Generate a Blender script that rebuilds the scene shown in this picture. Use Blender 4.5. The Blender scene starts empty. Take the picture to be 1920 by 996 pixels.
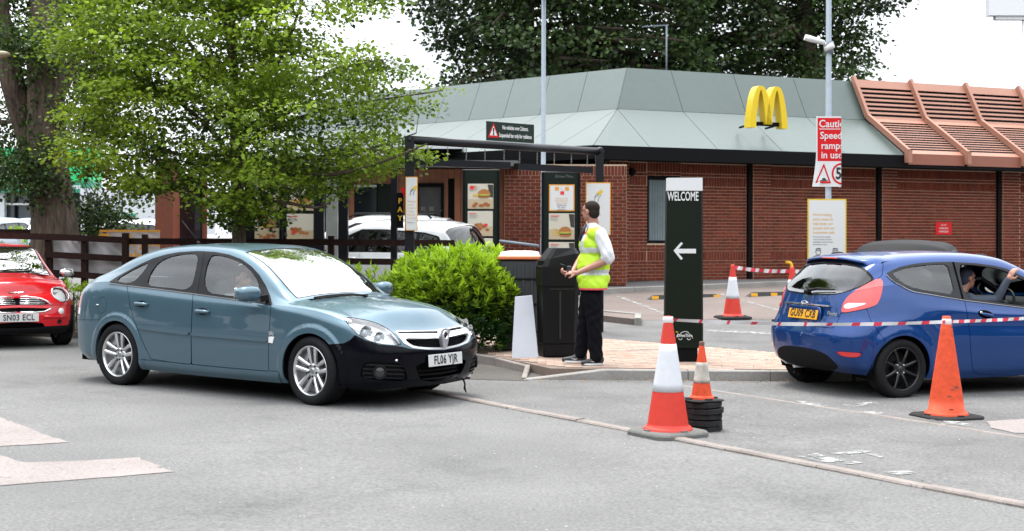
import bpy, math, random
import numpy as np
from mathutils import Vector, Matrix, Euler
random.seed(7)
RNG = np.random.default_rng(11)
SC = bpy.context.scene
COL = SC.collection
PI = math.pi
rad = math.radians

# ------------------------------------------------------------------ camera, world, sun, exposure
FPX, HY, CH = 2600.0, 440.0, 1.6          # focal length in photo pixels, horizon row, eye height
cam_d = bpy.data.cameras.new('camera')
cam = bpy.data.objects.new('camera', cam_d)
COL.objects.link(cam)
cam.location = (0, 0, CH)
cam.rotation_euler = (rad(90), rad(-0.12), 0)
cam_d.sensor_width = 36
cam_d.lens = FPX / 1920 * 36
cam_d.shift_y = (HY - 498) / 1920
cam_d.clip_start = 0.1
cam_d.clip_end = 2000
cam_d.dof.use_dof = True
cam_d.dof.focus_distance = 14.2
cam_d.dof.aperture_fstop = 4.0
SC.camera = cam

world = bpy.data.worlds.new("World")
SC.world = world
world.use_nodes = True
_n = world.node_tree.nodes
_l = world.node_tree.links
_n.clear()
SUN_EL, SUN_AZ = rad(74), rad(335)         # direction the light comes from (azimuth from +Y towards +X)
_sky = _n.new('ShaderNodeTexSky'); _sky.sky_type = 'NISHITA'; _sky.sun_disc = False
_sky.sun_elevation = SUN_EL; _sky.sun_rotation = SUN_AZ; _sky.dust_density = 4.0; _sky.ozone_density = 1.0
_tc = _n.new('ShaderNodeTexCoord')
_mp = _n.new('ShaderNodeMapping'); _mp.inputs['Scale'].default_value = (1.2, 1.2, 3.0)
_cl = _n.new('ShaderNodeTexNoise'); _cl.inputs['Scale'].default_value = 2.2; _cl.inputs['Detail'].default_value = 5
_cr = _n.new('ShaderNodeValToRGB')
_cr.color_ramp.elements[0].position = 0.3; _cr.color_ramp.elements[0].color = (7.2, 7.7, 8.3, 1)
_cr.color_ramp.elements[1].position = 0.7; _cr.color_ramp.elements[1].color = (10.5, 10.8, 11.2, 1)
_mx = _n.new('ShaderNodeMix'); _mx.data_type = 'RGBA'; _mx.inputs[0].default_value = 0.95
_bg = _n.new('ShaderNodeBackground'); _bg.inputs['Strength'].default_value = 0.1
_out = _n.new('ShaderNodeOutputWorld')
_l.new(_tc.outputs['Generated'], _mp.inputs[0]); _l.new(_mp.outputs[0], _cl.inputs['Vector'])
_l.new(_cl.outputs['Fac'], _cr.inputs[0])
_l.new(_sky.outputs[0], _mx.inputs[6]); _l.new(_cr.outputs[0], _mx.inputs[7])
_sx = _n.new('ShaderNodeSeparateXYZ'); _gr = _n.new('ShaderNodeMapRange')      # overcast sky: the zenith is brighter than the horizon
_gr.inputs['From Min'].default_value = 0.0; _gr.inputs['From Max'].default_value = 1.0; _gr.inputs['To Min'].default_value = 0.55; _gr.inputs['To Max'].default_value = 1.75
_sc = _n.new('ShaderNodeVectorMath'); _sc.operation = 'SCALE'
_l.new(_tc.outputs['Generated'], _sx.inputs[0]); _l.new(_sx.outputs['Z'], _gr.inputs['Value'])
_l.new(_mx.outputs[2], _sc.inputs[0]); _l.new(_gr.outputs[0], _sc.inputs['Scale'])
_l.new(_sc.outputs[0], _bg.inputs['Color']); _l.new(_bg.outputs[0], _out.inputs[0])

sun_d = bpy.data.lights.new('sun', 'SUN')
sun_d.energy = 1.5; sun_d.angle = rad(18); sun_d.color = (1.0, 0.96, 0.9)
sun = bpy.data.objects.new('sun', sun_d); COL.objects.link(sun)
_sd = Vector((math.sin(SUN_AZ) * math.cos(SUN_EL), math.cos(SUN_AZ) * math.cos(SUN_EL), math.sin(SUN_EL)))
sun.rotation_euler = (-_sd).to_track_quat('-Z', 'Y').to_euler()
SC.view_settings.view_transform = 'Standard'
SC.view_settings.look = 'None'
SC.view_settings.exposure = 1.42
SC.view_settings.gamma = 1.0

# ------------------------------------------------------------------ terrain and measuring helpers
def sstep(t):
    t = min(1.0, max(0.0, t)); return t * t * (3 - 2 * t)
def gz(x, y):
    """height of the ground: a slight cross fall near by, rising gently towards the restaurant"""
    tilt = -0.008 * max(-12, min(12, x)) * (1 - sstep((y - 17) / 9))
    t = (y - 23.0)
    rise = 0.05 * (t if t > 2 else (0 if t < -2 else (t + 2) ** 2 / 8))
    if y > 32: rise = 0.05 * 9.0
    return tilt + rise
def at(u, v, y):
    """world point on the plane at distance y that the photograph shows at pixel (u, v)"""
    return Vector(((u - 960) / FPX * y, y, CH - (v - HY) / FPX * y))
def gp(u, v, dz=0.0):
    """point of the ground (plus dz) seen at pixel (u, v)"""
    z = dz
    for i in range(12):
        y = FPX * (CH - z) / (v - HY); x = (u - 960) / FPX * y
        z = gz(x, y) + dz
    return Vector((x, y, z))
def pxof(P):
    """photo pixels of an (n,3) array of world points"""
    P = np.asarray(P, float)
    return np.stack([960 + FPX * P[:, 0] / P[:, 1], HY + FPX * (CH - P[:, 2]) / P[:, 1]], 1)

# ------------------------------------------------------------------ materials
MATS = {}
def mat(name, base=(0.5, 0.5, 0.5), rough=0.5, metal=0.0, coat=0.0, spec=0.5, noise=0.0, nscale=20.0, bump=0.0, bscale=60.0,
        emit=None, trans=0.0, attr=None, alpha=1.0, coords='Object', ndetail=6, noise2=None, coat_rough=0.03, sheen=0.0, stretch=None, wear=None, cracks=False):
    if name in MATS: return MATS[name]
    m = bpy.data.materials.new(name); m.use_nodes = True
    N, L = m.node_tree.nodes, m.node_tree.links
    b = N['Principled BSDF']
    b.inputs['Base Color'].default_value = (*base, 1)
    b.inputs['Roughness'].default_value = rough
    b.inputs['Metallic'].default_value = metal
    b.inputs['Coat Weight'].default_value = coat
    b.inputs['Coat Roughness'].default_value = coat_rough
    b.inputs['Specular IOR Level'].default_value = spec
    b.inputs['Transmission Weight'].default_value = trans
    b.inputs['Sheen Weight'].default_value = sheen
    if emit:
        b.inputs['Emission Color'].default_value = (*emit[:3], 1); b.inputs['Emission Strength'].default_value = emit[3]
    src = None
    if attr:
        a = N.new('ShaderNodeAttribute'); a.attribute_name = attr
        mul = N.new('ShaderNodeMix'); mul.data_type = 'RGBA'; mul.blend_type = 'MULTIPLY'; mul.inputs[0].default_value = 1
        mul.inputs[6].default_value = (*base, 1); L.new(a.outputs['Color'], mul.inputs[7])
        src = mul.outputs[2]; L.new(src, b.inputs['Base Color'])
    if noise > 0 or bump > 0:
        tc = N.new('ShaderNodeTexCoord')
        co = tc.outputs[coords]
        if stretch:
            mp = N.new('ShaderNodeMapping'); mp.inputs['Scale'].default_value = stretch; L.new(co, mp.inputs[0]); co = mp.outputs[0]
    if noise > 0:
        n = N.new('ShaderNodeTexNoise'); n.inputs['Scale'].default_value = nscale; n.inputs['Detail'].default_value = ndetail
        n.inputs['Roughness'].default_value = 0.65
        L.new(co, n.inputs['Vector'])
        mr = N.new('ShaderNodeMapRange'); mr.inputs['From Min'].default_value = 0.25; mr.inputs['From Max'].default_value = 0.75
        mr.inputs['To Min'].default_value = 1 - noise; mr.inputs['To Max'].default_value = 1 + noise
        L.new(n.outputs['Fac'], mr.inputs['Value'])
        mu = N.new('ShaderNodeVectorMath'); mu.operation = 'SCALE'
        if src is not None: L.new(src, mu.inputs[0])
        else: mu.inputs[0].default_value = base
        L.new(mr.outputs[0], mu.inputs['Scale'])
        src = mu.outputs[0]
        if noise2:
            n2 = N.new('ShaderNodeTexNoise'); n2.inputs['Scale'].default_value = noise2[1]; n2.inputs['Detail'].default_value = 4
            L.new(co, n2.inputs['Vector'])
            mr2 = N.new('ShaderNodeMapRange'); mr2.inputs['From Min'].default_value = 0.3; mr2.inputs['From Max'].default_value = 0.7
            mr2.inputs['To Min'].default_value = 1 - noise2[0]; mr2.inputs['To Max'].default_value = 1 + noise2[0]
            L.new(n2.outputs['Fac'], mr2.inputs['Value'])
            mu2 = N.new('ShaderNodeVectorMath'); mu2.operation = 'SCALE'
            L.new(src, mu2.inputs[0]); L.new(mr2.outputs[0], mu2.inputs['Scale']); src = mu2.outputs[0]
        L.new(src, b.inputs['Base Color'])
    if cracks:
        wn = N.new('ShaderNodeTexNoise'); wn.inputs['Scale'].default_value = 1.3; wn.inputs['Detail'].default_value = 4; L.new(co, wn.inputs['Vector'])
        ad = N.new('ShaderNodeVectorMath'); ad.operation = 'ADD'; L.new(co, ad.inputs[0]); L.new(wn.outputs['Color'], ad.inputs[1])
        vo = N.new('ShaderNodeTexVoronoi'); vo.feature = 'DISTANCE_TO_EDGE'; vo.inputs['Scale'].default_value = .33; L.new(ad.outputs[0], vo.inputs['Vector'])
        st = N.new('ShaderNodeTexNoise'); st.inputs['Scale'].default_value = .9; st.inputs['Detail'].default_value = 7; st.inputs['Roughness'].default_value = .7; L.new(co, st.inputs['Vector'])
        for s_, lo, hi, d in ((vo.outputs['Distance'], .0, .004, .84), (st.outputs['Fac'], .34, .46, .84), (st.outputs['Fac'], .68, .58, 1.07)):
            mr = N.new('ShaderNodeMapRange'); mr.inputs['From Min'].default_value = lo; mr.inputs['From Max'].default_value = hi; mr.inputs['To Min'].default_value = d; mr.inputs['To Max'].default_value = 1; L.new(s_, mr.inputs['Value'])
            mu = N.new('ShaderNodeVectorMath'); mu.operation = 'SCALE'; L.new(src, mu.inputs[0]); L.new(mr.outputs[0], mu.inputs['Scale']); src = mu.outputs[0]
        L.new(src, b.inputs['Base Color'])
    if wear:
        wn = N.new('ShaderNodeTexNoise'); wn.inputs['Scale'].default_value = wear[0]; wn.inputs['Detail'].default_value = 8; wn.inputs['Roughness'].default_value = .75; L.new(co, wn.inputs['Vector'])
        mr = N.new('ShaderNodeMapRange'); mr.inputs['From Min'].default_value = wear[1] - .06; mr.inputs['From Max'].default_value = wear[1] + .06; L.new(wn.outputs['Fac'], mr.inputs['Value']); L.new(mr.outputs[0], b.inputs['Alpha'])
    if bump > 0:
        n = N.new('ShaderNodeTexNoise'); n.inputs['Scale'].default_value = bscale; n.inputs['Detail'].default_value = 5
        L.new(co, n.inputs['Vector'])
        bp = N.new('ShaderNodeBump'); bp.inputs['Strength'].default_value = 1.0; bp.inputs['Distance'].default_value = bump
        L.new(n.outputs['Fac'], bp.inputs['Height']); L.new(bp.outputs[0], b.inputs['Normal'])
    MATS[name] = m
    return m

def glass_mat(name, tint=(0.6, 0.68, 0.66), ior=1.5, boost=1.0):
    """thin sheet of glass: what lies behind shows through the tint, the sky is mirrored by Fresnel"""
    if name in MATS: return MATS[name]
    m = bpy.data.materials.new(name); m.use_nodes = True
    N, L = m.node_tree.nodes, m.node_tree.links; N.clear()
    o = N.new('ShaderNodeOutputMaterial'); mix = N.new('ShaderNodeMixShader')
    tr = N.new('ShaderNodeBsdfTransparent'); tr.inputs[0].default_value = (*tint, 1)
    gl = N.new('ShaderNodeBsdfGlossy'); gl.inputs['Roughness'].default_value = 0.012; gl.inputs[0].default_value = (1, 1, 1, 1)
    fr = N.new('ShaderNodeFresnel'); fr.inputs['IOR'].default_value = ior
    ml = N.new('ShaderNodeMath'); ml.operation = 'MULTIPLY'; ml.use_clamp = True; ml.inputs[1].default_value = boost
    L.new(fr.outputs[0], ml.inputs[0]); L.new(ml.outputs[0], mix.inputs[0])
    L.new(tr.outputs[0], mix.inputs[1]); L.new(gl.outputs[0], mix.inputs[2]); L.new(mix.outputs[0], o.inputs[0])
    MATS[name] = m
    return m

def leaf_mat(name, c1, c2, trans=0.35):
    """leaf material: colour of each leaf from the 'tint' attribute, some light passing through"""
    if name in MATS: return MATS[name]
    m = bpy.data.materials.new(name); m.use_nodes = True
    N, L = m.node_tree.nodes, m.node_tree.links; N.clear()
    o = N.new('ShaderNodeOutputMaterial'); mix = N.new('ShaderNodeMixShader'); mix.inputs[0].default_value = trans
    d = N.new('ShaderNodeBsdfPrincipled'); d.inputs['Roughness'].default_value = 0.5; d.inputs['Specular IOR Level'].default_value = 0.35
    t = N.new('ShaderNodeBsdfTranslucent')
    a = N.new('ShaderNodeAttribute'); a.attribute_name = 'tint'
    cm = N.new('ShaderNodeMix'); cm.data_type = 'RGBA'; cm.inputs[6].default_value = (*c1, 1); cm.inputs[7].default_value = (*c2, 1)
    L.new(a.outputs['Fac'], cm.inputs[0])
    L.new(cm.outputs[2], d.inputs['Base Color']); L.new(cm.outputs[2], t.inputs[0])
    L.new(d.outputs[0], mix.inputs[1]); L.new(t.outputs[0], mix.inputs[2]); L.new(mix.outputs[0], o.inputs[0])
    MATS[name] = m
    return m

# ------------------------------------------------------------------ objects
def tag(o, label=None, cat=None, group=None, kind=None):
    if label: o['label'] = label
    if cat: o['category'] = cat
    if group: o['group'] = group
    if kind: o['kind'] = kind
    return o
def empty(name, loc=(0, 0, 0), rz=0.0, label=None, cat=None, group=None):
    o = bpy.data.objects.new(name, None); COL.objects.link(o)
    o.location = loc; o.rotation_euler = (0, 0, rz); o.empty_display_size = 0.2
    return tag(o, label, cat, group)
def link(name, me, parent=None, m=None, loc=None):
    o = bpy.data.objects.new(name, me); COL.objects.link(o)
    if m is not None:
        me.materials.clear()
        for q in (m if isinstance(m, (list, tuple)) else [m]): me.materials.append(q)
    if parent is not None: o.parent = parent
    if loc is not None: o.location = loc
    return o
def copy_tree(o, parent=None):
    c = o.copy(); COL.objects.link(c); c.parent = parent
    for ch in list(o.children): copy_tree(ch, c)
    return c

class MB:
    """collects simple solids and links them as one mesh"""
    def __init__(s): s.v = []; s.f = []; s.mi = []; s.sm = []
    def add(s, vs, fs, mi=0, smooth=False):
        b = len(s.v); s.v += [tuple(p) for p in vs]
        for f in fs: s.f.append(tuple(i + b for i in f)); s.mi.append(mi); s.sm.append(smooth)
        return s
    def box(s, c, d, M=None, mi=0, bev=0.0):
        cx, cy, cz = c; x, y, z = d[0] / 2, d[1] / 2, d[2] / 2
        if bev <= 0:
            vs = [(cx + a * x, cy + b * y, cz + e * z) for e in (-1, 1) for b in (-1, 1) for a in (-1, 1)]
            fs = [(0, 2, 3, 1), (4, 5, 7, 6), (0, 1, 5, 4), (2, 6, 7, 3), (0, 4, 6, 2), (1, 3, 7, 5)]
        else:
            b_ = min(bev, x * .9, y * .9, z * .9)
            vs = []; fs = []
            # chamfered box: three vertices per corner
            idx = {}
            for e in (-1, 1):
                for b in (-1, 1):
                    for a in (-1, 1):
                        for k in range(3):
                            p = [a * x, b * y, e * z]
                            for j in range(3):
                                if j != k: p[j] -= (a, b, e)[j] * b_
                            idx[(a, b, e, k)] = len(vs); vs.append((cx + p[0], cy + p[1], cz + p[2]))
            S = (-1, 1)
            for k in range(3):
                o1, o2 = [j for j in range(3) if j != k]
                for sg in S:
                    q = []
                    for (u, w) in ((-1, -1), (1, -1), (1, 1), (-1, 1)):
                        t = [0, 0, 0]; t[k] = sg; t[o1] = u; t[o2] = w; q.append(idx[(t[0], t[1], t[2], k)])
                    fs.append(tuple(q))
            for k in range(3):                      # edges along axis k
                o1, o2 = [j for j in range(3) if j != k]
                for u in S:
                    for w in S:
                        t0 = [0, 0, 0]; t1 = [0, 0, 0]; t0[k] = -1; t1[k] = 1; t0[o1] = t1[o1] = u; t0[o2] = t1[o2] = w
                        fs.append((idx[(*t0, o1)], idx[(*t1, o1)], idx[(*t1, o2)], idx[(*t0, o2)]))
            for a in S:
                for b in S:
                    for e in S: fs.append((idx[(a, b, e, 0)], idx[(a, b, e, 1)], idx[(a, b, e, 2)]))
            # fix winding against the centre
            out = []
            for f in fs:
                p = [Vector(vs[i]) for i in f]; n = (p[1] - p[0]).cross(p[2] - p[0]); ce = sum(p, Vector()) / len(p) - Vector(c)
                out.append(f if n.dot(ce) > 0 else tuple(reversed(f)))
            fs = out
        if M is not None: vs = [tuple(M @ Vector(p)) for p in vs]
        return s.add(vs, fs, mi)
    def tube(s, pts, r, n=8, mi=0, caps=True, smooth=True, sx=1.0):
        pts = [Vector(p) for p in pts]; rr = r if isinstance(r, (list, tuple)) else [r] * len(pts)
        vs = []; fs = []; up0 = None
        for i, p in enumerate(pts):
            t = (pts[min(i + 1, len(pts) - 1)] - pts[max(i - 1, 0)]).normalized()
            if up0 is None:
                up0 = Vector((0, 0, 1)) if abs(t.z) < .9 else Vector((0, 1, 0))
            a = t.cross(up0).normalized(); b = a.cross(t).normalized(); up0 = b
            for k in range(n):
                an = 2 * PI * k / n
                vs.append(p + a * math.cos(an) * rr[i] * sx + b * math.sin(an) * rr[i])
        for i in range(len(pts) - 1):
            for k in range(n):
                fs.append((i * n + k, i * n + (k + 1) % n, (i + 1) * n + (k + 1) % n, (i + 1) * n + k))
        s.add(vs, fs, mi, smooth)
        if caps:
            b = len(s.v) - len(vs)
            s.f.append(tuple(b + k for k in reversed(range(n)))); s.mi.append(mi); s.sm.append(False)
            s.f.append(tuple(b + (len(pts) - 1) * n + k for k in range(n))); s.mi.append(mi); s.sm.append(False)
        return s
    def bar(s, p, q, w, h, mi=0, up=(0, 0, 1)):
        """box of section w x h from p to q"""
        p, q = Vector(p), Vector(q); t = (q - p).normalized(); u = Vector(up)
        if abs(t.dot(u.normalized())) > .999: u = Vector((0, 1, 0))
        a = t.cross(u).normalized() * w / 2; b = a.cross(t).normalized() * h / 2
        vs = [e + i * a + j * b for e in (p, q) for (i, j) in ((-1, -1), (1, -1), (1, 1), (-1, 1))]
        return s.add(vs, [(0, 1, 2, 3)[::-1], (4, 5, 6, 7), (0, 1, 5, 4), (1, 2, 6, 5), (2, 3, 7, 6), (3, 0, 4, 7)], mi)
    def lathe(s, prof, n=32, axis='z', c=(0, 0, 0), mi=0, smooth=True, closed=False, a0=0.0):
        vs = []; fs = []; c = Vector(c); m = len(prof)
        for k in range(n):
            an = 2 * PI * k / n + a0; ca, sa = math.cos(an), math.sin(an)
            for (r, h) in prof:
                vs.append(c + Vector({'z': (r * ca, r * sa, h), 'y': (r * ca, h, r * sa), 'x': (h, r * ca, r * sa)}[axis]))
        for k in range(n):
            for i in range(m - (0 if closed else 1)):
                a, b = k * m + i, k * m + (i + 1) % m; c2, d = ((k + 1) % n) * m + (i + 1) % m, ((k + 1) % n) * m + i
                fs.append((a, d, c2, b))
        return s.add(vs, fs, mi, smooth)
    def prism(s, poly, h0, h1, M=None, mi=0, top=True, bot=True):
        """poly: 2D points (counter-clockwise), extruded along local z"""
        n = len(poly)
        vs = [(x, y, h0) for x, y in poly] + [(x, y, h1) for x, y in poly]
        fs = [(i, (i + 1) % n, n + (i + 1) % n, n + i) for i in range(n)]
        if bot: fs.append(tuple(reversed(range(n))))
        if top: fs.append(tuple(range(n, 2 * n)))
        if M is not None: vs = [tuple(M @ Vector(p)) for p in vs]
        return s.add(vs, fs, mi)
    def quad(s, a, b, c, d, mi=0): return s.add([a, b, c, d], [(0, 1, 2, 3)], mi)
    def build(s, name, m=None, parent=None, loc=None, fix=False):
        me = bpy.data.meshes.new(name); me.from_pydata([tuple(p) for p in s.v], [], s.f)
        if any(s.mi): me.polygons.foreach_set('material_index', s.mi)
        me.polygons.foreach_set('use_smooth', s.sm)
        if fix:
            import bmesh
            bm = bmesh.new(); bm.from_mesh(me); bmesh.ops.recalc_face_normals(bm, faces=bm.faces); bm.to_mesh(me); bm.free()
        me.update()
        if m is None: m = []
        me2 = link(name, me, parent, None, loc)
        for q in (m if isinstance(m, (list, tuple)) else [m]): me.materials.append(q)
        return me2

def np_mesh(name, V, T, m=None, parent=None, smooth=True, normals=None, attr=None):
    """mesh from arrays: vertices (n,3), faces (m,3) or (m,4)"""
    me = bpy.data.meshes.new(name); n, k = len(V), T.shape[1]
    me.vertices.add(n); me.vertices.foreach_set('co', np.ascontiguousarray(V, dtype=np.float32).ravel())
    me.loops.add(len(T) * k); me.loops.foreach_set('vertex_index', np.ascontiguousarray(T, dtype=np.int32).ravel())
    me.polygons.add(len(T)); me.polygons.foreach_set('loop_start', np.arange(0, len(T) * k, k, dtype=np.int32))
    me.polygons.foreach_set('loop_total', np.full(len(T), k, dtype=np.int32))
    me.polygons.foreach_set('use_smooth', np.full(len(T), smooth))
    me.update(calc_edges=True)
    if attr is not None:
        for nm, arr in attr.items():
            if arr.ndim == 1:
                a = me.attributes.new(nm, 'FLOAT', 'POINT'); a.data.foreach_set('value', arr.astype(np.float32))
            else:
                a = me.attributes.new(nm, 'FLOAT_COLOR', 'POINT'); a.data.foreach_set('color', arr.astype(np.float32).ravel())
    if normals is not None:
        me.normals_split_custom_set_from_vertices(normals.tolist())
    me.validate()
    return link(name, me, parent, m)

def text_mesh(name, txt, size, m, parent=None, M=None, ext=0.001, bold=0.0, sx=1.0, align='CENTER', spacing=1.0, line=1.0):
    """flat lettering in the local XY plane, then placed by matrix M"""
    cu = bpy.data.curves.new(name, 'FONT'); cu.body = txt; cu.size = size; cu.extrude = ext; cu.offset = bold * size
    cu.align_x = align; cu.align_y = 'CENTER'; cu.space_character = spacing; cu.space_line = line; cu.resolution_u = 3
    t = bpy.data.objects.new(name, cu); COL.objects.link(t)
    dg = bpy.context.evaluated_depsgraph_get()
    me = bpy.data.meshes.new_from_object(t.evaluated_get(dg), depsgraph=dg)
    bpy.data.objects.remove(t); bpy.data.curves.remove(cu)
    me.name = name; me.materials.clear()
    S = Matrix.Diagonal((sx, 1, 1, 1))
    me.transform((M if M is not None else Matrix.Identity(4)) @ S)
    return link(name, me, parent, m)

def frame(o, xdir, up=(0, 0, 1)):
    """matrix whose local x runs along xdir, local y along up (made square) and local z out of the face"""
    x = Vector(xdir).normalized(); u = Vector(up); z = x.cross(u).normalized(); y = z.cross(x).normalized()
    M = Matrix((( x.x, y.x, z.x, o[0]), (x.y, y.y, z.y, o[1]), (x.z, y.z, z.z, o[2]), (0, 0, 0, 1)))
    return M

def panel_rect(name, w, h, m, M, t=0.002, parent=None, z=0.0):
    return MB().box((0, 0, z + t / 2), (w, h, t), M=M).build(name, m, parent)
def blob(n, rx, ry, cx=0, cy=0, a0=0, jit=0.0, seed=0):
    rr = random.Random(seed)
    return [(cx + rx * math.cos(2 * PI * i / n + a0) * (1 + rr.uniform(-jit, jit)), cy + ry * math.sin(2 * PI * i / n + a0) * (1 + rr.uniform(-jit, jit))) for i in range(n)]

def superell(c, r, e1=1.0, e2=1.0, nu=24, nv=14, M=None):
    """rounded box / ellipsoid: exponents below 1 are boxier"""
    def sp(w, e): return math.copysign(abs(w)**e, w)
    vs = []; fs = []
    for j in range(nv + 1):
        p = -PI / 2 + PI * j / nv; cp, s_ = sp(math.cos(p), e1), sp(math.sin(p), e1)
        for i in range(nu):
            t = 2 * PI * i / nu
            vs.append(Vector((c[0] + r[0] * cp * sp(math.cos(t), e2), c[1] + r[1] * cp * sp(math.sin(t), e2), c[2] + r[2] * s_)))
    for j in range(nv):
        for i in range(nu):
            fs.append((j * nu + i, j * nu + (i + 1) % nu, (j + 1) * nu + (i + 1) % nu, (j + 1) * nu + i))
    if M is not None: vs = [M @ v for v in vs]
    return vs, fs

# ------------------------------------------------------------------ car bodies: one smooth half skin, cut into panels along traced lines
def pchip(xk, Y, x):
    xk = np.asarray(xk, float); Y = np.asarray(Y, float)
    one = Y.ndim == 1
    if one: Y = Y[:, None]
    h = np.diff(xk); d = np.diff(Y, axis=0) / h[:, None]
    m = np.zeros_like(Y); m[0] = d[0]; m[-1] = d[-1]
    w1 = (2 * h[1:] + h[:-1])[:, None]; w2 = (h[1:] + 2 * h[:-1])[:, None]
    a, b = d[:-1], d[1:]
    ok = (a * b) > 0
    with np.errstate(divide='ignore', invalid='ignore'):
        hm = (w1 + w2) / (w1 / np.where(ok, a, 1) + w2 / np.where(ok, b, 1))
    m[1:-1] = np.where(ok, hm, 0)
    x = np.clip(np.asarray(x, float), xk[0], xk[-1])
    i = np.clip(np.searchsorted(xk, x) - 1, 0, len(h) - 1)
    t = ((x - xk[i]) / h[i])[:, None]; hh = h[i][:, None]
    r = (2 * t**3 - 3 * t**2 + 1) * Y[i] + (t**3 - 2 * t**2 + t) * hh * m[i] + (-2 * t**3 + 3 * t**2) * Y[i + 1] + (t**3 - t**2) * hh * m[i + 1]
    return r[:, 0] if one else r
def catmull(xk, Y, x):
    """smooth curve through points (finite-difference tangents)"""
    xk = np.asarray(xk, float); Y = np.asarray(Y, float); h = np.diff(xk); d = np.diff(Y, axis=0) / h[:, None]
    m = np.zeros_like(Y); m[0] = d[0]; m[-1] = d[-1]
    m[1:-1] = (d[:-1] * h[1:, None] + d[1:] * h[:-1, None]) / (h[1:] + h[:-1])[:, None]
    i = np.clip(np.searchsorted(xk, x) - 1, 0, len(h) - 1)
    t = ((x - xk[i]) / h[i])[:, None]; hh = h[i][:, None]
    return (2 * t**3 - 3 * t**2 + 1) * Y[i] + (t**3 - 2 * t**2 + t) * hh * m[i] + (-2 * t**3 + 3 * t**2) * Y[i + 1] + (t**3 - t**2) * hh * m[i + 1]
def tab(pairs, x):
    p = np.asarray(sorted(pairs), float)
    if len(p) == 1: return np.full(np.shape(x), p[0, 1])
    return catmull(p[:, 0], p[:, 1:], np.clip(np.asarray(x, float), p[0, 0], p[-1, 0]))[:, 0]

def sd_poly(P, poly):
    """signed distance of points (n,2) to a closed polygon, negative inside"""
    poly = np.asarray(poly, float); n = len(poly); d2 = np.full(len(P), 1e18); ins = np.zeros(len(P), bool)
    for i in range(n):
        a, b = poly[i], poly[(i + 1) % n]; e = b - a; w = P - a
        t = np.clip((w @ e) / max(e @ e, 1e-12), 0, 1); q = w - t[:, None] * e
        d2 = np.minimum(d2, (q**2).sum(1))
        c = ((a[1] > P[:, 1]) != (b[1] > P[:, 1])) & (P[:, 0] < (b[0] - a[0]) * (P[:, 1] - a[1]) / (b[1] - a[1] + 1e-12) + a[0])
        ins ^= c
    return np.where(ins, -1, 1) * np.sqrt(d2)
def soft(poly, k=2, r=0.25):
    """round the corners of a polygon"""
    for _ in range(k):
        q = []
        for i in range(len(poly)):
            a, b = np.array(poly[i], float), np.array(poly[(i + 1) % len(poly)], float)
            q += [a + (b - a) * r, b - (b - a) * r]
        poly = q
    return poly

class Skin:
    """attribute table A: x y z nx ny nz s x0 v ; triangles T.  Half body, y >= 0."""
    def __init__(s, A, T): s.A = A; s.T = T
    P = property(lambda s: s.A[:, :3])
    def copy(s): return Skin(s.A.copy(), s.T.copy())
    def cut(s, f):
        """-> (part with f<0, part with f>0)"""
        A, T = s.A, s.T
        if len(T) == 0: return Skin(A, T), Skin(A, T)
        f = np.where(np.abs(f) < 1e-9, 1e-9, f)
        sg = f[T] > 0; k = sg.sum(1)
        neg = [T[k == 0]]; pos = [T[k == 3]]; newA = [A]; base = len(A)
        for cnt in (1, 2):
            M = T[k == cnt]; S = sg[k == cnt]
            if not len(M): continue
            lone = np.argmax(S == (cnt == 1), axis=1)
            r = np.arange(len(M)); a = M[r, lone]; b = M[r, (lone + 1) % 3]; c = M[r, (lone + 2) % 3]
            fa, fb, fc = f[a], f[b], f[c]
            t1 = (fa / (fa - fb))[:, None]; t2 = (fa / (fa - fc))[:, None]
            p1 = A[a] + (A[b] - A[a]) * t1; p2 = A[a] + (A[c] - A[a]) * t2
            i1 = base + r; i2 = base + len(M) + r; newA += [p1, p2]; base += 2 * len(M)
            tri = np.stack([a, i1, i2], 1); q1 = np.stack([i1, b, c], 1); q2 = np.stack([i1, c, i2], 1)
            (pos if cnt == 1 else neg).append(tri); (neg if cnt == 1 else pos).extend([q1, q2])
        AA = np.concatenate(newA)
        def mk(L):
            t = np.concatenate(L) if L else np.zeros((0, 3), int)
            if not len(t): return Skin(AA[:0], t.reshape(0, 3))
            u, inv = np.unique(t, return_inverse=True)
            return Skin(AA[u], inv.reshape(-1, 3)).weld()
        return mk(neg), mk(pos)
    def weld(s):
        key = np.round(s.A[:, :3] * 20000).astype(np.int64)
        _, idx, inv = np.unique(key, axis=0, return_index=True, return_inverse=True)
        T = inv.reshape(-1)[s.T]; ok = (T[:, 0] != T[:, 1]) & (T[:, 1] != T[:, 2]) & (T[:, 0] != T[:, 2])
        return Skin(s.A[idx], T[ok])
    def __add__(s, o):
        if not len(s.T): return o
        if not len(o.T): return s
        return Skin(np.concatenate([s.A, o.A]), np.concatenate([s.T, o.T + len(s.A)])).weld()

def grid_skin(G, S, X0, V, flip=False):
    """G (nu,nv,3)"""
    nu, nv = G.shape[:2]
    du = np.gradient(G, axis=0); dv = np.gradient(G, axis=1); n = np.cross(du, dv); L = np.linalg.norm(n, axis=2, keepdims=True)
    n = n / np.maximum(L, 1e-9)
    if flip: n = -n
    A = np.concatenate([G, n, S[..., None], X0[..., None], V[..., None]], 2).reshape(-1, 9)
    i = np.arange(nu * nv).reshape(nu, nv)
    a, b, c, d = i[:-1, :-1].ravel(), i[1:, :-1].ravel(), i[1:, 1:].ravel(), i[:-1, 1:].ravel()
    T = np.concatenate([np.stack([a, b, c], 1), np.stack([a, c, d], 1)])
    if flip: T = T[:, ::-1]
    return Skin(A, T)

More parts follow.
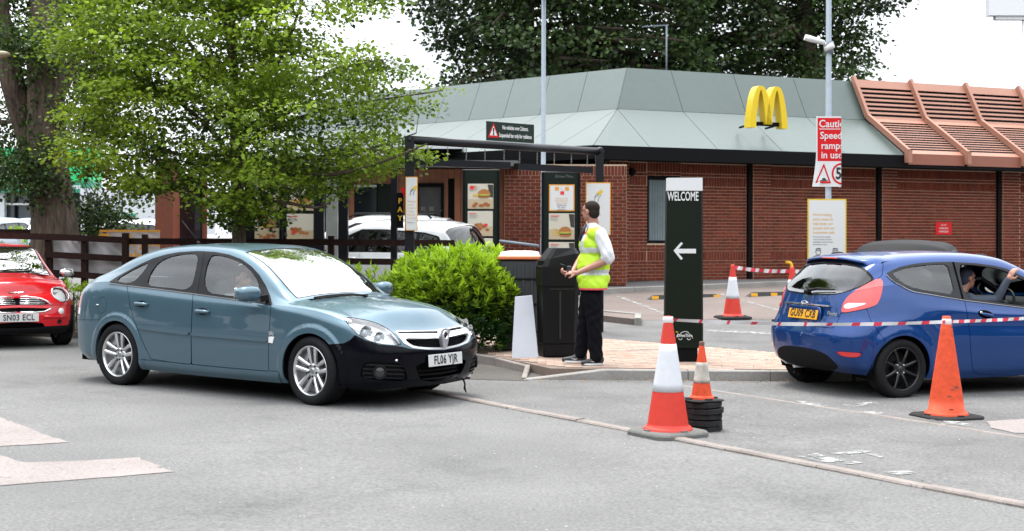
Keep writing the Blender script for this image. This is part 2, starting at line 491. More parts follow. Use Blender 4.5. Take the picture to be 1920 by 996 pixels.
class Car:
    def __init__(c, name, label, loc, yaw, near, spec, group=None):
        c.root = empty(name, loc, yaw, label, 'car', group)
        # lean with the ground
        e = 0.6; x, y, _ = loc
        nx = -(gz(x + e, y) - gz(x - e, y)) / (2 * e); ny = -(gz(x, y + e) - gz(x, y - e)) / (2 * e)
        q = Vector((0, 0, 1)).rotation_difference(Vector((nx, ny, 1)))
        c.M = Matrix.Translation(Vector(loc)) @ q.to_matrix().to_4x4() @ Matrix.Rotation(yaw, 4, 'Z')
        c.root.matrix_world = c.M
        c.near = near; c.sp = spec
        c.build_skin()
    def px(c, sk_or_P, side=None):
        P = sk_or_P.P if isinstance(sk_or_P, Skin) else np.asarray(sk_or_P, float)
        Q = P.copy(); Q[:, 1] *= (side if side is not None else c.near)
        M = np.array(c.M); W = Q @ M[:3, :3].T + M[:3, 3]
        c.ppm = FPX / max(W[:, 1].mean() if len(W) else 10, 1)
        return pxof(W)
    def trace(c, u, v, y=None, x=None, z=None):
        """car coordinates of the photo pixel (u,v) on the plane y=..., x=... or z=..."""
        Mi = c.M.inverted(); o = Mi @ Vector((0, 0, CH)); d = (Mi @ at(u, v, 10.0)) - o
        if y is not None: t = (y - o.y) / d.y
        elif x is not None: t = (x - o.x) / d.x
        else: t = (z - o.z) / d.z
        return o + d * t
    def build_skin(c):
        sp = c.sp; plan = np.array(sp['plan'], float); k = 4
        ext = np.concatenate([plan[k:0:-1] * [1, -1], plan, plan[-2:-k - 2:-1] * [1, -1]])
        s = np.concatenate([[0], np.cumsum(np.linalg.norm(np.diff(ext, axis=0), axis=1))])
        s0, s1 = s[k], s[len(ext) - 1 - k]
        ns = sp.get('ns', 240); ss = np.linspace(s0, s1, ns); XY = catmull(s, ext, ss)
        XY[0, 1] = XY[-1, 1] = 0
        X, Y = XY[:, 0], np.maximum(XY[:, 1], 0)
        XF, XR = X.max(), X.min(); ax = sp['axles']; af, ar = ax[1] * .9, ax[0] * .9
        rows = []
        for r in sp['rows']:
            xf, xr = r.get('xf', XF), r.get('xr', XR)
            x = np.where(X > af, af + (X - af) * (xf - af) / (XF - af), np.where(X < ar, ar + (X - ar) * (xr - ar) / (XR - ar), X))
            ins = tab(r['ins'], X) if isinstance(r['ins'], list) else np.full(ns, r['ins'])
            y = Y - ins * np.minimum(1, Y / .35)
            rows.append(np.stack([x, y, tab(r['z'], X)], 1))
        R = np.stack(rows, 1)                                     # ns, nr, 3
        vk = np.concatenate([[0], np.cumsum(np.linalg.norm(np.diff(R, axis=1), axis=2).mean(0))])
        nv = sp.get('nv', 40); vv = np.linspace(0, vk[-1], nv)
        W = np.stack([pchip(vk, R[i], vv) for i in range(ns)], 0)
        # arch lips
        lip = sp.get('lip')
        if lip:
            for a in ax:
                d = np.hypot(W[..., 0] - a, W[..., 2] - sp['hub']); rr = lip[0]; w = lip[1]
                side = np.clip((W[..., 1] - .55) / .15, 0, 1)
                prof = np.clip((rr + w - d) / (sp.get('lipsoft', .25) * w), 0, 1); prof = prof * prof * (3 - 2 * prof)
                W[..., 1] += lip[2] * prof * side
        S = np.repeat((ss - s0)[:, None], nv, 1); X0 = W[..., 0].copy(); V = np.repeat((vv / vk[-1])[None], ns, 0)
        c.wall = grid_skin(W, S, X0, V, flip=False)
        if c.wall.A[:, 4].mean() < 0: c.wall = grid_skin(W, S, X0, V, flip=True)
        c.top_row = W[:, -1]
        # top
        rc = np.argmax(Y > sp['corner'][0]); fc = ns - 1 - np.argmax(Y[::-1] > sp['corner'][1])
        nt = sp.get('nt', 200); idx = np.linspace(rc, fc, nt)
        E = np.stack([np.interp(idx, np.arange(ns), c.top_row[:, j]) for j in range(3)], 1)
        x0 = E[:, 0]; bow = tab(sp['bow'], x0)
        yR, zR, zC = tab([(a, b) for a, b, _ in sp['rail']], x0), tab([(a, d) for a, _, d in sp['rail']], x0), tab(sp['crown'], x0)
        yR = np.minimum(yR, E[:, 1] * .95)
        bul = tab(sp['bulge'], x0) if 'bulge' in sp else np.full(nt, .012)
        def pt(y, z): return np.stack([x0 + bow * (1 - (y / np.maximum(E[:, 1], .05))**2), y, z], 1)
        p1 = pt((E[:, 1] + yR) / 2 + bul, (E[:, 2] + zR) / 2 + bul * .5); p2 = pt(yR, zR)
        p3 = pt(yR * .55, zR + (zC - zR) * .78); p4 = pt(yR * 0, zC)
        p3b = p3 * [1, -1, 1]
        CT = np.stack([E, p1, p2, p3, p4, p3b], 1); nk = sp.get('nk', 44)
        vv = np.linspace(0, 4, nk)
        G = np.stack([catmull(np.arange(6.), CT[i], vv) for i in range(nt)], 0)
        G[:, -1, 1] = 0
        # meet the nose and tail edges exactly
        t = vv / 4
        for end, (i0, i1), wl in (('f', (fc, ns - 1), sp.get('blend', .3)), ('r', (rc, 0), sp.get('blend', .3))):
            ii = np.linspace(i0, i1, nk); L = np.stack([np.interp(ii, np.arange(ns), c.top_row[:, j]) for j in range(3)], 1)
            e = -1 if end == 'f' else 0
            # same y fraction on both curves
            yf = G[e, :, 1] / max(G[e, 0, 1], 1e-6); Ly = L[:, 1] / max(L[0, 1], 1e-6)
            L2 = np.stack([np.interp(-yf, -Ly, L[:, j]) for j in range(3)], 1)
            D = L2 - G[e]; w = np.clip(1 - np.abs(x0 - x0[e]) / wl, 0, 1); w = w * w * (3 - 2 * w)
            G = G + D[None] * w[:, None, None]
        V2 = np.repeat(vv[None], nt, 0); X02 = np.repeat(x0[:, None], nk, 1)
        c.top = grid_skin(G, X02 * 0, X02, V2)
        if c.top.A[:, 5].mean() < 0: c.top = grid_skin(G, X02 * 0, X02, V2, flip=True)
        c.inner = c.wall + c.top
    # --- cutting helpers (all act on the list c.skins) ---
    def start(c):
        c.skins = [c.wall, c.top]
    def take(c, fn, gap=0.0, gapdepth=0.012):
        """cut out where fn(skin)<0 (metres); returns the piece; a gap leaves a dark recessed joint"""
        out = Skin(np.zeros((0, 9)), np.zeros((0, 3), int)); rest = []
        for sk in c.skins:
            if not len(sk.T): rest.append(sk); continue
            if gap > 0:
                a, b = sk.cut(fn(sk) - gap)
                if len(a.T):
                    a, g = a.cut(fn(a) + gap); c.joints.append(g)
            else: a, b = sk.cut(fn(sk))
            out = out + a; rest.append(b)
        c.skins = rest
        return out
    def fpoly(c, poly, xr=(-9, 9), yr=(-1, 9), side=None, grow=0.0, zr=(-9, 9), patch=None):
        poly = np.asarray(poly, float)
        def f(sk):
            q = c.px(sk, side); d = sd_poly(q, poly) / c.ppm - grow
            x, y, z = sk.A[:, 0], sk.A[:, 1], sk.A[:, 2]
            for lo, hi, t in ((*xr, x), (*yr, y), (*zr, z)):
                if lo > -8: d = np.maximum(d, lo - t)
                if hi < 8: d = np.maximum(d, t - hi)
            return d
        return f
    def emit(c, sk, name, m, sides='both', depth=0.012, off=0.0, parent=None, normals=True):
        """sides: 'both' joins left and right into one mesh; 'pair' makes one object for each side; +1 / -1 a single side"""
        if not len(sk.T): return None
        parent = parent or c.root
        A = sk.A; P = A[:, :3] + A[:, 3:6] * off; Nn = A[:, 3:6]; T = sk.T
        Vs, Ts, Ns = [P], [T], [Nn]
        if depth > 0:
            e = np.concatenate([T[:, [0, 1]], T[:, [1, 2]], T[:, [2, 0]]]); key = np.sort(e, 1)
            u, inv, cn = np.unique(key, axis=0, return_inverse=True, return_counts=True)
            b = e[cn[inv.reshape(-1)] == 1]
            # leave the centre line open
            b = b[~((np.abs(P[b[:, 0], 1]) < 1e-4) & (np.abs(P[b[:, 1], 1]) < 1e-4))] if sides == 'both' else b
            if len(b):
                n0 = len(P); a0, a1 = b[:, 0], b[:, 1]; k = len(b)
                p0, p1 = P[a0], P[a1]; q0, q1 = p0 - Nn[a0] * depth, p1 - Nn[a1] * depth
                fn = np.cross(q0 - p0, p1 - p0); fn /= np.maximum(np.linalg.norm(fn, axis=1, keepdims=True), 1e-9)
                Vs += [p0, p1, q1, q0]; Ns += [fn] * 4; i = n0 + np.arange(k)
                Ts += [np.stack([i, i + 3 * k, i + k], 1), np.stack([i + k, i + 3 * k, i + 2 * k], 1)]
        V = np.concatenate(Vs); Nn = np.concatenate(Ns); T = np.concatenate(Ts)
        def side_arr(sg):
            if sg > 0: return V, T, Nn
            return V * [1, -1, 1], T[:, ::-1], Nn * [1, -1, 1]
        if sides == 'both':
            a, b = side_arr(1), side_arr(-1)
            V2 = np.concatenate([a[0], b[0]]); T2 = np.concatenate([a[1], b[1] + len(V)]); N2 = np.concatenate([a[2], b[2]])
            return np_mesh(name, V2, T2, m, parent, True, N2 if normals else None)
        if sides == 'pair':
            return [np_mesh(name, *side_arr(sg)[:2], m, parent, True, side_arr(sg)[2] if normals else None) for sg in (c.near, -c.near)]
        a = side_arr(sides)
        return np_mesh(name, a[0], a[1], m, parent, True, a[2] if normals else None)
    def yat(c, x, z, skin=None):
        """half-width of the skin at (x, z)"""
        A = (skin or c.inner).A; d = (A[:, 0] - x)**2 + (A[:, 2] - z)**2; k = np.argsort(d)[:6]; w = 1 / (d[k] + 1e-6)
        return float((A[k, 1] * w).sum() / w.sum())
    def onpx(c, u, v, xmin=-9, xmax=9):
        """skin point (x, y>=0, z, nx, ny, nz) that shows at photo pixel (u, v)"""
        A = c.inner.A; q = c.px(A[:, :3]); M = np.array(c.M); n = A[:, 3:6] * [1, c.near, 1]; W = (A[:, :3] * [1, c.near, 1]) @ M[:3, :3].T + M[:3, 3]
        face = ((n @ M[:3, :3].T) * (W - [0, 0, CH])).sum(1) < 0
        d = (q[:, 0] - u)**2 + (q[:, 1] - v)**2 + (~face) * 1e6 + ((A[:, 0] < xmin) | (A[:, 0] > xmax)) * 1e6
        k = np.argsort(d)[:4]; w = 1 / (d[k] + .5); return (A[k, :6] * w[:, None]).sum(0) / w.sum()
    def nat(c, x, z):
        A = c.inner.A; k = np.argmin((A[:, 0] - x)**2 + (A[:, 2] - z)**2); return A[k, 3:6]

def wheel(car, pos, R, rimR, width, side, style, rim_m, steer=0.0, tyre_w=None):
    """one wheel: rim mesh with tyre, hub cap and bolts as sub-parts.  side=+1/-1: outer face towards +y/-y"""
    tm = mat('tyre_rubber', (0.010, 0.010, 0.011), 0.8, noise=0.35, nscale=30, bump=0.002, bscale=180, spec=.15)
    dk = mat('wheel_shadow_metal', (0.012, 0.012, 0.013), 0.7, spec=.2)  # near-black metal for brake disc, barrel back and nuts
    w = width / 2; g = MB()
    # barrel and lip
    g.lathe([(rimR * .93, -w * .9), (rimR * .95, w * .55), (rimR * .965, w * .80), (rimR, w * .86), (rimR * 1.012, w * .93), (rimR * .985, w * .97), (rimR * .955, w * .93), (rimR * .93, w * .6), (rimR * .9, -w * .85), (rimR * .5, -w * .8)], 56, 'y', mi=0)
    hubz = w * (.62 if style != 'steel' else .5)
    def spoke(a, r0, r1, w0, w1, h0, h1, th=.022, mi=0):
        ca, sa = math.cos(a), math.sin(a); n = 6
        vs = []
        for i in range(n + 1):
            t = i / n; r = r0 + (r1 - r0) * t; ww = w0 + (w1 - w0) * t; hh = h0 + (h1 - h0) * t + .012 * math.sin(PI * t)
            for (e, dz) in ((-1, -th), (-1, -.006), (-.55, 0), (.55, 0), (1, -.006), (1, -th)):
                x, y = r, e * ww
                vs.append((x * ca - y * sa, hh + dz, x * sa + y * ca))
        fs = []
        for i in range(n):
            for k in range(6):
                fs.append((i * 6 + k, i * 6 + (k + 1) % 6, (i + 1) * 6 + (k + 1) % 6, (i + 1) * 6 + k))
        g.add(vs, fs, mi, False)
    if style == 'five_twin':
        for k in range(5):
            a = PI / 2 + 2 * PI * k / 5
            for s_ in (-1, 1):
                a1 = a + s_ * .215; p0 = (.052 * math.cos(a + s_ * .5), .052 * math.sin(a + s_ * .5)); p1 = (rimR * .95 * math.cos(a1), rimR * .95 * math.sin(a1))
                dx, dz = p1[0] - p0[0], p1[1] - p0[1]; L = math.hypot(dx, dz); an = math.atan2(dz, dx); n = 6; vs = []; fs = []
                for i in range(n + 1):
                    t = i / n; ww = .013 + .009 * t; hh = hubz + (w * .86 - hubz) * t + .004 * math.sin(PI * t)
                    for (e, dd) in ((-1, -.03), (-1, -.008), (-.35, 0), (.35, 0), (1, -.008), (1, -.03)):
                        x, y = p0[0] + dx * t, p0[1] + dz * t
                        vs.append((x - math.sin(an) * e * ww, hh + dd, y + math.cos(an) * e * ww))
                for i in range(n):
                    for q in range(6): fs.append((i * 6 + q, i * 6 + (q + 1) % 6, (i + 1) * 6 + (q + 1) % 6, (i + 1) * 6 + q))
                g.add(vs, fs, 0, False)
    elif style == 'eight':
        for k in range(8): spoke(PI / 2 + 2 * PI * (k + .5) / 8, .04, rimR * .95, .016, .011, hubz, w * .84)
    elif style == 'five':
        for k in range(5): spoke(PI / 2 + 2 * PI * k / 5, .04, rimR * .95, .035, .03, hubz, w * .8)
    g.lathe([(0.0, hubz + .004), (.05, hubz + .003), (.068, hubz - .004), (.075, hubz - .03), (.07, -w * .7)], 30, 'y')
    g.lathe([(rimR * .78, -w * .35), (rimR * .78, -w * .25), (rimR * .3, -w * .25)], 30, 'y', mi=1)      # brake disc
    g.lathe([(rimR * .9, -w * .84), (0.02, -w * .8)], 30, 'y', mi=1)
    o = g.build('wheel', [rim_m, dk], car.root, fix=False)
    t = MB(); r0 = rimR * .985
    prof = [(r0, -w * .9), (r0 + .02, -w * 1.02), ((r0 + R) / 2, -w * 1.08), (R - .018, -w * 1.0), (R - .005, -w * .86), (R, -w * .7)]
    for q in (-.45, -.15, .15, .45): prof += [(R, w * (q - .06)), (R - .007, w * (q - .045)), (R - .007, w * (q + .045)), (R, w * (q + .06))]
    prof += [(R, w * .7), (R - .005, w * .86), (R - .018, w * 1.0), ((r0 + R) / 2, w * 1.08), (r0 + .02, w * 1.02), (r0, w * .9)]
    t.lathe(prof, 72, 'y')
    ty = t.build('tyre', tm, o)
    b = MB(); b.lathe([(0, hubz + .012), (.022, hubz + .011), (.03, hubz + .003)], 18, 'y')
    b.build('centre_cap', [mat('cap_metal', (.35, .36, .37), .3, metal=.9) if style != 'eight' else mat('cap_black', (.02, .02, .025), .35)], o)
    nb = 5 if style == 'five_twin' else 4
    b = MB()
    for k in range(nb):
        a = PI / 2 + 2 * PI * (k + .5) / nb; ca, sa = math.cos(a) * .054, math.sin(a) * .054
        b.tube([(ca, hubz - .012, sa), (ca, hubz + .01, sa)], .009, 8)
    wn_ = b.build('wheel_nut', dk if style == 'five_twin' else mat('nut_chrome', (.7, .7, .7), .25, metal=1), o); wn_['kind'] = 'stuff'
    o.location = pos
    o.rotation_euler = (random.uniform(0, 0), 0, steer + (0 if side > 0 else PI))
    for q in (o, ty):
        pass
    return o

def strip(pts, w, h, name, m, parent, up=(0, 0, 1), closed=False):
    """flat ribbon with thickness along 3D points"""
    g = MB(); pts = [Vector(p) for p in pts]; n = len(pts); vs = []; U = Vector(up)
    for i, p in enumerate(pts):
        t = (pts[min(i + 1, n - 1)] - pts[max(i - 1, 0)]).normalized(); a = t.cross(U).normalized(); b = a.cross(t).normalized()
        for (x, y) in ((-1, -1), (1, -1), (1, 1), (-1, 1)): vs.append(p + a * x * h / 2 + b * y * w / 2)
    fs = []
    for i in range(n - 1):
        for k in range(4): fs.append((i * 4 + k, i * 4 + (k + 1) % 4, (i + 1) * 4 + (k + 1) % 4, (i + 1) * 4 + k))
    fs += [(0, 1, 2, 3)[::-1], tuple((n - 1) * 4 + k for k in range(4))]
    g.add(vs, fs, 0, False)
    return g.build(name, m, parent)
# ------------------------------------------------------------------ shared car materials and fittings
def paint(name, base, metal=.0, rough=.35, flake=0.0):
    return mat(name, base, rough, metal=metal, coat=.75, spec=.2, noise=.08, nscale=1.7, coat_rough=.02)
M_GLASS = glass_mat('car_glass', (.80, .88, .85), 1.5, 1.5)
M_GLASSW = glass_mat('windscreen_glass', (.55, .62, .60), 1.65, 4.5)
M_GLASSD = glass_mat('privacy_glass', (.10, .115, .11), 1.5, 1.1)
M_LENS = glass_mat('lamp_lens', (.95, .96, .96), 1.45, 2.0)
M_TRIM = mat('black_trim', (.005, .005, .006), .45, spec=.16, noise=.1, nscale=40)
M_RUBBER = mat('matt_black_plastic', (.008, .008, .009), .7, spec=.12, noise=.15, nscale=60, bump=.0005, bscale=300)
M_JOINT = mat('panel_joint', (.003, .003, .0035), .95, spec=.05)
M_CHROME = mat('chrome', (.86, .87, .88), .16, metal=.9)
M_SATIN = mat('satin_aluminium', (.75, .76, .78), .3, metal=.85)
M_INT = mat('cabin_cloth', (.05, .052, .056), .9, spec=.1, noise=.2, nscale=60)
M_DASH = mat('dashboard_plastic', (.02, .021, .023), .8, spec=.15)
M_ALLOY = mat('alloy_silver', (.62, .62, .63), .28, metal=.85, noise=.08, nscale=25)
M_DARKALLOY = mat('alloy_black', (.008, .008, .009), .3, spec=.4, coat=.15)
M_PLATEW = mat('plate_white', (.50, .50, .49), .35)
M_PLATEY = mat('plate_yellow', (.66, .30, .01), .35)
M_INK = mat('plate_ink', (.012, .012, .014), .5)
M_REFL = mat('lamp_reflector', (.62, .64, .66), .35, metal=.35, noise=.1, nscale=30)
M_RED = mat('tail_lamp_red', (.55, .012, .012), .18, coat=1.0, spec=.6)
M_CLEARL = mat('lamp_clear', (.75, .73, .72), .15, coat=1.0)
M_WHITE = mat('white_paint', (.56, .57, .58), .35, coat=1.0)

def cabin(c, seats, floor=(.3, -1.9, 1.3), dash_x=.75, dash_z=.86, dash_h=.12, wheel_y=None, halfw=.68, col=None, rake=.25, wheel_x=None):
    g = MB(); zf, xr, xf = floor
    g.box(((xr + xf) / 2, 0, zf), (xf - xr, halfw * 2 + .1, .04))
    vs, fs = superell((dash_x + .12, 0, dash_z), (.30, halfw, dash_h), .4, .5, 28, 10); g.add(vs, fs, 0, True)
    g.box((dash_x + .25, 0, dash_z - .3), (.3, halfw * 2, .5))
    g.box((0.0, 0, .5), (1.6, .22, .22), bev=.04)
    g.build('cabin', M_DASH, c.root)
    for (x, y, s) in seats:
        q = MB()
        M = Matrix.Translation((x, y, 0))
        vs, fs = superell((.05, 0, .50), (.27, .25 * s, .11), .5, .6, 20, 8, M); q.add(vs, fs, 0, True)
        Mb = M @ Matrix.Translation((-.22, 0, .5)) @ Matrix.Rotation(-rake, 4, 'Y')
        vs, fs = superell((0, 0, .30), (.085, .25 * s, .34), .5, .5, 20, 10, Mb); q.add(vs, fs, 0, True)
        vs, fs = superell((0, 0, .74), (.05, .125, .085), .6, .6, 16, 8, Mb); q.add(vs, fs, 0, True)
        q.tube([Mb @ Vector((0, .05, .6)), Mb @ Vector((0, .05, .7))], .008, 6); q.tube([Mb @ Vector((0, -.05, .6)), Mb @ Vector((0, -.05, .7))], .008, 6)
        q.build('seat', col or M_INT, c.root)
    if wheel_y is not None:
        wx = wheel_x if wheel_x is not None else dash_x - .28
        Mw = Matrix.Translation((wx, wheel_y, dash_z + .04)) @ Matrix.Rotation(rad(-68), 4, 'Y')
        q = MB(); n = 32
        q.tube([Mw @ Vector((.185 * math.cos(2 * PI * k / n), .185 * math.sin(2 * PI * k / n), 0)) for k in range(n + 1)], .016, 8, caps=False)
        vs, fs = superell((0, 0, -.02), (.065, .08, .03), .6, .7, 16, 8, Mw); q.add(vs, fs, 0, True)
        for a in (0, PI, -PI / 2):
            q.bar(Mw @ Vector((.05 * math.cos(a), .05 * math.sin(a), -.015)), Mw @ Vector((.18 * math.cos(a), .18 * math.sin(a), 0)), .03, .012)
        q.build('steering_wheel', M_TRIM, c.root)

def underside(c, x0, x1, hw, z=.22, arch=None, hub=.32, track=.78):
    g = MB(); g.box(((x0 + x1) / 2, 0, z + .06), (x1 - x0, hw * 2, .08))
    g.tube([(x0 + .2, .3, z + .0), (x1 - .6, .25, z + .0)], .03, 8)
    for a in arch:
        # wheel housings
        r = c.sp.get('archr', .35) + .012; n = 22; vs = []; fs = []
        for s in (-1, 1):
            b = len(vs)
            for i in range(n + 1):
                t = -.35 + (PI + .7) * i / n
                for yy in (track * s - .27 * s, track * s + .07 * s): vs.append((a + r * math.cos(t), yy, max(hub + r * math.sin(t), z)))
            for i in range(n): fs.append((b + 2 * i, b + 2 * i + 1, b + 2 * i + 3, b + 2 * i + 2))
            k = len(vs); vs.append((a, track * s - .27 * s, hub))
            for i in range(n): fs.append((b + 2 * i, b + 2 * i + 2, k))
        g.add(vs, fs)
        g.tube([(a, -track + .1, hub), (a, track - .1, hub)], .045, 8)
    g.build('underbody', M_JOINT, c.root)

def plate(c, txt, M, m, w=.52, h=.111, ink=None):
    g = MB(); g.box((0, 0, 0), (w, h, .006), M=M, bev=.002)
    p = g.build('number_plate', m, c.root)
    text_mesh('plate_lettering', txt, .112, ink or M_INK, p, M @ Matrix.Translation((0, -.002, .0045)), ext=.0006, bold=.024, sx=.80 * w / .52, spacing=1.10)
    return p

def finish(c, inner_m=None, holes=(), off=-.022):
    """dark joints and a backing skin a little inside the panels"""
    J = Skin(np.zeros((0, 9)), np.zeros((0, 3), int))
    for j in c.joints: J = J + j
    o = c.emit(J, 'panel_joint', M_JOINT, 'both', depth=0, off=-.008)
    if o: o['kind'] = 'stuff'

# ------------------------------------------------------------------ ground
M_ASPH = mat('worn_asphalt', (.136, .134, .131), .92, noise=.42, nscale=42, noise2=(.14, .55), bump=.004, bscale=140, spec=.2, cracks=True)
M_ASPH2 = mat('lane_asphalt', (.128, .125, .122), .92, noise=.45, nscale=38, noise2=(.18, .8), bump=.005, bscale=120, spec=.2, cracks=True)
M_ASPHD = mat('dark_gritty_asphalt', (.085, .078, .070), .95, noise=.35, nscale=40, noise2=(.15, 1.2), bump=.008, bscale=90, spec=.2)
M_PATCH = mat('faded_pink_marking', (.225, .198, .187), .9, noise=.3, nscale=45, noise2=(.10, 1.5), bump=.003, bscale=140, spec=.2, wear=(7, .33))
M_BAYS = mat('brown_bay_surface', (.15, .122, .110), .92, noise=.2, nscale=24, noise2=(.12, .8), bump=.004, bscale=60, spec=.2)
M_MARK = mat('worn_white_marking', (.27, .27, .262), .85, noise=.4, nscale=26, noise2=(.2, 5), wear=(9, .50))
M_CONC = mat('kerb_concrete', (.235, .222, .205), .9, noise=.18, nscale=30, noise2=(.15, 2.5), bump=.004, bscale=70, spec=.25)
M_CONCP = mat('channel_concrete', (.205, .178, .162), .9, noise=.2, nscale=34, noise2=(.2, 3), bump=.005, bscale=60, spec=.25)
M_SOIL = mat('bark_mulch', (.035, .026, .018), .95, noise=.5, nscale=40, bump=.02, bscale=50)
M_BED = mat('jointing_sand', (.16, .12, .095), .95, noise=.3, nscale=80)

def ground_sheet(name, xs, ys, off, m):
    X, Y = np.meshgrid(xs, ys, indexing='ij'); Z = np.vectorize(gz)(X, Y) + off
    V = np.stack([X, Y, Z], 2).reshape(-1, 3); i = np.arange(len(V)).reshape(X.shape)
    T = np.stack([i[:-1, :-1], i[1:, :-1], i[1:, 1:], i[:-1, 1:]], 2).reshape(-1, 4)
    o = np_mesh(name, V, T, m, smooth=True); o['kind'] = 'structure'; return o
ground_sheet('road', np.concatenate([[-320, -160, -80, -50], np.arange(-32, 32.1, 1.0), [50, 80, 160, 320]]), np.concatenate([np.arange(-6, 40, .5), [45, 60, 100, 200, 420]]), 0, M_ASPH)

def inpoly(p, poly):
    x, y = p; c = False; n = len(poly)
    for i in range(n):
        (x1, y1), (x2, y2) = poly[i], poly[(i + 1) % n]
        if (y1 > y) != (y2 > y) and x < (x2 - x1) * (y - y1) / (y2 - y1) + x1: c = not c
    return c
def flat(name, poly, off, m, kind='structure', parent=None, thick=0.0, sub=None):
    """thin sheet laid on the ground, outline given as (x, y) world points; long edges are subdivided to follow it"""
    pts = []
    n = len(poly)
    for i in range(n):
        a, b = poly[i], poly[(i + 1) % n]; k = max(1, int(math.hypot(b[0] - a[0], b[1] - a[1]) / (sub or 1.0)))
        for j in range(k): pts.append((a[0] + (b[0] - a[0]) * j / k, a[1] + (b[1] - a[1]) * j / k))
    import bmesh
    bm = bmesh.new(); f = bm.faces.new([bm.verts.new((x, y, 0)) for x, y in pts])
    if sub or max(p[1] for p in pts) > 20:
        ys = [p[1] for p in pts]; xs = [p[0] for p in pts]
        for y in np.arange(min(ys) + .5, max(ys), .8): bmesh.ops.bisect_plane(bm, geom=bm.verts[:] + bm.edges[:] + bm.faces[:], plane_co=(0, y, 0), plane_no=(0, 1, 0))
        for x in np.arange(min(xs) + .5, max(xs), 2.0): bmesh.ops.bisect_plane(bm, geom=bm.verts[:] + bm.edges[:] + bm.faces[:], plane_co=(x, 0, 0), plane_no=(1, 0, 0))
    bmesh.ops.recalc_face_normals(bm, faces=bm.faces)
    bm.normal_update()
    if sum(f.normal.z for f in bm.faces) < 0: bmesh.ops.reverse_faces(bm, faces=bm.faces[:])
    if thick > 0:
        r = bmesh.ops.extrude_face_region(bm, geom=bm.faces[:])
        for v in [g for g in r['geom'] if isinstance(g, bmesh.types.BMVert)]: v.co.z += thick
        bmesh.ops.recalc_face_normals(bm, faces=bm.faces)
    for v in bm.verts: v.co.z += gz(v.co.x, v.co.y) + off
    me = bpy.data.meshes.new(name); bm.to_mesh(me); bm.free()
    o = link(name, me, parent, m)
    if kind and parent is None: o['kind'] = kind
    return o
def gpl(*L): return [tuple(gp(u, v)[:2]) for u, v in L]

def rough_edge(poly, amp, step=.12, seed=1):
    rr = random.Random(seed); out = []
    for i in range(len(poly)):
        a, b = poly[i], poly[(i + 1) % len(poly)]; L = math.hypot(b[0] - a[0], b[1] - a[1]); k = max(1, int(L / step))
        for j in range(k): out.append((a[0] + (b[0] - a[0]) * j / k + rr.uniform(-amp, amp), a[1] + (b[1] - a[1]) * j / k + rr.uniform(-amp, amp)))
    return out

# drive-through lane surface to the right of the channel, bays by the building
S0, S1 = gp(850, 745), gp(1920, 948)
SD = (S1 - S0).normalized()
Sa, Sb = S0 - SD * 1.6, S1 + SD * 3.0
flat('lane', [(Sa.x, Sa.y), (Sb.x, Sb.y), (16, Sb.y), (16, 26.5), (-2.5, 26.5), (-2.5, 15.4)], .004, M_ASPH2, sub=2)
flat('parking_bays', [gp(1020, 572).xy[:], gp(1500, 577).xy[:], gp(1990, 590).xy[:], (14.8, 36.0), (2.2, 29.8)], .008, M_BAYS, sub=1.5)
flat('footpath_corner', rough_edge(gpl((893, 664), (1037, 699), (985, 715), (880, 713)), .02, seed=3), .008, M_ASPHD)
for i, L in enumerate([[(-260, 742), (0, 785), (125, 832), (60, 836), (-40, 842), (-260, 856)], [(-200, 838), (0, 856), (48, 870), (160, 866), (258, 860), (325, 887), (220, 896), (110, 905), (0, 913), (-200, 925)]]):
    flat('road_marking', rough_edge(gpl(*L), .016, .10, seed=i), .004, M_PATCH)
# worn white lines and arrows
for i, L in enumerate([
    [(1492, 857), (1530, 851), (1560, 858), (1618, 868), (1600, 872), (1540, 866)], [(1556, 851), (1620, 843), (1634, 849), (1580, 853)], [(1600, 846), (1660, 856), (1650, 859)],
    [(1655, 886), (1700, 882), (1722, 888), (1680, 891)], [(1488, 751), (1530, 755), (1556, 762), (1520, 762)], [(1573, 760), (1640, 754), (1652, 757), (1600, 763)],
    [(1610, 772), (1655, 772), (1664, 776), (1630, 778)], [(1736, 784), (1800, 790), (1840, 800), (1770, 796)], [(1850, 790), (1990, 780), (1990, 812), (1905, 812), (1858, 802)],
    [(1324, 618), (1420, 622), (1500, 627), (1500, 630), (1420, 626), (1324, 621)], [(1140, 526 + 30), (1145, 556), (1146, 557), (1142, 557)]]):
    flat('road_marking', rough_edge(gpl(*L), .012 if i < 9 else .004, .12, seed=20 + i), .009, M_MARK if i != 8 else M_PATCH)
for a, b in (((1160, 543), (1250, 557)), ((1352, 541), (1480, 556)), ((1310, 562), (1372, 570)), ((1545, 543), (1700, 560))):
    A_, B_ = gp(*a), gp(*b); d = (B_ - A_).normalized(); n_ = Vector((-d.y, d.x, 0)) * .05
    flat('bay_line', [(A_ - n_).xy[:], (B_ - n_).xy[:], (B_ + n_).xy[:], (A_ + n_).xy[:]], .012, M_MARK)

def unit_block(name, cols, bev, m, seed=0, n=4):
    """shared unit meshes (1 x 1 x 1, chamfered) in several tints"""
    out = []
    for i in range(n):
        g = MB(); g.box((0, 0, 0), (1, 1, 1)); o = g.build(name, m); me = o.data; bpy.data.objects.remove(o)
        a = me.attributes.new('tint', 'FLOAT_COLOR', 'POINT'); c = cols[i % len(cols)]
        a.data.foreach_set('color', [*c, 1.0] * len(me.vertices)); out.append(me)
    return out
def place_unit(name, me, parent, M, dims):
    o = bpy.data.objects.new(name, me); COL.objects.link(o); o.parent = parent
    o.matrix_local = M @ Matrix.Diagonal((*dims, 1)); return o
BOXV = np.array([(a, b, c) for c in (-.5, .5) for b in (-.5, .5) for a in (-.5, .5)], float)
BOXF = np.array([(0, 2, 3, 1), (4, 5, 7, 6), (0, 1, 5, 4), (2, 6, 7, 3), (0, 4, 6, 2), (1, 3, 7, 5)])
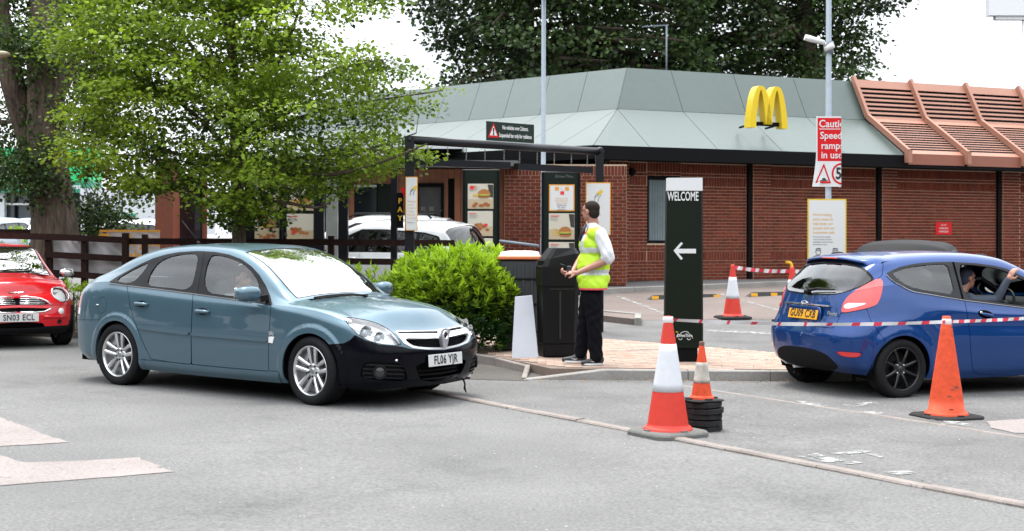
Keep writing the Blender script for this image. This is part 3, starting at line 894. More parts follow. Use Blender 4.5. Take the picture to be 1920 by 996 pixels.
def joined_boxes(name, items, m, parent=None):
    """items: (matrix 4x4, dims, colour) -> one mesh of boxes with a tint attribute"""
    n = len(items); V = np.zeros((n, 8, 3)); C_ = np.zeros((n, 8, 4))
    for i, (M, d, c) in enumerate(items):
        A = np.array(M); V[i] = (BOXV * d) @ A[:3, :3].T + A[:3, 3]; C_[i] = (*c, 1)
    T = (BOXF[None] + (np.arange(n) * 8)[:, None, None]).reshape(-1, 4)
    o = np_mesh(name, V.reshape(-1, 3), T, m, parent, smooth=False, attr={'tint': C_.reshape(-1, 4)}); o['kind'] = 'stuff'; return o

# raised island paved with small tan blocks
ISL_H = .116
isl = [(.44, 15.55), (2.0, 15.50), (3.95, 15.55), (4.35, 16.1), (4.2, 17.0), (3.42, 17.95), (1.32, 20.1), (-1.9, 20.6), (-1.9, 18.9), (-.42, 17.5)]
ISLAND = flat('island_paving', isl, .01, M_BED, thick=ISL_H - .012 - .01, sub=1.2)
M_BLOCK = mat('tan_block', (.31, .232, .188), .88, attr='tint', noise=.14, nscale=16, bump=.002, bscale=80, spec=.25)
bt = [(1, 1, 1), (1.12, 1.08, 1.05), (.86, .84, .84), (1.06, .94, .88), (.95, 1.0, 1.02), (1.18, 1.16, 1.14)]
blk_me = unit_block('paving_block', bt, .05, M_BLOCK, n=6)
items = []
k = 0
for j in range(0, 54):
    y = 15.56 + j * .1
    for i in range(-12, 24):
        x = i * .2 + (.1 if j % 2 else 0)
        if all(inpoly((x + a, y + b), isl) for a in (-.09, .09) for b in (-.045, .045)):
            items.append((x, y, random.choice(range(6)), random.uniform(-.0012, .0012)))
items.sort(key=lambda t: t[1]); rest = []
for n_, (x, y, t, dz) in enumerate(items):
    z = gz(x, y) + ISL_H - .012 + dz; M = Matrix.Translation((x, y, z))
    if n_ < 300: place_unit('paving_block', blk_me[t], ISLAND, M, (.195, .095, .022))
    else: rest.append((M, (.195, .095, .022), bt[t]))
joined_boxes('paving_block_field', rest, M_BLOCK, ISLAND)
for a, b in (((1128, 658), (1250, 654)), ((1320, 648), (1400, 654))):
    A_, B_ = gp(*a, ISL_H), gp(*b, ISL_H); g = MB(); g.box((0, 0, 0), (1, 1, 1)); d = B_ - A_
    Mq = Matrix.Translation((A_ + B_) / 2 + Vector((0, 0, .003))) @ Matrix.Rotation(math.atan2(d.y, d.x), 4, 'Z') @ Matrix.Diagonal((d.length, .05, .003, 1))
    g = MB(); g.box((0, 0, 0), (1, 1, 1), M=Mq); tag(g.build('painted_line', M_MARK), kind='structure')

def stones(name, piece, path, w, h, drop, m, L=.915, proud=0.0, gap=.008, jit=.004, hs=None, seed=0):
    """kerb of single stones along a path of (x, y); top at ground + h"""
    rr = random.Random(seed)
    base = MB(); pts = [Vector((p[0], p[1], 0)) for p in path]; seg = [(pts[i + 1] - pts[i]).length for i in range(len(pts) - 1)]; tot = sum(seg)
    def P(s):
        for i, l in enumerate(seg):
            if s <= l or i == len(seg) - 1: return pts[i] + (pts[i + 1] - pts[i]) * (s / l)
            s -= l
    s = 0; out = []
    root = None
    g = MB()
    n = 0
    while s < tot - .05:
        e = min(tot, s + L); a, b = P(s + gap / 2), P(e - gap / 2); d = (b - a); n_ = Vector((-d.y, d.x, 0)).normalized()
        ha = (hs(s) if hs else h) + rr.uniform(-jit, jit); hb = (hs(e) if hs else h) + rr.uniform(-jit, jit)
        za, zb = gz(a.x, a.y), gz(b.x, b.y); q = MB(); b_ = .012
        sec = [(-w / 2, -drop), (-w / 2, -b_), (-w / 2 + b_, 0), (w / 2 - b_, 0), (w / 2, -b_), (w / 2, -drop)]
        vs = [a + n_ * x + Vector((0, 0, za + ha + z)) for x, z in sec] + [b + n_ * x + Vector((0, 0, zb + hb + z)) for x, z in sec]
        fs = [(i, i + 6, (i + 1) % 6 + 6, (i + 1) % 6) for i in range(6)] + [(0, 1, 2, 3, 4, 5), (11, 10, 9, 8, 7, 6)]
        q.add(vs, fs)
        if root is None:
            bs = MB(); bs.bar(Vector((path[0][0], path[0][1], gz(*path[0][:2]) - .03)), Vector((path[-1][0], path[-1][1], gz(*path[-1][:2]) - .03)), w * .8, .04) if len(path) == 2 else bs.box((path[0][0], path[0][1], -.05), (.1, .1, .05))
            root = tag(bs.build(name, M_BED), kind='structure')
        q.build(piece, m, root, fix=True); s = e
    return root
ramp = lambda s: .012 + (.105) * sstep((s - .05) / .95)
stones('kerb', 'kerb_stone', [(.13, 15.30), (1.08, 15.42), (2.0, 15.42), (3.95, 15.47), (4.3, 15.72), (4.47, 16.2), (4.3, 17.05)], .13, .118, .16, M_CONC, hs=ramp, seed=1)
stones('kerb', 'edging_stone', [(.13, 15.30), (.40, 15.55), (-.44, 17.42), (-1.5, 18.4), (-4, 19.8), (-8.3, 21.6), (-14, 22)], .06, .11, .16, M_CONCP, L=.9, hs=lambda s: .02 + .09 * sstep(s / 1.2), seed=2)
stones('channel', 'channel_stone', [(Sa.x, Sa.y), (Sb.x, Sb.y)], .105, .022, .08, M_CONCP, jit=.006, seed=3)
c0, c1 = gp(1330, 731), gp(1920, 820); dd = (c1 - c0).normalized()
stones('channel', 'channel_stone', [(c0 - dd * .55).xy[:], (c1 + dd * 2).xy[:]], .07, .010, .06, M_CONCP, jit=.002, seed=4)
# small far island with its kerb
fi = [gp(1040, 577).xy[:], gp(1170, 578).xy[:], gp(1197, 574).xy[:], gp(1196, 566).xy[:], gp(1040, 558).xy[:]]
flat('island_paving', [tuple(p) for p in fi], .0, M_BAYS, thick=.11, sub=1)
stones('kerb', 'kerb_stone', [tuple(p) for p in fi[:4]], .12, .13, .2, M_CONC, seed=5)
# planted bed behind the parked car
flat('planting_bed', [(-.5, 17.5), (-1.5, 18.5), (-4, 19.9), (-8.3, 21.7), (-14, 22.1), (-14, 24.2), (-1.9, 22.2), (-1.9, 18.9)], .0, M_SOIL, thick=.10, sub=1.2)
# broken grit and dead leaves along kerbs
def litter(name, n, path, spread, size, m, kind_label=None, seed=0, up=.0):
    rr = random.Random(seed); V = []; T = []
    for i in range(n):
        k = rr.randrange(len(path) - 1); t = rr.random(); a, b = path[k], path[k + 1]
        x = a[0] + (b[0] - a[0]) * t + rr.gauss(0, spread); y = a[1] + (b[1] - a[1]) * t + rr.gauss(0, spread); s = size * rr.uniform(.4, 1.4); z = gz(x, y) + .012 + up
        an = rr.uniform(0, 6.28); b0 = len(V)
        for q in range(4):
            r_ = s * rr.uniform(.6, 1); V.append((x + r_ * math.cos(an + q * 1.57), y + r_ * math.sin(an + q * 1.57), z + (s * .5 if q == 1 else 0)))
        T.append((b0, b0 + 1, b0 + 2, b0 + 3))
    o = np_mesh(name, np.array(V), np.array(T), m, smooth=False); o['kind'] = 'stuff'; return o
litter('fallen_leaves', 260, [(.2, 15.25), (4.2, 15.3)], .10, .014, mat('dead_leaf', (.22, .13, .05), .9))
litter('fallen_leaves', 120, [(.5, 15.9), (3.8, 16.2), (2.5, 18)], .5, .014, mat('dead_leaf', (.22, .13, .05), .9), up=ISL_H, seed=4)
litter('grit', 900, [(Sa.x, Sa.y), (Sb.x, Sb.y)], .10, .008, mat('grit_dark', (.10, .095, .09), .9), seed=2)
litter('grit', 1500, [(-6, 8), (6, 12), (0, 14), (5, 16)], 3.0, .006, mat('grit_pale', (.34, .33, .31), .9), seed=9, up=-.006)
# ------------------------------------------------------------------ the restaurant
def pz(u, v, z):
    y = FPX * (CH - z) / (v - HY); return Vector(((u - 960) / FPX * y, y, z))
TH = rad(24.6); BD = Vector((math.cos(TH), math.sin(TH), 0)); BN = Vector((-math.sin(TH), math.cos(TH), 0))
LD = Vector((-math.cos(rad(43)), math.sin(rad(43)), 0)); LN = Vector((math.sin(rad(43)), math.cos(rad(43)), 0))
RE = pz(1112, 272, 3.56); RB = pz(1157, 204, 4.53); RT = pz(1175, 126.5, 5.585)
def t_at(o, u, d=None):
    """distance along d from o to where the photo column u crosses"""
    d = d or BD; k = (u - 960) / FPX; return (k * o.y - o.x) / (d.x - k * d.y)
M_RG = mat('green_roof_panel', (.034, .057, .048), .42, noise=.10, nscale=.8, spec=.5, coat=.35, coat_rough=.35, noise2=(.06, 6), metal=.0)
M_RSEAM = mat('roof_seam', (.02, .025, .024), .8)
M_BLACK = mat('black_fascia', (.004, .004, .0045), .7, spec=.1)
M_TERRA = mat('terracotta_metal', (.31, .145, .098), .5, noise=.08, nscale=2, spec=.4)
M_BRICK = mat('red_brick', (.125, .026, .014), .88, attr='tint', noise=.22, nscale=6, bump=.003, bscale=40, spec=.2)
M_MORTAR = mat('mortar', (.42, .32, .23), .95, noise=.15, nscale=12)
M_WOODC = mat('brown_cladding', (.30, .105, .05), .55, attr='tint', noise=.15, nscale=5)
M_DGREEN = mat('dark_green_board', (.006, .011, .008), .4, spec=.18)
M_WGLASS = mat('building_glass', (.16, .20, .21), .12, spec=.8, noise=.25, nscale=1.2)
BUILD = empty('restaurant_building', (RE.x, RE.y, gz(RE.x, RE.y)), 0, 'red brick drive-through restaurant with a green panelled mansard roof and terracotta louvres', 'building')
BI = Matrix.Translation(-Vector(BUILD.location))
def bb(g, name, m, parent=None, fix=False):
    """link as a child of the building (or of one of its parts), coordinates given in the world"""
    M = BI
    g.v = [tuple(M @ Vector(p)) for p in g.v]
    return g.build(name, m, parent or BUILD, fix=fix)
def slab(P, th, nrm):
    """prism: outline P (world points, planar) thickened by th along -nrm"""
    n = len(P); nrm = Vector(nrm).normalized()
    return [Vector(p) for p in P] + [Vector(p) - nrm * th for p in P], [tuple(range(n)), tuple(range(2 * n - 1, n - 1, -1))] + [(i, i + n, (i + 1) % n + n, (i + 1) % n) for i in range(n)]
def shrink(P, a):
    c = sum((Vector(p) for p in P), Vector()) / len(P); out = []
    n = len(P)
    for i in range(n):
        p, q, r = Vector(P[i - 1]), Vector(P[i]), Vector(P[(i + 1) % n]); e1 = (p - q).normalized(); e2 = (r - q).normalized()
        s = e1.cross(e2).length; out.append(q + (e1 + e2) * a / max(s, .3))
    return out
def roof_panel(P, name='roof_panel', m=None, th=.03):
    n = (Vector(P[1]) - Vector(P[0])).cross(Vector(P[2]) - Vector(P[0])).normalized()
    if n.z < 0: n = -n
    v, f = slab(shrink(P, .006), th, n); g = MB(); g.add(v, f); return bb(g, name, m or M_RG, fix=True)
# front slopes: eave e(t), break b(t), top q(t) (t from each corner point along the front)
tb0 = (RB - RE).dot(BD); tt0 = (RT - RE).dot(BD)
inB = (RB - RE).dot(BN); inT = (RT - RE).dot(BN)
def fe(t): return RE + BD * t
def fb(t): return RE + BD * t + BN * inB + Vector((0, 0, RB.z - RE.z))
def ft(t): return RE + BD * t + BN * inT + Vector((0, 0, RT.z - RE.z))
TG = t_at(RE, 1697)                                   # where the green ends and the louvres start
roof_panel([fe(0), fe(tb0), fb(tb0)])
ts = [tb0]
while ts[-1] < TG - .9: ts.append(ts[-1] + 1.79)
ts = [t for t in ts if t < TG - .6] + [TG]
for a, b in zip(ts[:-1], ts[1:]): roof_panel([fe(a), fe(b), fb(b), fb(a)])
roof_panel([fb(tb0), fb(ts[1]), ft(ts[1]), ft(tt0)])
for a, b in zip(ts[1:-1], ts[2:]): roof_panel([fb(a), fb(b), ft(b), ft(a)])
# left slopes
LL = 12.2
lB = RB - RE; lT = RT - RE
def le(t): return RE + LD * t
def lb(t): return RB + LD * t
def lt(t): return RT + LD * t
n_ = int(LL / 1.22); w_ = LL / n_
roof_panel([le(0), lb(0), le(w_ * .9)])
for i in range(n_):
    a, b = i * w_, (i + 1) * w_
    roof_panel([lb(a), lb(b), le(b + w_ * .9), le(a + w_ * .9)]); roof_panel([lt(a), lt(b), lb(b), lb(a)])
# dark deck under the panels, flat top, fascia and soffit
g = MB(); dz = Vector((0, 0, -.05)); TR = 15.5
for A_, B_, C_, D_ in ((fe(0), fe(TR), fb(TR), fb(tb0)), (fb(tb0), fb(TR), ft(TR), ft(tt0)), (le(0), lb(0), lb(LL), le(LL + 1)), (lb(0), lt(0), lt(LL), lb(LL))):
    g.quad(A_ + dz, B_ + dz, C_ + dz, D_ + dz)
g.add([lt(0) + dz, ft(TR) + dz, ft(TR) + BN * 9 + dz, lt(LL) + LN * 6 + dz, lt(LL) + dz], [(0, 1, 2, 3, 4)])
bb(g, 'roof_deck', M_BLACK)
g = MB()
g.bar(fe(-.02) + Vector((0, 0, -.15)) - BN * .0, fe(TR) + Vector((0, 0, -.15)), .06, .30, 0); g.bar(le(0) + Vector((0, 0, -.15)), le(LL + 1) + Vector((0, 0, -.15)), .06, .30, 0)
bb(g, 'fascia', M_BLACK)
g = MB(); s0 = Vector((0, 0, -.29))
g.add([fe(0) + s0, fe(TR) + s0, fe(TR) + BN * 1.4 + s0, fe(0) + BN * 1.4 + s0], [(0, 1, 2, 3)]); g.add([le(0) + s0, fe(0) + BN * 1.4 + s0, le(LL) + LN * 1.4 + s0, le(LL) + s0], [(0, 1, 2, 3)])
bb(g, 'soffit', M_BLACK)

# terracotta louvres: ribs, rails and slats
def lp(t, u, off=0.0, upper=True):
    """point on the slope: u from 0 (bottom) to 1 (top)"""
    a, b = (fb(t), ft(t)) if upper else (fe(t), fb(t)); nn = BD.cross(b - a).normalized()
    if nn.z < 0: nn = -nn
    return a + (b - a) * u + nn * off
ribs = [TG + i * 1.87 for i in range(5)]
g = MB()
for k, t in enumerate(ribs):
    g = MB()
    e0 = lp(t, 0, .10, False) - BN * .06; e1 = lp(t, 1, .12, False); e2 = lp(t, 1.05, .10)
    g.bar(e0 + Vector((0, 0, -.27)), e0 + Vector((0, 0, .03)), .11, .16, up=BN); g.bar(e0, e1, .09, .13, up=BN + Vector((0, 0, 1))); g.bar(e1, e2, .09, .13, up=Vector((0, 0, 1)) - BN * .3)
    bb(g, 'louvre_rib', M_TERRA)
for a, b in zip(ribs[:-1], ribs[1:]):
    a2, b2 = a + .046, b - .046
    def plank(u0, u1, upper, off=.04, th=.03, name='louvre_slat'):
        P = [lp(a2, u0, off, upper), lp(b2, u0, off, upper), lp(b2, u1, off, upper), lp(a2, u1, off, upper)]
        n = (P[1] - P[0]).cross(P[2] - P[0]).normalized()
        if n.z < 0: n = -n
        v, f = slab(P, th, n); q = MB(); q.add(v, f); return bb(q, name, M_TERRA, fix=True)
    plank(.865, 1.02, True, .05, .06, 'louvre_rail')
    N = 7; u0, u1 = .08, .865; st = (u1 - u0) / N
    plank(0.0, .08, True, .05, .05, 'louvre_rail')
    for i in range(N):
        if i < N: plank(u0 + st * (i + .56), u0 + st * (i + 1), True, .05, .012)
    plank(.93, 1.0, False, .05, .05, 'louvre_rail'); plank(0, .10, False, .05, .05, 'louvre_rail')
    N = 12; u0, u1 = .10, .93; st = (u1 - u0) / N
    for i in range(N): plank(u0 + st * (i + .68), u0 + st * (i + 1), False, .05, .006)
    q = MB(); e = BN * .03; q.bar(fe(a2) - e + Vector((0, 0, -.10)), fe(b2) - e + Vector((0, 0, -.10)), .05, .25); bb(q, 'louvre_fascia', mat('terracotta_fascia', (.22, .075, .045), .5, noise=.08, nscale=2))

# ------- brick walls
WI = .72
WO = RE + BN * WI                                     # front wall line
tint_cols = [(1, 1, 1), (.82, .80, .82), (1.18, 1.14, 1.1), (.9, 1.0, 1.05), (1.08, .95, .9), (.70, .72, .76), (1.0, .88, .85), (1.25, 1.25, 1.2)]
brick_me = unit_block('brick', tint_cols, .1, M_BRICK, n=8)
BRICKS = []                                           # (matrix, dims, tint index, distance, parent)
def brick_face(O, d, L, z0, z1, parent, soldier=(), phase=0.0):
    """bricks on the face that starts at O, runs L along d and faces the camera side"""
    nrm = Vector((d.y, -d.x, 0)); R_ = Matrix(((d.x, -nrm.x, 0, 0), (d.y, -nrm.y, 0, 0), (0, 0, 1, 0), (0, 0, 0, 1)))
    nr = int((z1 - z0) / .075); row = 0; z = z0
    j = .014
    while z < z1 - .03:
        sol = [s for s in soldier if abs(z - s) < .04]
        if sol:
            x = 0
            while x < L - .02:
                w = min(.075, L - x); c = O + d * (x + w / 2) + Vector((0, 0, z + .1125)) + nrm * .002
                BRICKS.append((R_.copy(), c, (w - j, .022, .225 - j), parent)); x += .075
            z += .225; row += 3; continue
        x = -(.1125 if row % 2 else 0) - phase
        while x < L - .01:
            a, b = max(0, x), min(L, x + .225)
            if b - a > .03:
                c = O + d * ((a + b) / 2) + Vector((0, 0, z + .0375)) + nrm * .002
                BRICKS.append((R_.copy(), c, (b - a - j, .022, .075 - j), parent))
            x += .225
        z += .075; row += 1
def wall_part(O, d, L, z0, z1, thick=.25, **k):
    nrm = Vector((d.y, -d.x, 0)); g = MB(); P = [O, O + d * L, O + d * L - nrm * thick, O - nrm * thick]
    v = [Vector((p.x, p.y, z0)) for p in P] + [Vector((p.x, p.y, z1)) for p in P]
    g.add(v, [(0, 1, 5, 4), (1, 2, 6, 5), (2, 3, 7, 6), (3, 0, 4, 7), (4, 5, 6, 7), (3, 2, 1, 0)])
    w = bb(g, 'wall', M_MORTAR)
    brick_face(Vector((O.x, O.y, 0)), d, L, z0 + k.pop('skip', 0), z1, w, **k)
    return w
ZG = .55; ZT = 3.27
tx = [t_at(WO, u) for u in (1139, 1174, 1398, 1407, 1440, 1640, 1649, 1676, 1865, 1874, 1906, 2110)]
sold = (ZG + .45, 2.72, 3.02)
PI_ = .12                                             # how far piers stand out
w0 = WO
def pier(a, b):
    wall_part(w0 + BD * a - BN * PI_, BD, b - a, ZG, ZT)
    O = w0 + BD * a; nr = -BD                          # return of the pier on its left side, seen from here
    brick_face(Vector((O.x, O.y, 0)), -BN, PI_, ZG, ZT, WALL_LAST[0])
WALL_LAST = [None]
_wp = wall_part
def wall_part(*a, **k):
    WALL_LAST[0] = _wp(*a, **k); return WALL_LAST[0]
pier(tx[0], tx[1])
WIN = (1213, 1252)
wa, wb = t_at(WO, 1213), t_at(WO, 1252) + .35
wz0, wz1 = at(1230, 456, WO.y + 1.0).z, at(1230, 329, WO.y + 1.0).z
wall_part(w0 + BD * tx[1], BD, wa - tx[1], ZG, ZT, soldier=sold)
wall_part(w0 + BD * wa, BD, wb - wa, ZG, wz0, soldier=sold)
wall_part(w0 + BD * wa, BD, wb - wa, wz1, ZT, soldier=(3.02,))
wall_part(w0 + BD * wb, BD, tx[2] - wb, ZG, ZT, soldier=sold)
for i, (a, b, c, d) in enumerate(((tx[2], tx[3], tx[4], tx[5]), (tx[5], tx[6], tx[7], tx[8]), (tx[8], tx[9], tx[10], tx[11]))):
    g = MB(); p = w0 + BD * ((a + b) / 2) - BN * .05; g.bar((p.x, p.y, ZG), (p.x, p.y, ZT), .09, .07, up=BN); bb(g, 'downpipe', M_BLACK)
    wall_part(w0 + BD * a, BD, b - a, ZG, ZT)
    pier(b, c); wall_part(w0 + BD * c, BD, d - c, ZG, ZT, soldier=sold)
# window
win = MB(); Wc = w0 + BD * wa
for (x0, x1, z0, z1) in ((0, .07, wz0, wz1), (wb - wa - .07, wb - wa, wz0, wz1), (.07, wb - wa - .07, wz0, wz0 + .07), (.07, wb - wa - .07, wz1 - .10, wz1)):
    P = [Wc + BD * x0 + BN * .03, Wc + BD * x1 + BN * .03, Wc + BD * x1 + BN * .10, Wc + BD * x0 + BN * .10]
    win.add([Vector((p.x, p.y, z)) for z in (z0, z1) for p in P], [(0, 1, 5, 4), (1, 2, 6, 5), (2, 3, 7, 6), (3, 0, 4, 7), (4, 5, 6, 7), (3, 2, 1, 0)])
WO_ = bb(win, 'window', M_BLACK)
g = MB(); a_, b_ = Wc + BN * .06 + BD * .06, Wc + BN * .06 + BD * (wb - wa - .06); g.quad(Vector((a_.x, a_.y, wz0 + .06)), Vector((b_.x, b_.y, wz0 + .06)), Vector((b_.x, b_.y, wz1 - .08)), Vector((a_.x, a_.y, wz1 - .08))); bb(g, 'pane', M_WGLASS, WO_)
# vertical blind slats behind the pane show as faint stripes
for k in range(11):
    x = .10 + k * .07
    if x < wb - wa - .1:
        g = MB(); p = Wc + BN * .055 + BD * x; g.bar((p.x, p.y, wz0 + .07), (p.x, p.y, wz1 - .09), .004, .003); bb(g, 'blind_cord', M_BLACK, WO_)
# security camera dome under the soffit
g = MB(); p = w0 + BD * (tx[1] + .12) - BN * .05; v, f = superell((p.x, p.y, 3.03), (.09, .09, .09), 1, 1, 14, 8); g.add(v, f, 0, True); bb(g, 'camera_dome', M_BLACK)
# left return: brick bay, then brown boards with the serving window
KY = 30.35; c0 = w0 + BD * tx[0]
xl = (946 - 960) / FPX * KY; X_ = Vector((1, 0, 0))
wall_part(Vector((xl, KY, 0)), X_, c0.x + .35 - xl, ZG - .06, 3.14, soldier=(2.86,))
clad = MB(); CY = 31.0
x0 = (470 - 960) / FPX * CY
g = MB(); g.box(((x0 + xl) / 2 + 0, CY + .12, 1.85), (xl + .3 - x0, .15, 2.7)); CW = bb(g, 'clad_wall', M_BLACK)
op = [(785, 826, 350, 470), (841, 848, 335, 470), (664, 706, 348, 470), (706, 734, 345, 470), (600, 640, 345, 470), (520, 590, 345, 470)]
rr = random.Random(5); x = x0
while x < xl:
    w = .138; u = 960 + (x + w / 2) * FPX / CY; top = 3.06; bot = .5
    for (u0, u1, v0, v1) in op:
        if u0 - 1 < u < u1 + 1: bot = CH - (v0 - HY) / FPX * CY
    k = rr.choice([(1, 1, 1), (.9, .9, .9), (1.1, 1.08, 1.05), (.95, .9, .85)])
    if top - bot > .1:
        g = MB(); g.box((x + w / 2, CY, (top + bot) / 2), (w - .008, .03, top - bot)); o = bb(g, 'board', M_WOODC, CW)
        a = o.data.attributes.new('tint', 'FLOAT_COLOR', 'POINT'); a.data.foreach_set('color', [*k, 1.0] * len(o.data.vertices))
    x += w
# serving window: dark frame round a grey pane
def atp(u, v, y): return at(u, v, y)
g = MB(); a, b = atp(785, 350, CY - .05), atp(826, 470, CY - .05)
for P in (((a.x - .04, CY - .02, (a.z + b.z) / 2), (.07, .14, a.z - b.z)), ((b.x + .04, CY - .02, (a.z + b.z) / 2), (.07, .14, a.z - b.z)), (((a.x + b.x) / 2, CY - .02, a.z + .03), (b.x - a.x + .15, .14, .08))): g.box(*P)
SW = bb(g, 'serving_window', M_BLACK)
g = MB(); g.box(((a.x + b.x) / 2, CY + .03, (a.z + b.z) / 2), (b.x - a.x, .01, a.z - b.z)); bb(g, 'pane', mat('dim_room_glass', (.07, .068, .066), .25, noise=.2, nscale=3), SW)
for i in range(4):
    g = MB(); q = atp(793 + i % 2 * 16, 392 + i // 2 * 12, CY - .0); g.box((q.x, CY + .02, q.z), (.11, .006, .09)); bb(g, 'notice', mat('dim_notice', (.16, .155, .15), .7), SW)
a, b = atp(664, 352, CY - .02), atp(706, 420, CY - .02)
g = MB(); g.box(((a.x + b.x) / 2, CY - .01, (a.z + b.z) / 2), (b.x - a.x, .02, a.z - b.z)); W2 = bb(g, 'window', mat('dark_blue_glass', (.012, .014, .02), .1, spec=.8, noise=.5, nscale=4))
g = MB(); g.box(((a.x + b.x) / 2, CY - .03, a.z + .03), (b.x - a.x, .04, .05)); bb(g, 'head_rail', M_WHITE, W2)
a, b = atp(708, 346, CY - .06), atp(733, 430, CY - .06); g = MB(); g.box(((a.x + b.x) / 2, CY - .05, (a.z + b.z) / 2), (b.x - a.x, .05, a.z - b.z)); bb(g, 'green_shutter', M_DGREEN)
g = MB(); g.box(((x0 + xl) / 2, CY - .45, 3.14), (xl - x0 + .6, 1.3, .12)); bb(g, 'canopy', mat('canopy_grey', (.10, .10, .10), .6))
g = MB(); cx0, cx1 = atp(600, 275, 33.5).x, atp(868, 275, 33.5).x; g.box(((cx0 + cx1) / 2, 34.1, 3.72), (cx1 - cx0, 2.2, .16)); bb(g, 'white_canopy', M_WHITE)
# back volume so that nothing shows through
g = MB(); q0 = w0 + BN * .3 + BD * tx[0]; P = [q0, q0 + BD * 13, q0 + BD * 13 + BN * 7, q0 + BN * 7 - BD * 2, Vector((x0, CY + 6, 0)), Vector((x0, CY + .2, 0)), Vector((xl, CY + .2, 0))]
g.add([Vector((p.x, p.y, z)) for z in (.3, 3.3) for p in P], [(i, (i + 1) % 7, 7 + (i + 1) % 7, 7 + i) for i in range(7)] + [tuple(range(7, 14))]); bb(g, 'core', M_BLACK)
# place the bricks: the 300 that show largest singly, the rest joined per wall
BRICKS = [b for b in BRICKS if (b[1].y > 2)]
for i, b in enumerate(BRICKS): pass
def bkey(b):
    q = b[1]; u = 960 + q.x / q.y * FPX; v = HY - (q.z - CH) / q.y * FPX
    hid = (u > 1925) or (v > 470 and u > 1480) or (v > 400 and u < 1175 and u > 1085) or (q.z > 2.6 and u > 1100) or (1010 < u < 1090) or (1245 < u < 1320)
    return q.y + (100 if hid else 0) - (b[2][2] > .2) * .5
BRICKS.sort(key=bkey); per = {}
rr = random.Random(8)
for i, (R_, c, dm, par) in enumerate(BRICKS):
    t = min(7, int(abs(rr.gauss(0, 2.6)))); M = BI @ Matrix.Translation(c + Vector((0, 0, 0))) @ R_
    if i < 300: place_unit('brick', brick_me[t], par, M, dm)
    else: per.setdefault(par.name, []).append((M, dm, tint_cols[t]))
for nm, it in per.items(): joined_boxes('brickwork', it, M_BRICK, bpy.data.objects[nm])

# footway by the wall with its kerb, wheel stops
fw = [w0 + BD * -3 - BN * 1.25, w0 + BD * 14 - BN * 1.25, w0 + BD * 14 + BN * .2, w0 + BD * -3 + BN * .2]
flat('footway', [p.xy[:] for p in fw], .0, mat('footway_grey', (.105, .10, .10), .9, noise=.15, nscale=20), thick=.105, sub=2)
stones('kerb', 'kerb_stone', [(fw[0] - BN * .07).xy[:], (fw[1] - BN * .07).xy[:]], .13, .115, .2, M_CONC, seed=6)
M_STOP = mat('stop_rubber', (.035, .035, .036), .8, noise=.2, nscale=20); M_YEL = mat('reflector_yellow', (.72, .36, .02), .4)
def wheel_stop(u0, u1, v):
    a, b = gp(u0, v), gp(u1, v - .5); L = 1.78
    r = empty('wheel_stop', a + BD * (L / 2), TH, None, 'wheel stop', 'rubber wheel stops in the parking bays')
    g = MB(); 
    pr = [(-.075, 0), (.075, 0), (.05, .1), (-.05, .1)]; n = 4
    vs = [(x * L / 2 + (-x) * (.16 if z > .05 else 0), y, z) for x in (-1, 1) for y, z in pr]
    g.add(vs, [(0, 1, 2, 3), (7, 6, 5, 4)] + [(i, i + 4, (i + 1) % 4 + 4, (i + 1) % 4) for i in range(4)]); g.build('rubber_block', M_STOP, r, fix=True)
    for k in (-.52, -.17, .17, .52):
        g = MB(); g.box((k * L * .8, -.066, .048), (.16, .012, .066), M=Matrix.Translation((k * 0, 0, 0))); g.build('reflector', M_YEL, r)
    return r
for (u0, v, lab) in ((1214, 545.5, 'black rubber wheel stop with amber reflectors, partly behind the dark green totem'), (1400, 543, 'black rubber wheel stop with amber reflectors, between far cone and blue car'), (1680, 541, 'black rubber wheel stop with amber reflectors, on the bay seen through the blue car')):
    tag(wheel_stop(u0, u0 + 100, v), lab)
# yellow bent pipe guard by the wall
g = MB(); p = at(1484, 522, WO.y + 1.9); z0 = gz(p.x, p.y) + .1
g.tube([(p.x, p.y, z0), (p.x, p.y, z0 + .34), (p.x - .02, p.y, z0 + .385), (p.x - .06, p.y, z0 + .40), (p.x - .14, p.y + .02, z0 + .40)], .042, 10)
tag(g.build('pipe_guard', mat('guard_yellow', (.75, .42, .02), .5, noise=.1, nscale=20)), 'short bent yellow steel pipe standing against the brick wall', 'pipe')
# sign on the wall
a = WO + BD * t_at(WO, 1753) - BN * .02; b = WO + BD * t_at(WO, 1783) - BN * .02
zc0, zc1 = at(1768, 438.5, a.y).z, at(1768, 415, a.y).z
M = frame(((a.x + b.x) / 2, (a.y + b.y) / 2, (zc0 + zc1) / 2), BD)
M_SIGNR = mat('sign_red', (.52, .008, .012), .5, spec=.2); M_SIGNW = mat('sign_white', (.58, .58, .575), .5, spec=.2)
ws_ = panel_rect('wall_sign', (b - a).length, zc1 - zc0, M_SIGNR, M, .006)
tag(ws_, 'small red rectangular parking notice fixed on the brick wall', 'sign')
text_mesh('lettering', 'DO NOT\nREVERSE INTO\nPARKING BAYS', .062, M_SIGNW, ws_, M @ Matrix.Translation((0, 0, .009)), bold=.012, sx=.72, line=1.35)

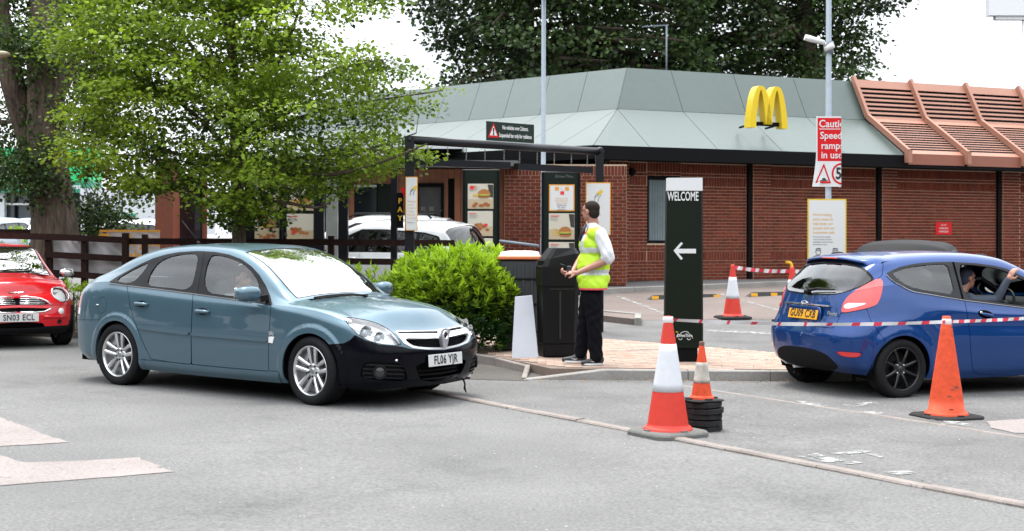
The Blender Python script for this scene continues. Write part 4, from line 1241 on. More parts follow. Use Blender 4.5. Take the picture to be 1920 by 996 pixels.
# yellow arched emblem on the roof
M_ARCH = mat('arch_yellow', (.62, .44, .008), .4, coat=.2)
la = fe(t_at(RE, 1401)) ; ZB, ZTOP = 0, 0
Y0 = RE.y + BD.y * t_at(RE, 1430) + .2
O = at(1436, 240, Y0); zt = at(1436, 165, Y0).z; H_ = zt - O.z
arch = []
W_ = H_ * .98
def arcpts(cx, n=22, top=1.0, w=.245):
    out = []
    for i in range(n + 1):
        t = -1 + 2 * i / n; out.append((cx + w * W_ * t * (1.0), H_ * top * (1 - abs(t)**2.4) ** .9 if abs(t) < 1 else 0))
    return out
AL = empty('arches_emblem', O, 0, 'large yellow double-arch emblem standing on the green roof', 'emblem')
MA = frame((0, 0, 0), BD)
for cx, nm in ((-.245, 0), (.245, 1)):
    g = MB(); P = arcpts(cx * W_); vs = []; fs = []; n = len(P)
    for i, (x, y) in enumerate(P):
        t = Vector((P[min(i + 1, n - 1)][0] - P[max(i - 1, 0)][0], P[min(i + 1, n - 1)][1] - P[max(i - 1, 0)][1], 0)).normalized(); nn = Vector((t.y, -t.x, 0))
        wd = .075 - .03 * (1 - abs(i / (n - 1) * 2 - 1)) ** 1.0 if True else .08
        wd = .04 + .045 * abs(i / (n - 1) * 2 - 1) ** .8
        if y <= .001: nn = Vector((1 if nn.x > 0 else -1, 0, 0))
        ylo = (.09 * H_ if (cx < 0 and i == n - 1) or (cx > 0 and i == 0) else 0)
        for (s_, z) in ((-1, -.12), (1, -.12), (1, .12), (-1, .12)): vs.append(MA @ Vector((x + nn.x * wd * s_, max(y, ylo) + nn.y * wd * s_, z)))
    for i in range(n - 1):
        for k in range(4): fs.append((i * 4 + k, i * 4 + (k + 1) % 4, (i + 1) * 4 + (k + 1) % 4, (i + 1) * 4 + k))
    fs += [(0, 1, 2, 3), tuple((n - 1) * 4 + k for k in (3, 2, 1, 0))]
    g.add(vs, fs); g.build('arch', M_ARCH, AL, fix=True)
g = MB(); g.box((0, .11 * H_, -.02), (W_ * 1.06, .09, .08), M=MA); g.build('mounting_bar', M_BLACK, AL)
g = MB()
for x in (-.4, .4): g = MB(); g.tube([MA @ Vector((x * W_, .10 * H_, -.05)), MA @ Vector((x * W_, .05 * H_, -.55))], .025, 6); g.build('bracket', M_BLACK, AL)
# ------------------------------------------------------------------ the blue-grey hatchback in the road
def z4(*L): return [(120 + x / 2.4, 430 + y / 2.4) for x, y in L]
VEC = dict(
    plan=[(-2.30, 0), (-2.29, .35), (-2.235, .62), (-2.12, .775), (-1.95, .845), (-1.7, .872), (-1.35, .885), (-.7, .893), (0, .893), (.7, .89), (1.2, .885), (1.5, .878),
          (1.75, .862), (1.93, .828), (2.06, .755), (2.155, .60), (2.21, .35), (2.23, 0)],
    axles=(-1.35, 1.35), hub=.325, lip=(.345, .085, .016), archr=.35,
    rows=[dict(z=[(-2.3, .25), (-1.8, .23), (-.9, .195), (.9, .185), (1.8, .185), (2.23, .18)], ins=.06, xf=2.13, xr=-2.2),
          dict(z=[(-2.3, .33), (-.9, .265), (.9, .255), (1.8, .27), (2.23, .27)], ins=.02, xf=2.215, xr=-2.27),
          dict(z=[(-2.3, .43), (-.9, .37), (.9, .36), (1.8, .38), (2.23, .38)], ins=.012, xf=2.23, xr=-2.30),
          dict(z=[(-2.3, .62), (0, .60), (1.4, .56), (2.0, .50), (2.23, .485)], ins=0, xf=2.235, xr=-2.30),
          dict(z=[(-2.3, .78), (0, .76), (1.3, .72), (2.0, .60), (2.23, .57)], ins=.006, xf=2.215, xr=-2.285),
          dict(z=[(-2.3, .93), (-1.6, .955), (0, .90), (1.2, .845), (1.75, .74), (2.0, .67), (2.23, .635)], ins=[(-2.3, .03), (0, .018), (1.6, .015), (2.2, .02)], xf=2.19, xr=-2.26),
          dict(z=[(-2.3, 1.0), (-2.1, 1.025), (-1.9, 1.05), (-1.6, 1.068), (-1.25, 1.045), (-.3, .992), (.25, .968), (.82, .918), (1.2, .895), (1.5, .86), (1.75, .80), (1.95, .745), (2.1, .70), (2.23, .675)],
               ins=[(-2.3, .09), (-1.9, .075), (-1.2, .06), (0, .05), (.9, .045), (1.4, .05), (1.8, .06), (2.2, .05)], xf=2.14, xr=-2.22)],
    corner=(.74, .775),
    bow=[(-2.15, -.14), (-1.9, -.2), (-1.3, -.12), (-.8, 0), (0, .03), (.3, .06), (.95, .16), (1.4, .2), (1.95, .25)],
    rail=[(-2.2, .66, 1.04), (-2.0, .655, 1.085), (-1.8, .645, 1.13), (-1.6, .635, 1.20), (-1.35, .62, 1.305), (-1.09, .605, 1.385), (-.7, .595, 1.438), (-.3, .60, 1.443), (0, .605, 1.42), (.28, .615, 1.352),
          (.49, .635, 1.253), (.65, .66, 1.148), (.85, .69, 1.01), (.97, .71, .955), (1.15, .70, .93), (1.4, .68, .895), (1.7, .65, .825), (1.95, .6, .755)],
    crown=[(-2.2, 1.055), (-2.0, 1.11), (-1.8, 1.185), (-1.6, 1.27), (-1.35, 1.37), (-1.1, 1.44), (-.7, 1.478), (-.2, 1.485), (.1, 1.462), (.35, 1.375), (.6, 1.235), (.8, 1.10), (.97, 1.0), (1.15, .975), (1.4, .945), (1.7, .88), (1.95, .79)],
    bulge=[(-2.2, .01), (-1.5, .006), (-.8, .012), (.3, .012), (.8, .004), (1.1, .012), (1.9, .012)],
    ns=280, nt=230)

def build_vectra():
    c = Car('parked_car', 'blue-grey hatchback with black front bumper and white plate FL06 YJR', (-2.4845, 14.33, gz(-2.48, 14.33) - .005), rad(-34.4), -1, VEC)
    P = paint('paint_steel_blue', (.066, .120, .156), metal=.45, rough=.34)
    PB = mat('paint_black_blue', (.0012, .0015, .0035), .2, spec=.14)
    root = c.root; c.joints = []; c.start(); fp = c.fpoly
    # wheel openings
    for a in VEC['axles']:
        c.take(lambda sk, a=a: np.where(sk.A[:, 1] > .55, np.hypot(sk.A[:, 0] - a, sk.A[:, 2] - VEC['hub']) - .348, 1.0))
    # side glass area
    dlo = z4((200, 243), (245, 214), (300, 184), (345, 160), (400, 135), (460, 117), (520, 106), (600, 101), (680, 105), (745, 117), (800, 138), (845, 170), (880, 208), (910, 258), (930, 305), (938, 345), (860, 333), (750, 314), (580, 291), (440, 272), (300, 257))
    D = c.take(fp(dlo, xr=(-1.9, 1.1), yr=(.45, 9)))
    save = c.skins; c.skins = [D]
    qg = c.take(fp(soft(z4((222, 239), (300, 190), (392, 146), (355, 200), (308, 249))), xr=(-1.9, 9)))
    rg = c.take(fp(soft(z4((374, 258), (382, 222), (402, 180), (432, 148), (480, 126), (540, 114), (606, 112), (596, 180), (573, 279), (470, 267))), xr=(-1.9, 9)))
    fg = c.take(fp(soft(z4((652, 119), (700, 121), (745, 131), (795, 152), (835, 182), (865, 222), (878, 255), (880, 318), (755, 303), (620, 287))), xr=(-1.9, 9)))
    # door frames are split by the pillar gap
    gapl = z4((614, 95), (632, 95), (628, 130), (600, 295), (582, 292), (596, 220))
    pil = c.take(fp(gapl))
    trim = c.skins[0]; c.skins = save
    c.emit(trim, 'window_surround', M_TRIM, 'pair', depth=.01, off=.002)
    c.emit(pil, 'door_pillar_trim', mat('gloss_pillar', (.006, .006, .007), .35, spec=.15), 'pair', depth=.008, off=.004)
    for g in (qg, rg, fg): c.emit(g, 'side_window', M_GLASS, 'pair', depth=0, off=-.006)
    # windscreen and rear screen
    ws = c.take(lambda sk: np.where(sk.A[:, 6] == 0, np.maximum.reduce([(2.12 - sk.A[:, 8]) * .25, sk.A[:, 7] - .93, .17 - sk.A[:, 7]]), 1))
    save = c.skins; c.skins = [ws]
    wsg = c.take(lambda sk: np.maximum.reduce([(2.19 - sk.A[:, 8]) * .25, sk.A[:, 7] - .915, .19 - sk.A[:, 7]])); wst = c.skins[0]; c.skins = save
    c.emit(wsg, 'windscreen', M_GLASSW, 'both', depth=0, off=-.002)
    c.emit(wst, 'windscreen_seal', M_TRIM, 'both', depth=.008, off=-.003)
    rs = c.take(lambda sk: np.where(sk.A[:, 6] == 0, np.maximum.reduce([(2.15 - sk.A[:, 8]) * .25, sk.A[:, 7] + 1.2, -1.93 - sk.A[:, 7]]), 1))
    c.emit(rs, 'rear_screen', M_GLASSD, 'both', depth=0, off=-.003)
    # lamps, grille, openings in the black bumper
    hl = c.take(fp(soft(z4((1254, 394), (1275, 425), (1310, 463), (1360, 500), (1420, 518), (1522, 527), (1508, 500), (1482, 468), (1445, 440), (1400, 420), (1340, 405)), 1), xr=(1.4, 9)), gap=.003)
    gr = c.take(fp(z4((1489, 461), (1600, 459), (1730, 456), (1730, 542), (1640, 543), (1570, 536), (1530, 515)), xr=(1.8, 9)))
    li = c.take(fp(soft(z4((1578, 600), (1730, 604), (1730, 684), (1640, 686), (1600, 676)), 1), xr=(1.8, 9)))
    fo = c.take(fp(soft(z4((1352, 596), (1440, 598), (1520, 606), (1543, 650), (1546, 684), (1440, 682), (1333, 668), (1338, 640)), 1), xr=(1.5, 9)))
    bum = c.take(fp(z4((1186, 521), (1262, 515), (1290, 500), (1310, 478), (1360, 503), (1420, 521), (1522, 530), (1560, 540), (1640, 546), (1730, 546), (1900, 500), (1950, 760), (1500, 800), (1100, 760), (1215, 560)), xr=(1.3, 9)), gap=.002)
    c.emit(bum, 'front_bumper', PB, 'both', depth=.03, off=.003)
    # rear lamp and rear bumper
    tl = c.take(lambda sk: np.where(sk.A[:, 8] < 1.01, np.maximum.reduce([sk.A[:, 0] + 2.02 + (sk.A[:, 2] - .72) * .12, .71 - sk.A[:, 2], sk.A[:, 2] - .965, .52 - sk.A[:, 1]]), 1) if sk.A[:, 6].max() > 0 else np.ones(len(sk.A)), gap=.002)
    save = c.skins; c.skins = [tl]; lo = c.take(lambda sk: sk.A[:, 2] - .78); hi = c.skins[0]; c.skins = save
    c.emit(hi, 'tail_light', M_RED, 'pair', depth=.01); c.emit(lo, 'reversing_light', M_CLEARL, 'pair', depth=.01)
    rb = c.take(lambda sk: np.maximum.reduce([sk.A[:, 0] + 1.6 + (sk.A[:, 2] - .3) * .1, sk.A[:, 2] - (.665 + .05 * (sk.A[:, 0] + 1.7))]), gap=.002)
    c.emit(rb, 'rear_bumper', P, 'both', depth=.03)
    # doors
    rd = c.take(fp(z4((282, 250), (300, 257), (582, 291), (577, 350), (572, 480), (574, 611), (480, 601), (392, 587), (345, 490), (318, 420), (298, 350)), yr=(.5, 9)), gap=.0028)
    fd = c.take(fp(z4((582, 291), (750, 312), (932, 345), (928, 400), (922, 520), (921, 641), (760, 628), (576, 611), (573, 480), (578, 350)), yr=(.5, 9)), gap=.0028)
    sill = c.take(lambda sk: np.maximum.reduce([sk.A[:, 2] - .292, sk.A[:, 0] - .96, -.99 - sk.A[:, 0], .5 - sk.A[:, 1]]), gap=.002)
    c.emit(sill, 'side_skirt', P, 'pair', depth=.03, off=.012)
    for d, mo in ((rd, z4((332, 433), (450, 447), (566, 463), (568, 480), (450, 466), (342, 451))), (fd, z4((578, 463), (760, 476), (919, 490), (921, 510), (760, 496), (578, 481)))):
        doors = c.emit(d, 'door', P, 'pair', depth=.02)
        save = c.skins; c.skins = [d]; ml = c.take(fp(mo)); c.skins = save
        for k, dr in enumerate(doors):
            c.emit(ml, 'side_moulding', P, c.near if k == 0 else -c.near, depth=.022, off=.02, parent=dr)
        hx = c.trace(*z4(((348 if d is rd else 624), (340 if d is rd else 373)))[0], y=-.885)
        yb = c.yat(hx.x, hx.z)
        for k, dr in enumerate(doors):
            sg = c.near if k == 0 else -c.near
            g = MB(); vs, fs = superell((hx.x, sg * (yb - .002), hx.z), (.075, .012, .034), 1, 1, 20, 8); g.add(vs, fs, 1, True)
            pts = [(hx.x - .1, sg * (yb + .012), hx.z + .002), (hx.x - .05, sg * (yb + .034), hx.z + .003), (hx.x + .05, sg * (yb + .034), hx.z + .001), (hx.x + .105, sg * (yb + .012), hx.z - .002)]
            g.tube(pts, [.014, .019, .019, .014], 10); g.build('handle', [P, M_JOINT], dr)
    # bonnet
    bn = c.take(lambda sk: np.where(sk.A[:, 6] == 0, np.maximum(.98 - sk.A[:, 7], (.75 - sk.A[:, 8]) * .2), 1), gap=.0028)
    c.emit(bn, 'bonnet', P, 'both', depth=.02)
    bt = c.take(lambda sk: np.where(sk.A[:, 6] == 0, np.maximum(sk.A[:, 7] + 1.93, (.9 - sk.A[:, 8]) * .2), 1), gap=.0028)
    c.emit(bt, 'boot_lid', P, 'both', depth=.02)
    # fuel flap
    ff = c.trace(*z4((170, 345))[0], y=-.87)
    fl = c.take(lambda sk: np.where(sk.A[:, 1] > .5, (np.sqrt(((sk.A[:, 0] - ff.x) / .078)**2 + ((sk.A[:, 2] - ff.z) / .085)**2) - 1) * .08, 1), gap=.002)
    c.emit(fl, 'fuel_flap', P, c.near, depth=.01); c.emit(fl, 'quarter_patch', P, -c.near, depth=.01)
    g = MB(); yb = c.yat(ff.x - .06, ff.z); g.tube([(ff.x - .085, -(yb + .004), ff.z), (ff.x - .05, -(yb + .006), ff.z)], .007, 8); g.build('flap_catch', M_SATIN, root)
    body = c.skins[0] + c.skins[1]
    c.emit(body, 'body', P, 'both', depth=.015)
    finish(c)
    # headlamps: bucket, two round lamps, clear cover
    for sg, nm in ((c.near, 0), (-c.near, 1)):
        o = c.emit(hl, 'headlight', M_REFL, sg, depth=.0, off=-.05)
        c.emit(hl, 'lamp_cover', M_LENS, sg, depth=.02, off=0, parent=o)
        for (u, v, r) in ((1366, 468, .064), (1424, 488, .052)):
            p = c.onpx(*z4((u, v))[0], xmin=1.6)
            g = MB(); g.lathe([(r * 1.08, .012), (r, .008), (r * .9, -.015), (r * .5, -.03), (0, -.035)], 24, 'x'); g.lathe([(0, .012), (r * .4, .007), (r * .6, -.008), (r * .58, -.03)], 20, 'x', mi=1)
            ob = g.build('lamp_bowl', [M_CHROME, mat('projector_glass', (.35, .38, .42), .05, coat=1)], o)
            ob.location = (p[0] - .03, sg * (p[1] - .01), p[2] - .005); ob.rotation_euler = (0, 0, sg * rad(14))
    # grille: chrome frame and bar, honeycomb in black, emblem
    save = c.skins; c.skins = [gr]
    mesh = c.take(fp(soft(z4((1528, 492), (1600, 493), (1740, 493), (1740, 533), (1640, 534), (1580, 529), (1552, 516)), 1))); slot = c.take(fp(z4((1498, 464), (1740, 459), (1740, 470), (1505, 473)))); fr = c.skins[0]; c.skins = save
    G = c.emit(fr, 'grille', M_SATIN, 'both', depth=.03, off=.006)
    c.emit(mesh, 'grille_backing', M_JOINT, 'both', depth=0, off=-.04, parent=G); c.emit(slot, 'grille_slot', M_JOINT, 'both', depth=0, off=-.01, parent=G)
    g = MB()
    for i in range(-24, 25):
        for j in range(6):
            y = i * .017; z = .535 + j * .0145
            if abs(y) < .40 - (j < 2) * .06:
                x = 2.2 - .55 * (abs(y))**2
                g.box((x, y + (j % 2) * .0085, z), (.02, .0035, .0125)); 
    for j in range(7):
        pts = [(2.205 - .55 * y * y, y, .53 + j * .0145) for y in np.linspace(-.40, .40, 15)]
        g.tube(pts, .0028, 4)
    g.build('grille_mesh', M_RUBBER, G)
    eb = c.trace(*z4((1690, 492))[0], x=2.225)
    g = MB()
    vpoly = [(-.075, .07), (-.052, .085), (-.0, .093), (.052, .085), (.075, .07), (.03, -.075), (0, -.098), (-.03, -.075)]
    Mv = frame((2.238, eb.y * 0 + 0, eb.z + .0), (0, 1, 0)) 
    g.prism(vpoly, -.03, .012, M=Mv); g.lathe([(.044, .0), (.044, .016), (.036, .02), (.034, .014), (0, .014)], 28, 'x', c=(2.238, 0, eb.z + .03))
    E_ = g.build('emblem', M_SATIN, G)
    # griffin-like relief: head, beak, wing and tail
    g = MB(); Mg = frame((2.253, 0, eb.z + .03), (0, 1, 0))
    for pl in ([(-.006, -.026), (.004, -.026), (.01, -.006), (.004, .008), (-.008, .004), (-.012, -.01)], [(-.004, .006), (.006, .006), (.012, .018), (.004, .024), (-.006, .02), (-.016, .014)], [(.008, -.01), (.024, .004), (.026, .018), (.014, .008)], [(-.012, -.018), (-.024, -.01), (-.022, .002), (-.014, -.006)]):
        g.prism(pl, 0, .003, M=Mg)
    g.build('emblem_relief', M_RUBBER, E_)
    # lower intake, fog lamps
    c.emit(li, 'lower_intake', M_JOINT, 'both', depth=.0, off=-.05)
    g = MB()
    for z in (.25, .29, .33): g.tube([(2.2 - .5 * y * y, y, z) for y in np.linspace(-.42, .42, 13)], .006, 5)
    g.build('intake_bar', M_RUBBER, root)
    for sg in (c.near, -c.near):
        o = c.emit(fo, 'fog_lamp_panel', M_RUBBER, sg, depth=.02, off=-.02)
        for k in range(4):
            v = 612 + k * 18.5; pts = []
            for u in np.linspace(1350 if k else 1362, 1534, 10):
                p = c.onpx(*z4((u, v + (u - 1350) * .035))[0], xmin=1.4); pts.append((p[0] - .006, sg * p[1], p[2]))
            g = MB(); g.tube(pts, .009, 6); g.build('intake_fin', PB if k == 3 else M_RUBBER, o)
        p = c.onpx(*z4((1425, 645))[0], xmin=1.4)
        g = MB(); g.lathe([(.062, .0), (.066, .012), (.058, .02), (.05, .012), (.046, .004)], 26, 'x'); g.lathe([(.046, .006), (.03, .014), (0, .018)], 24, 'x', mi=1)
        ob = g.build('fog_lamp', [M_RUBBER, mat('fog_glass', (.03, .03, .032), .15, spec=.4)], o)
        ob.location = (p[0] - .004, sg * p[1], p[2]); ob.rotation_euler = (0, 0, sg * math.atan2(p[4], p[3]))
        # tow-eye cover / jet
    g = MB(); pj = c.trace(*z4((1502, 592))[0], x=2.17); g.lathe([(.012, 0), (.01, .012), (0, .014)], 12, 'x', c=(2.155, pj.y, pj.z)); g.build('washer_jet', M_SATIN, root)
    # plate
    pc = c.trace(*z4((1699, 596))[0], x=2.25)
    plate(c, 'FL06 YJR', frame((2.252, 0.0, .425), (0, 1, 0), (-.07, 0, 1)), M_PLATEW)
    # mirrors
    mp = c.trace(*z4((828, 293))[0], y=-1.0)
    for sg in (1, -1):
        g = MB(); Mm = Matrix.Translation((mp.x, sg * 1.0, mp.z)) @ Matrix.Rotation(sg * rad(12), 4, 'Z')
        vs, fs = superell((0, 0, 0), (.085, .125, .075), .75, .7, 24, 12, Mm)
        vs = [Vector((v.x, v.y, v.z)) for v in vs]; g.add(vs, fs, 0, True)
        g.bar((mp.x + .06, sg * .89, mp.z - .05), (mp.x + .09, sg * .82, mp.z - .04), .03, .06, 1)
        o = g.build('wing_mirror', [P, M_TRIM], root)
        g = MB(); g.box((-.088, 0, 0), (.004, .19, .11), M=Mm, bev=.001); g.build('mirror_glass', mat('mirror_silver', (.8, .8, .82), .03, metal=1), o)
    # chrome strip under the side windows
    for sg in (1, -1):
        pts = []
        for u, v in z4((206, 247), (300, 260), (440, 276), (580, 294), (665, 305), (750, 316), (845, 331)):
            p = c.onpx(u, v); pts.append((p[0], sg * (p[1] + .005), p[2]))
        strip(pts, .006, .02, 'chrome_strip', M_CHROME, root)
    # side badge + repeater
    p = c.trace(*z4((937, 498))[0], y=-.88); yb = c.yat(p.x, p.z)
    for sg in (1, -1):
        g = MB(); M = frame((p.x, sg * (yb + .001), p.z), (1, 0, 0) if sg < 0 else (-1, 0, 0)); k = 1 if sg < 0 else -1
        g.prism([(-.035, -.03), (.02, -.035), (.04, .03), (-.03, .025)] if k > 0 else [(.035, .025), (-.035, .03), (-.02, -.035), (.035, -.03)], -.004, .006, M=M)
        g.build('side_repeater', M_CLEARL, root)
        text_mesh('side_badge', 'SRi', .05, M_SATIN, root, frame((p.x, sg * (yb + .004), p.z + .055), (1, 0, 0) if sg < 0 else (-1, 0, 0)), ext=.001, bold=.02)
    for q in (((1125, 319), (1180, 311), (1240, 306), (1290, 303), (1352, 307)), ((1350, 312), (1400, 310), (1440, 310), (1478, 313))):
        P4 = []
        A = c.top.A; A = A[(A[:, 0] > .6) & (A[:, 0] < 1.3)]
        for t in q:
            u, v = z4(t)[0]; best = None
            for sg in (1, -1):
                d = np.hypot(*(c.px(A[:, :3], sg) - [u, v]).T); k = int(np.argmin(d))
                if best is None or d[k] < best[0]: best = (d[k], Vector((A[k, 0] + .01, sg * A[k, 1], A[k, 2] + .018)))
            P4.append(best[1])
        g = MB(); g.tube(P4, [.012, .014, .013, .011, .006][:len(P4)], 6); g.tube([p + Vector((.02, 0, -.008)) for p in P4], .008, 6); g.build('wiper', M_TRIM, root)
    g = MB(); g.box((1.02, 0, .955), (.16, 1.2, .03)); g.build('scuttle_panel', M_RUBBER, root)
    # aerial
    g = MB(); a0 = c.trace(*z4((612, 74))[0], y=-.2); g.tube([(-.86, -.2, 1.47), (-.9, -.2, 1.495)], .014, 8); g.tube([(-.88, -.2, 1.49), (-1.12, -.22, 1.72)], .004, 6); g.build('aerial', M_TRIM, root)
    # hanging strip of torn plastic under the nose
    g = MB(); g.tube([(2.05, .55, .2), (2.07, .56, .13), (2.05, .58, .09), (2.08, .57, .05)], [.012, .009, .012, .006], 6); g.tube([(2.0, -.3, .185), (2.08, .2, .175), (2.02, .7, .18)], .012, 6); g.build('torn_splitter', M_RUBBER, root)
    cabin(c, [(.15, -.37, 1), (.15, .37, 1), (-.72, -.36, 1.15), (-.72, .36, 1.15)], floor=(.3, -1.6, 1.2), dash_x=.72, dash_z=.86, wheel_y=-.37, halfw=.66, col=mat('seat_grey_cloth', (.12, .125, .13), .9, noise=.15, nscale=60))
    underside(c, -2.1, 2.05, .72, .2, VEC['axles'], .325)
    for a, st in ((1.35, rad(-6)), (-1.35, 0)):
        for sg in (-1, 1):
            wheel(c, (a, sg * .768, .322), .322, .232, .225, sg, 'five_twin', M_ALLOY, steer=st if a > 0 else 0)
    return c
VECTRA = build_vectra()
# ------------------------------------------------------------------ the blue three-door hatchback on the right
def zf(*L): return [(1440 + x / 3.831, 440 + y / 3.831) for x, y in L]
def zg(*L): return [(1440 + x / 5.333, 600 + y / 5.333) for x, y in L]
FIE = dict(
    plan=[(-1.90, 0), (-1.888, .35), (-1.845, .60), (-1.765, .735), (-1.62, .808), (-1.4, .842), (-1.245, .853), (-.9, .855), (-.3, .85), (.5, .85), (1.245, .852), (1.55, .82), (1.8, .72), (1.96, .5), (2.03, .25), (2.05, 0)],
    axles=(-1.245, 1.245), hub=.305, lipsoft=.8, lip=(.335, .13, .02), archr=.34,
    rows=[dict(z=[(-1.9, .25), (-1.5, .22), (-.8, .19), (.8, .19), (2.05, .2)], ins=.07, xf=1.95, xr=-1.74),
          dict(z=[(-1.9, .33), (-.8, .28), (.8, .28), (2.05, .3)], ins=.03, xf=2.03, xr=-1.84),
          dict(z=[(-1.9, .46), (-.8, .42), (.8, .42), (2.05, .4)], ins=.012, xf=2.05, xr=-1.895),
          dict(z=[(-1.9, .60), (0, .60), (1.4, .56), (2.05, .52)], ins=0, xf=2.04, xr=-1.90),
          dict(z=[(-1.9, .70), (-1, .76), (0, .73), (1.3, .68), (2.05, .6)], ins=[(-1.9, .03), (-1.2, .0), (-.5, .012), (.3, .02), (2, .01)], xf=2.0, xr=-1.875),
          dict(z=[(-1.9, .80), (-1, .87), (0, .82), (1.3, .76), (2.05, .66)], ins=[(-1.9, .07), (-1.2, .025), (-.5, .008), (.3, .01), (2, .03)], xf=1.97, xr=-1.84),
          dict(z=[(-1.9, .93), (-1.6, .99), (-1, .98), (0, .88), (1.2, .83), (2.05, .70)], ins=[(-1.9, .11), (-1.2, .06), (0, .03), (1.5, .05)], xf=1.93, xr=-1.815),
          dict(z=[(-1.9, 1.035), (-1.7, 1.085), (-1.5, 1.12), (-1.29, 1.14), (-1.0, 1.085), (-.43, 1.005), (.3, .928), (.9, .90), (1.3, .87), (1.7, .80), (2.05, .73)],
               ins=[(-1.9, .14), (-1.3, .11), (-.9, .08), (0, .06), (1.2, .06), (1.6, .08)], xf=1.87, xr=-1.79)],
    corner=(.60, .62),
    bow=[(-1.7, -.1), (-1.5, -.14), (-1.3, -.10), (-.9, -.02), (0, .03), (.3, .08), (1.0, .18), (1.6, .2)],
    rail=[(-1.75, .56, 1.07), (-1.62, .555, 1.14), (-1.52, .555, 1.215), (-1.42, .555, 1.305), (-1.3, .56, 1.375), (-1.1, .565, 1.405), (-.8, .57, 1.425), (-.4, .575, 1.432), (-.08, .58, 1.418), (.26, .60, 1.36), (.47, .625, 1.27), (.8, .67, 1.09), (1.05, .70, .96), (1.25, .69, .92), (1.6, .58, .83), (1.75, .5, .78)],
    crown=[(-1.75, 1.05), (-1.62, 1.13), (-1.52, 1.22), (-1.42, 1.33), (-1.32, 1.415), (-1.1, 1.455), (-.7, 1.478), (-.3, 1.482), (0, 1.468), (.25, 1.42), (.5, 1.31), (.8, 1.13), (1.05, .99), (1.25, .955), (1.6, .86), (1.75, .80)],
    bulge=[(-1.6, .004), (-1.2, .008), (0, .01), (.8, .004), (1.2, .01)],
    ns=260, nt=220, blend=.2)

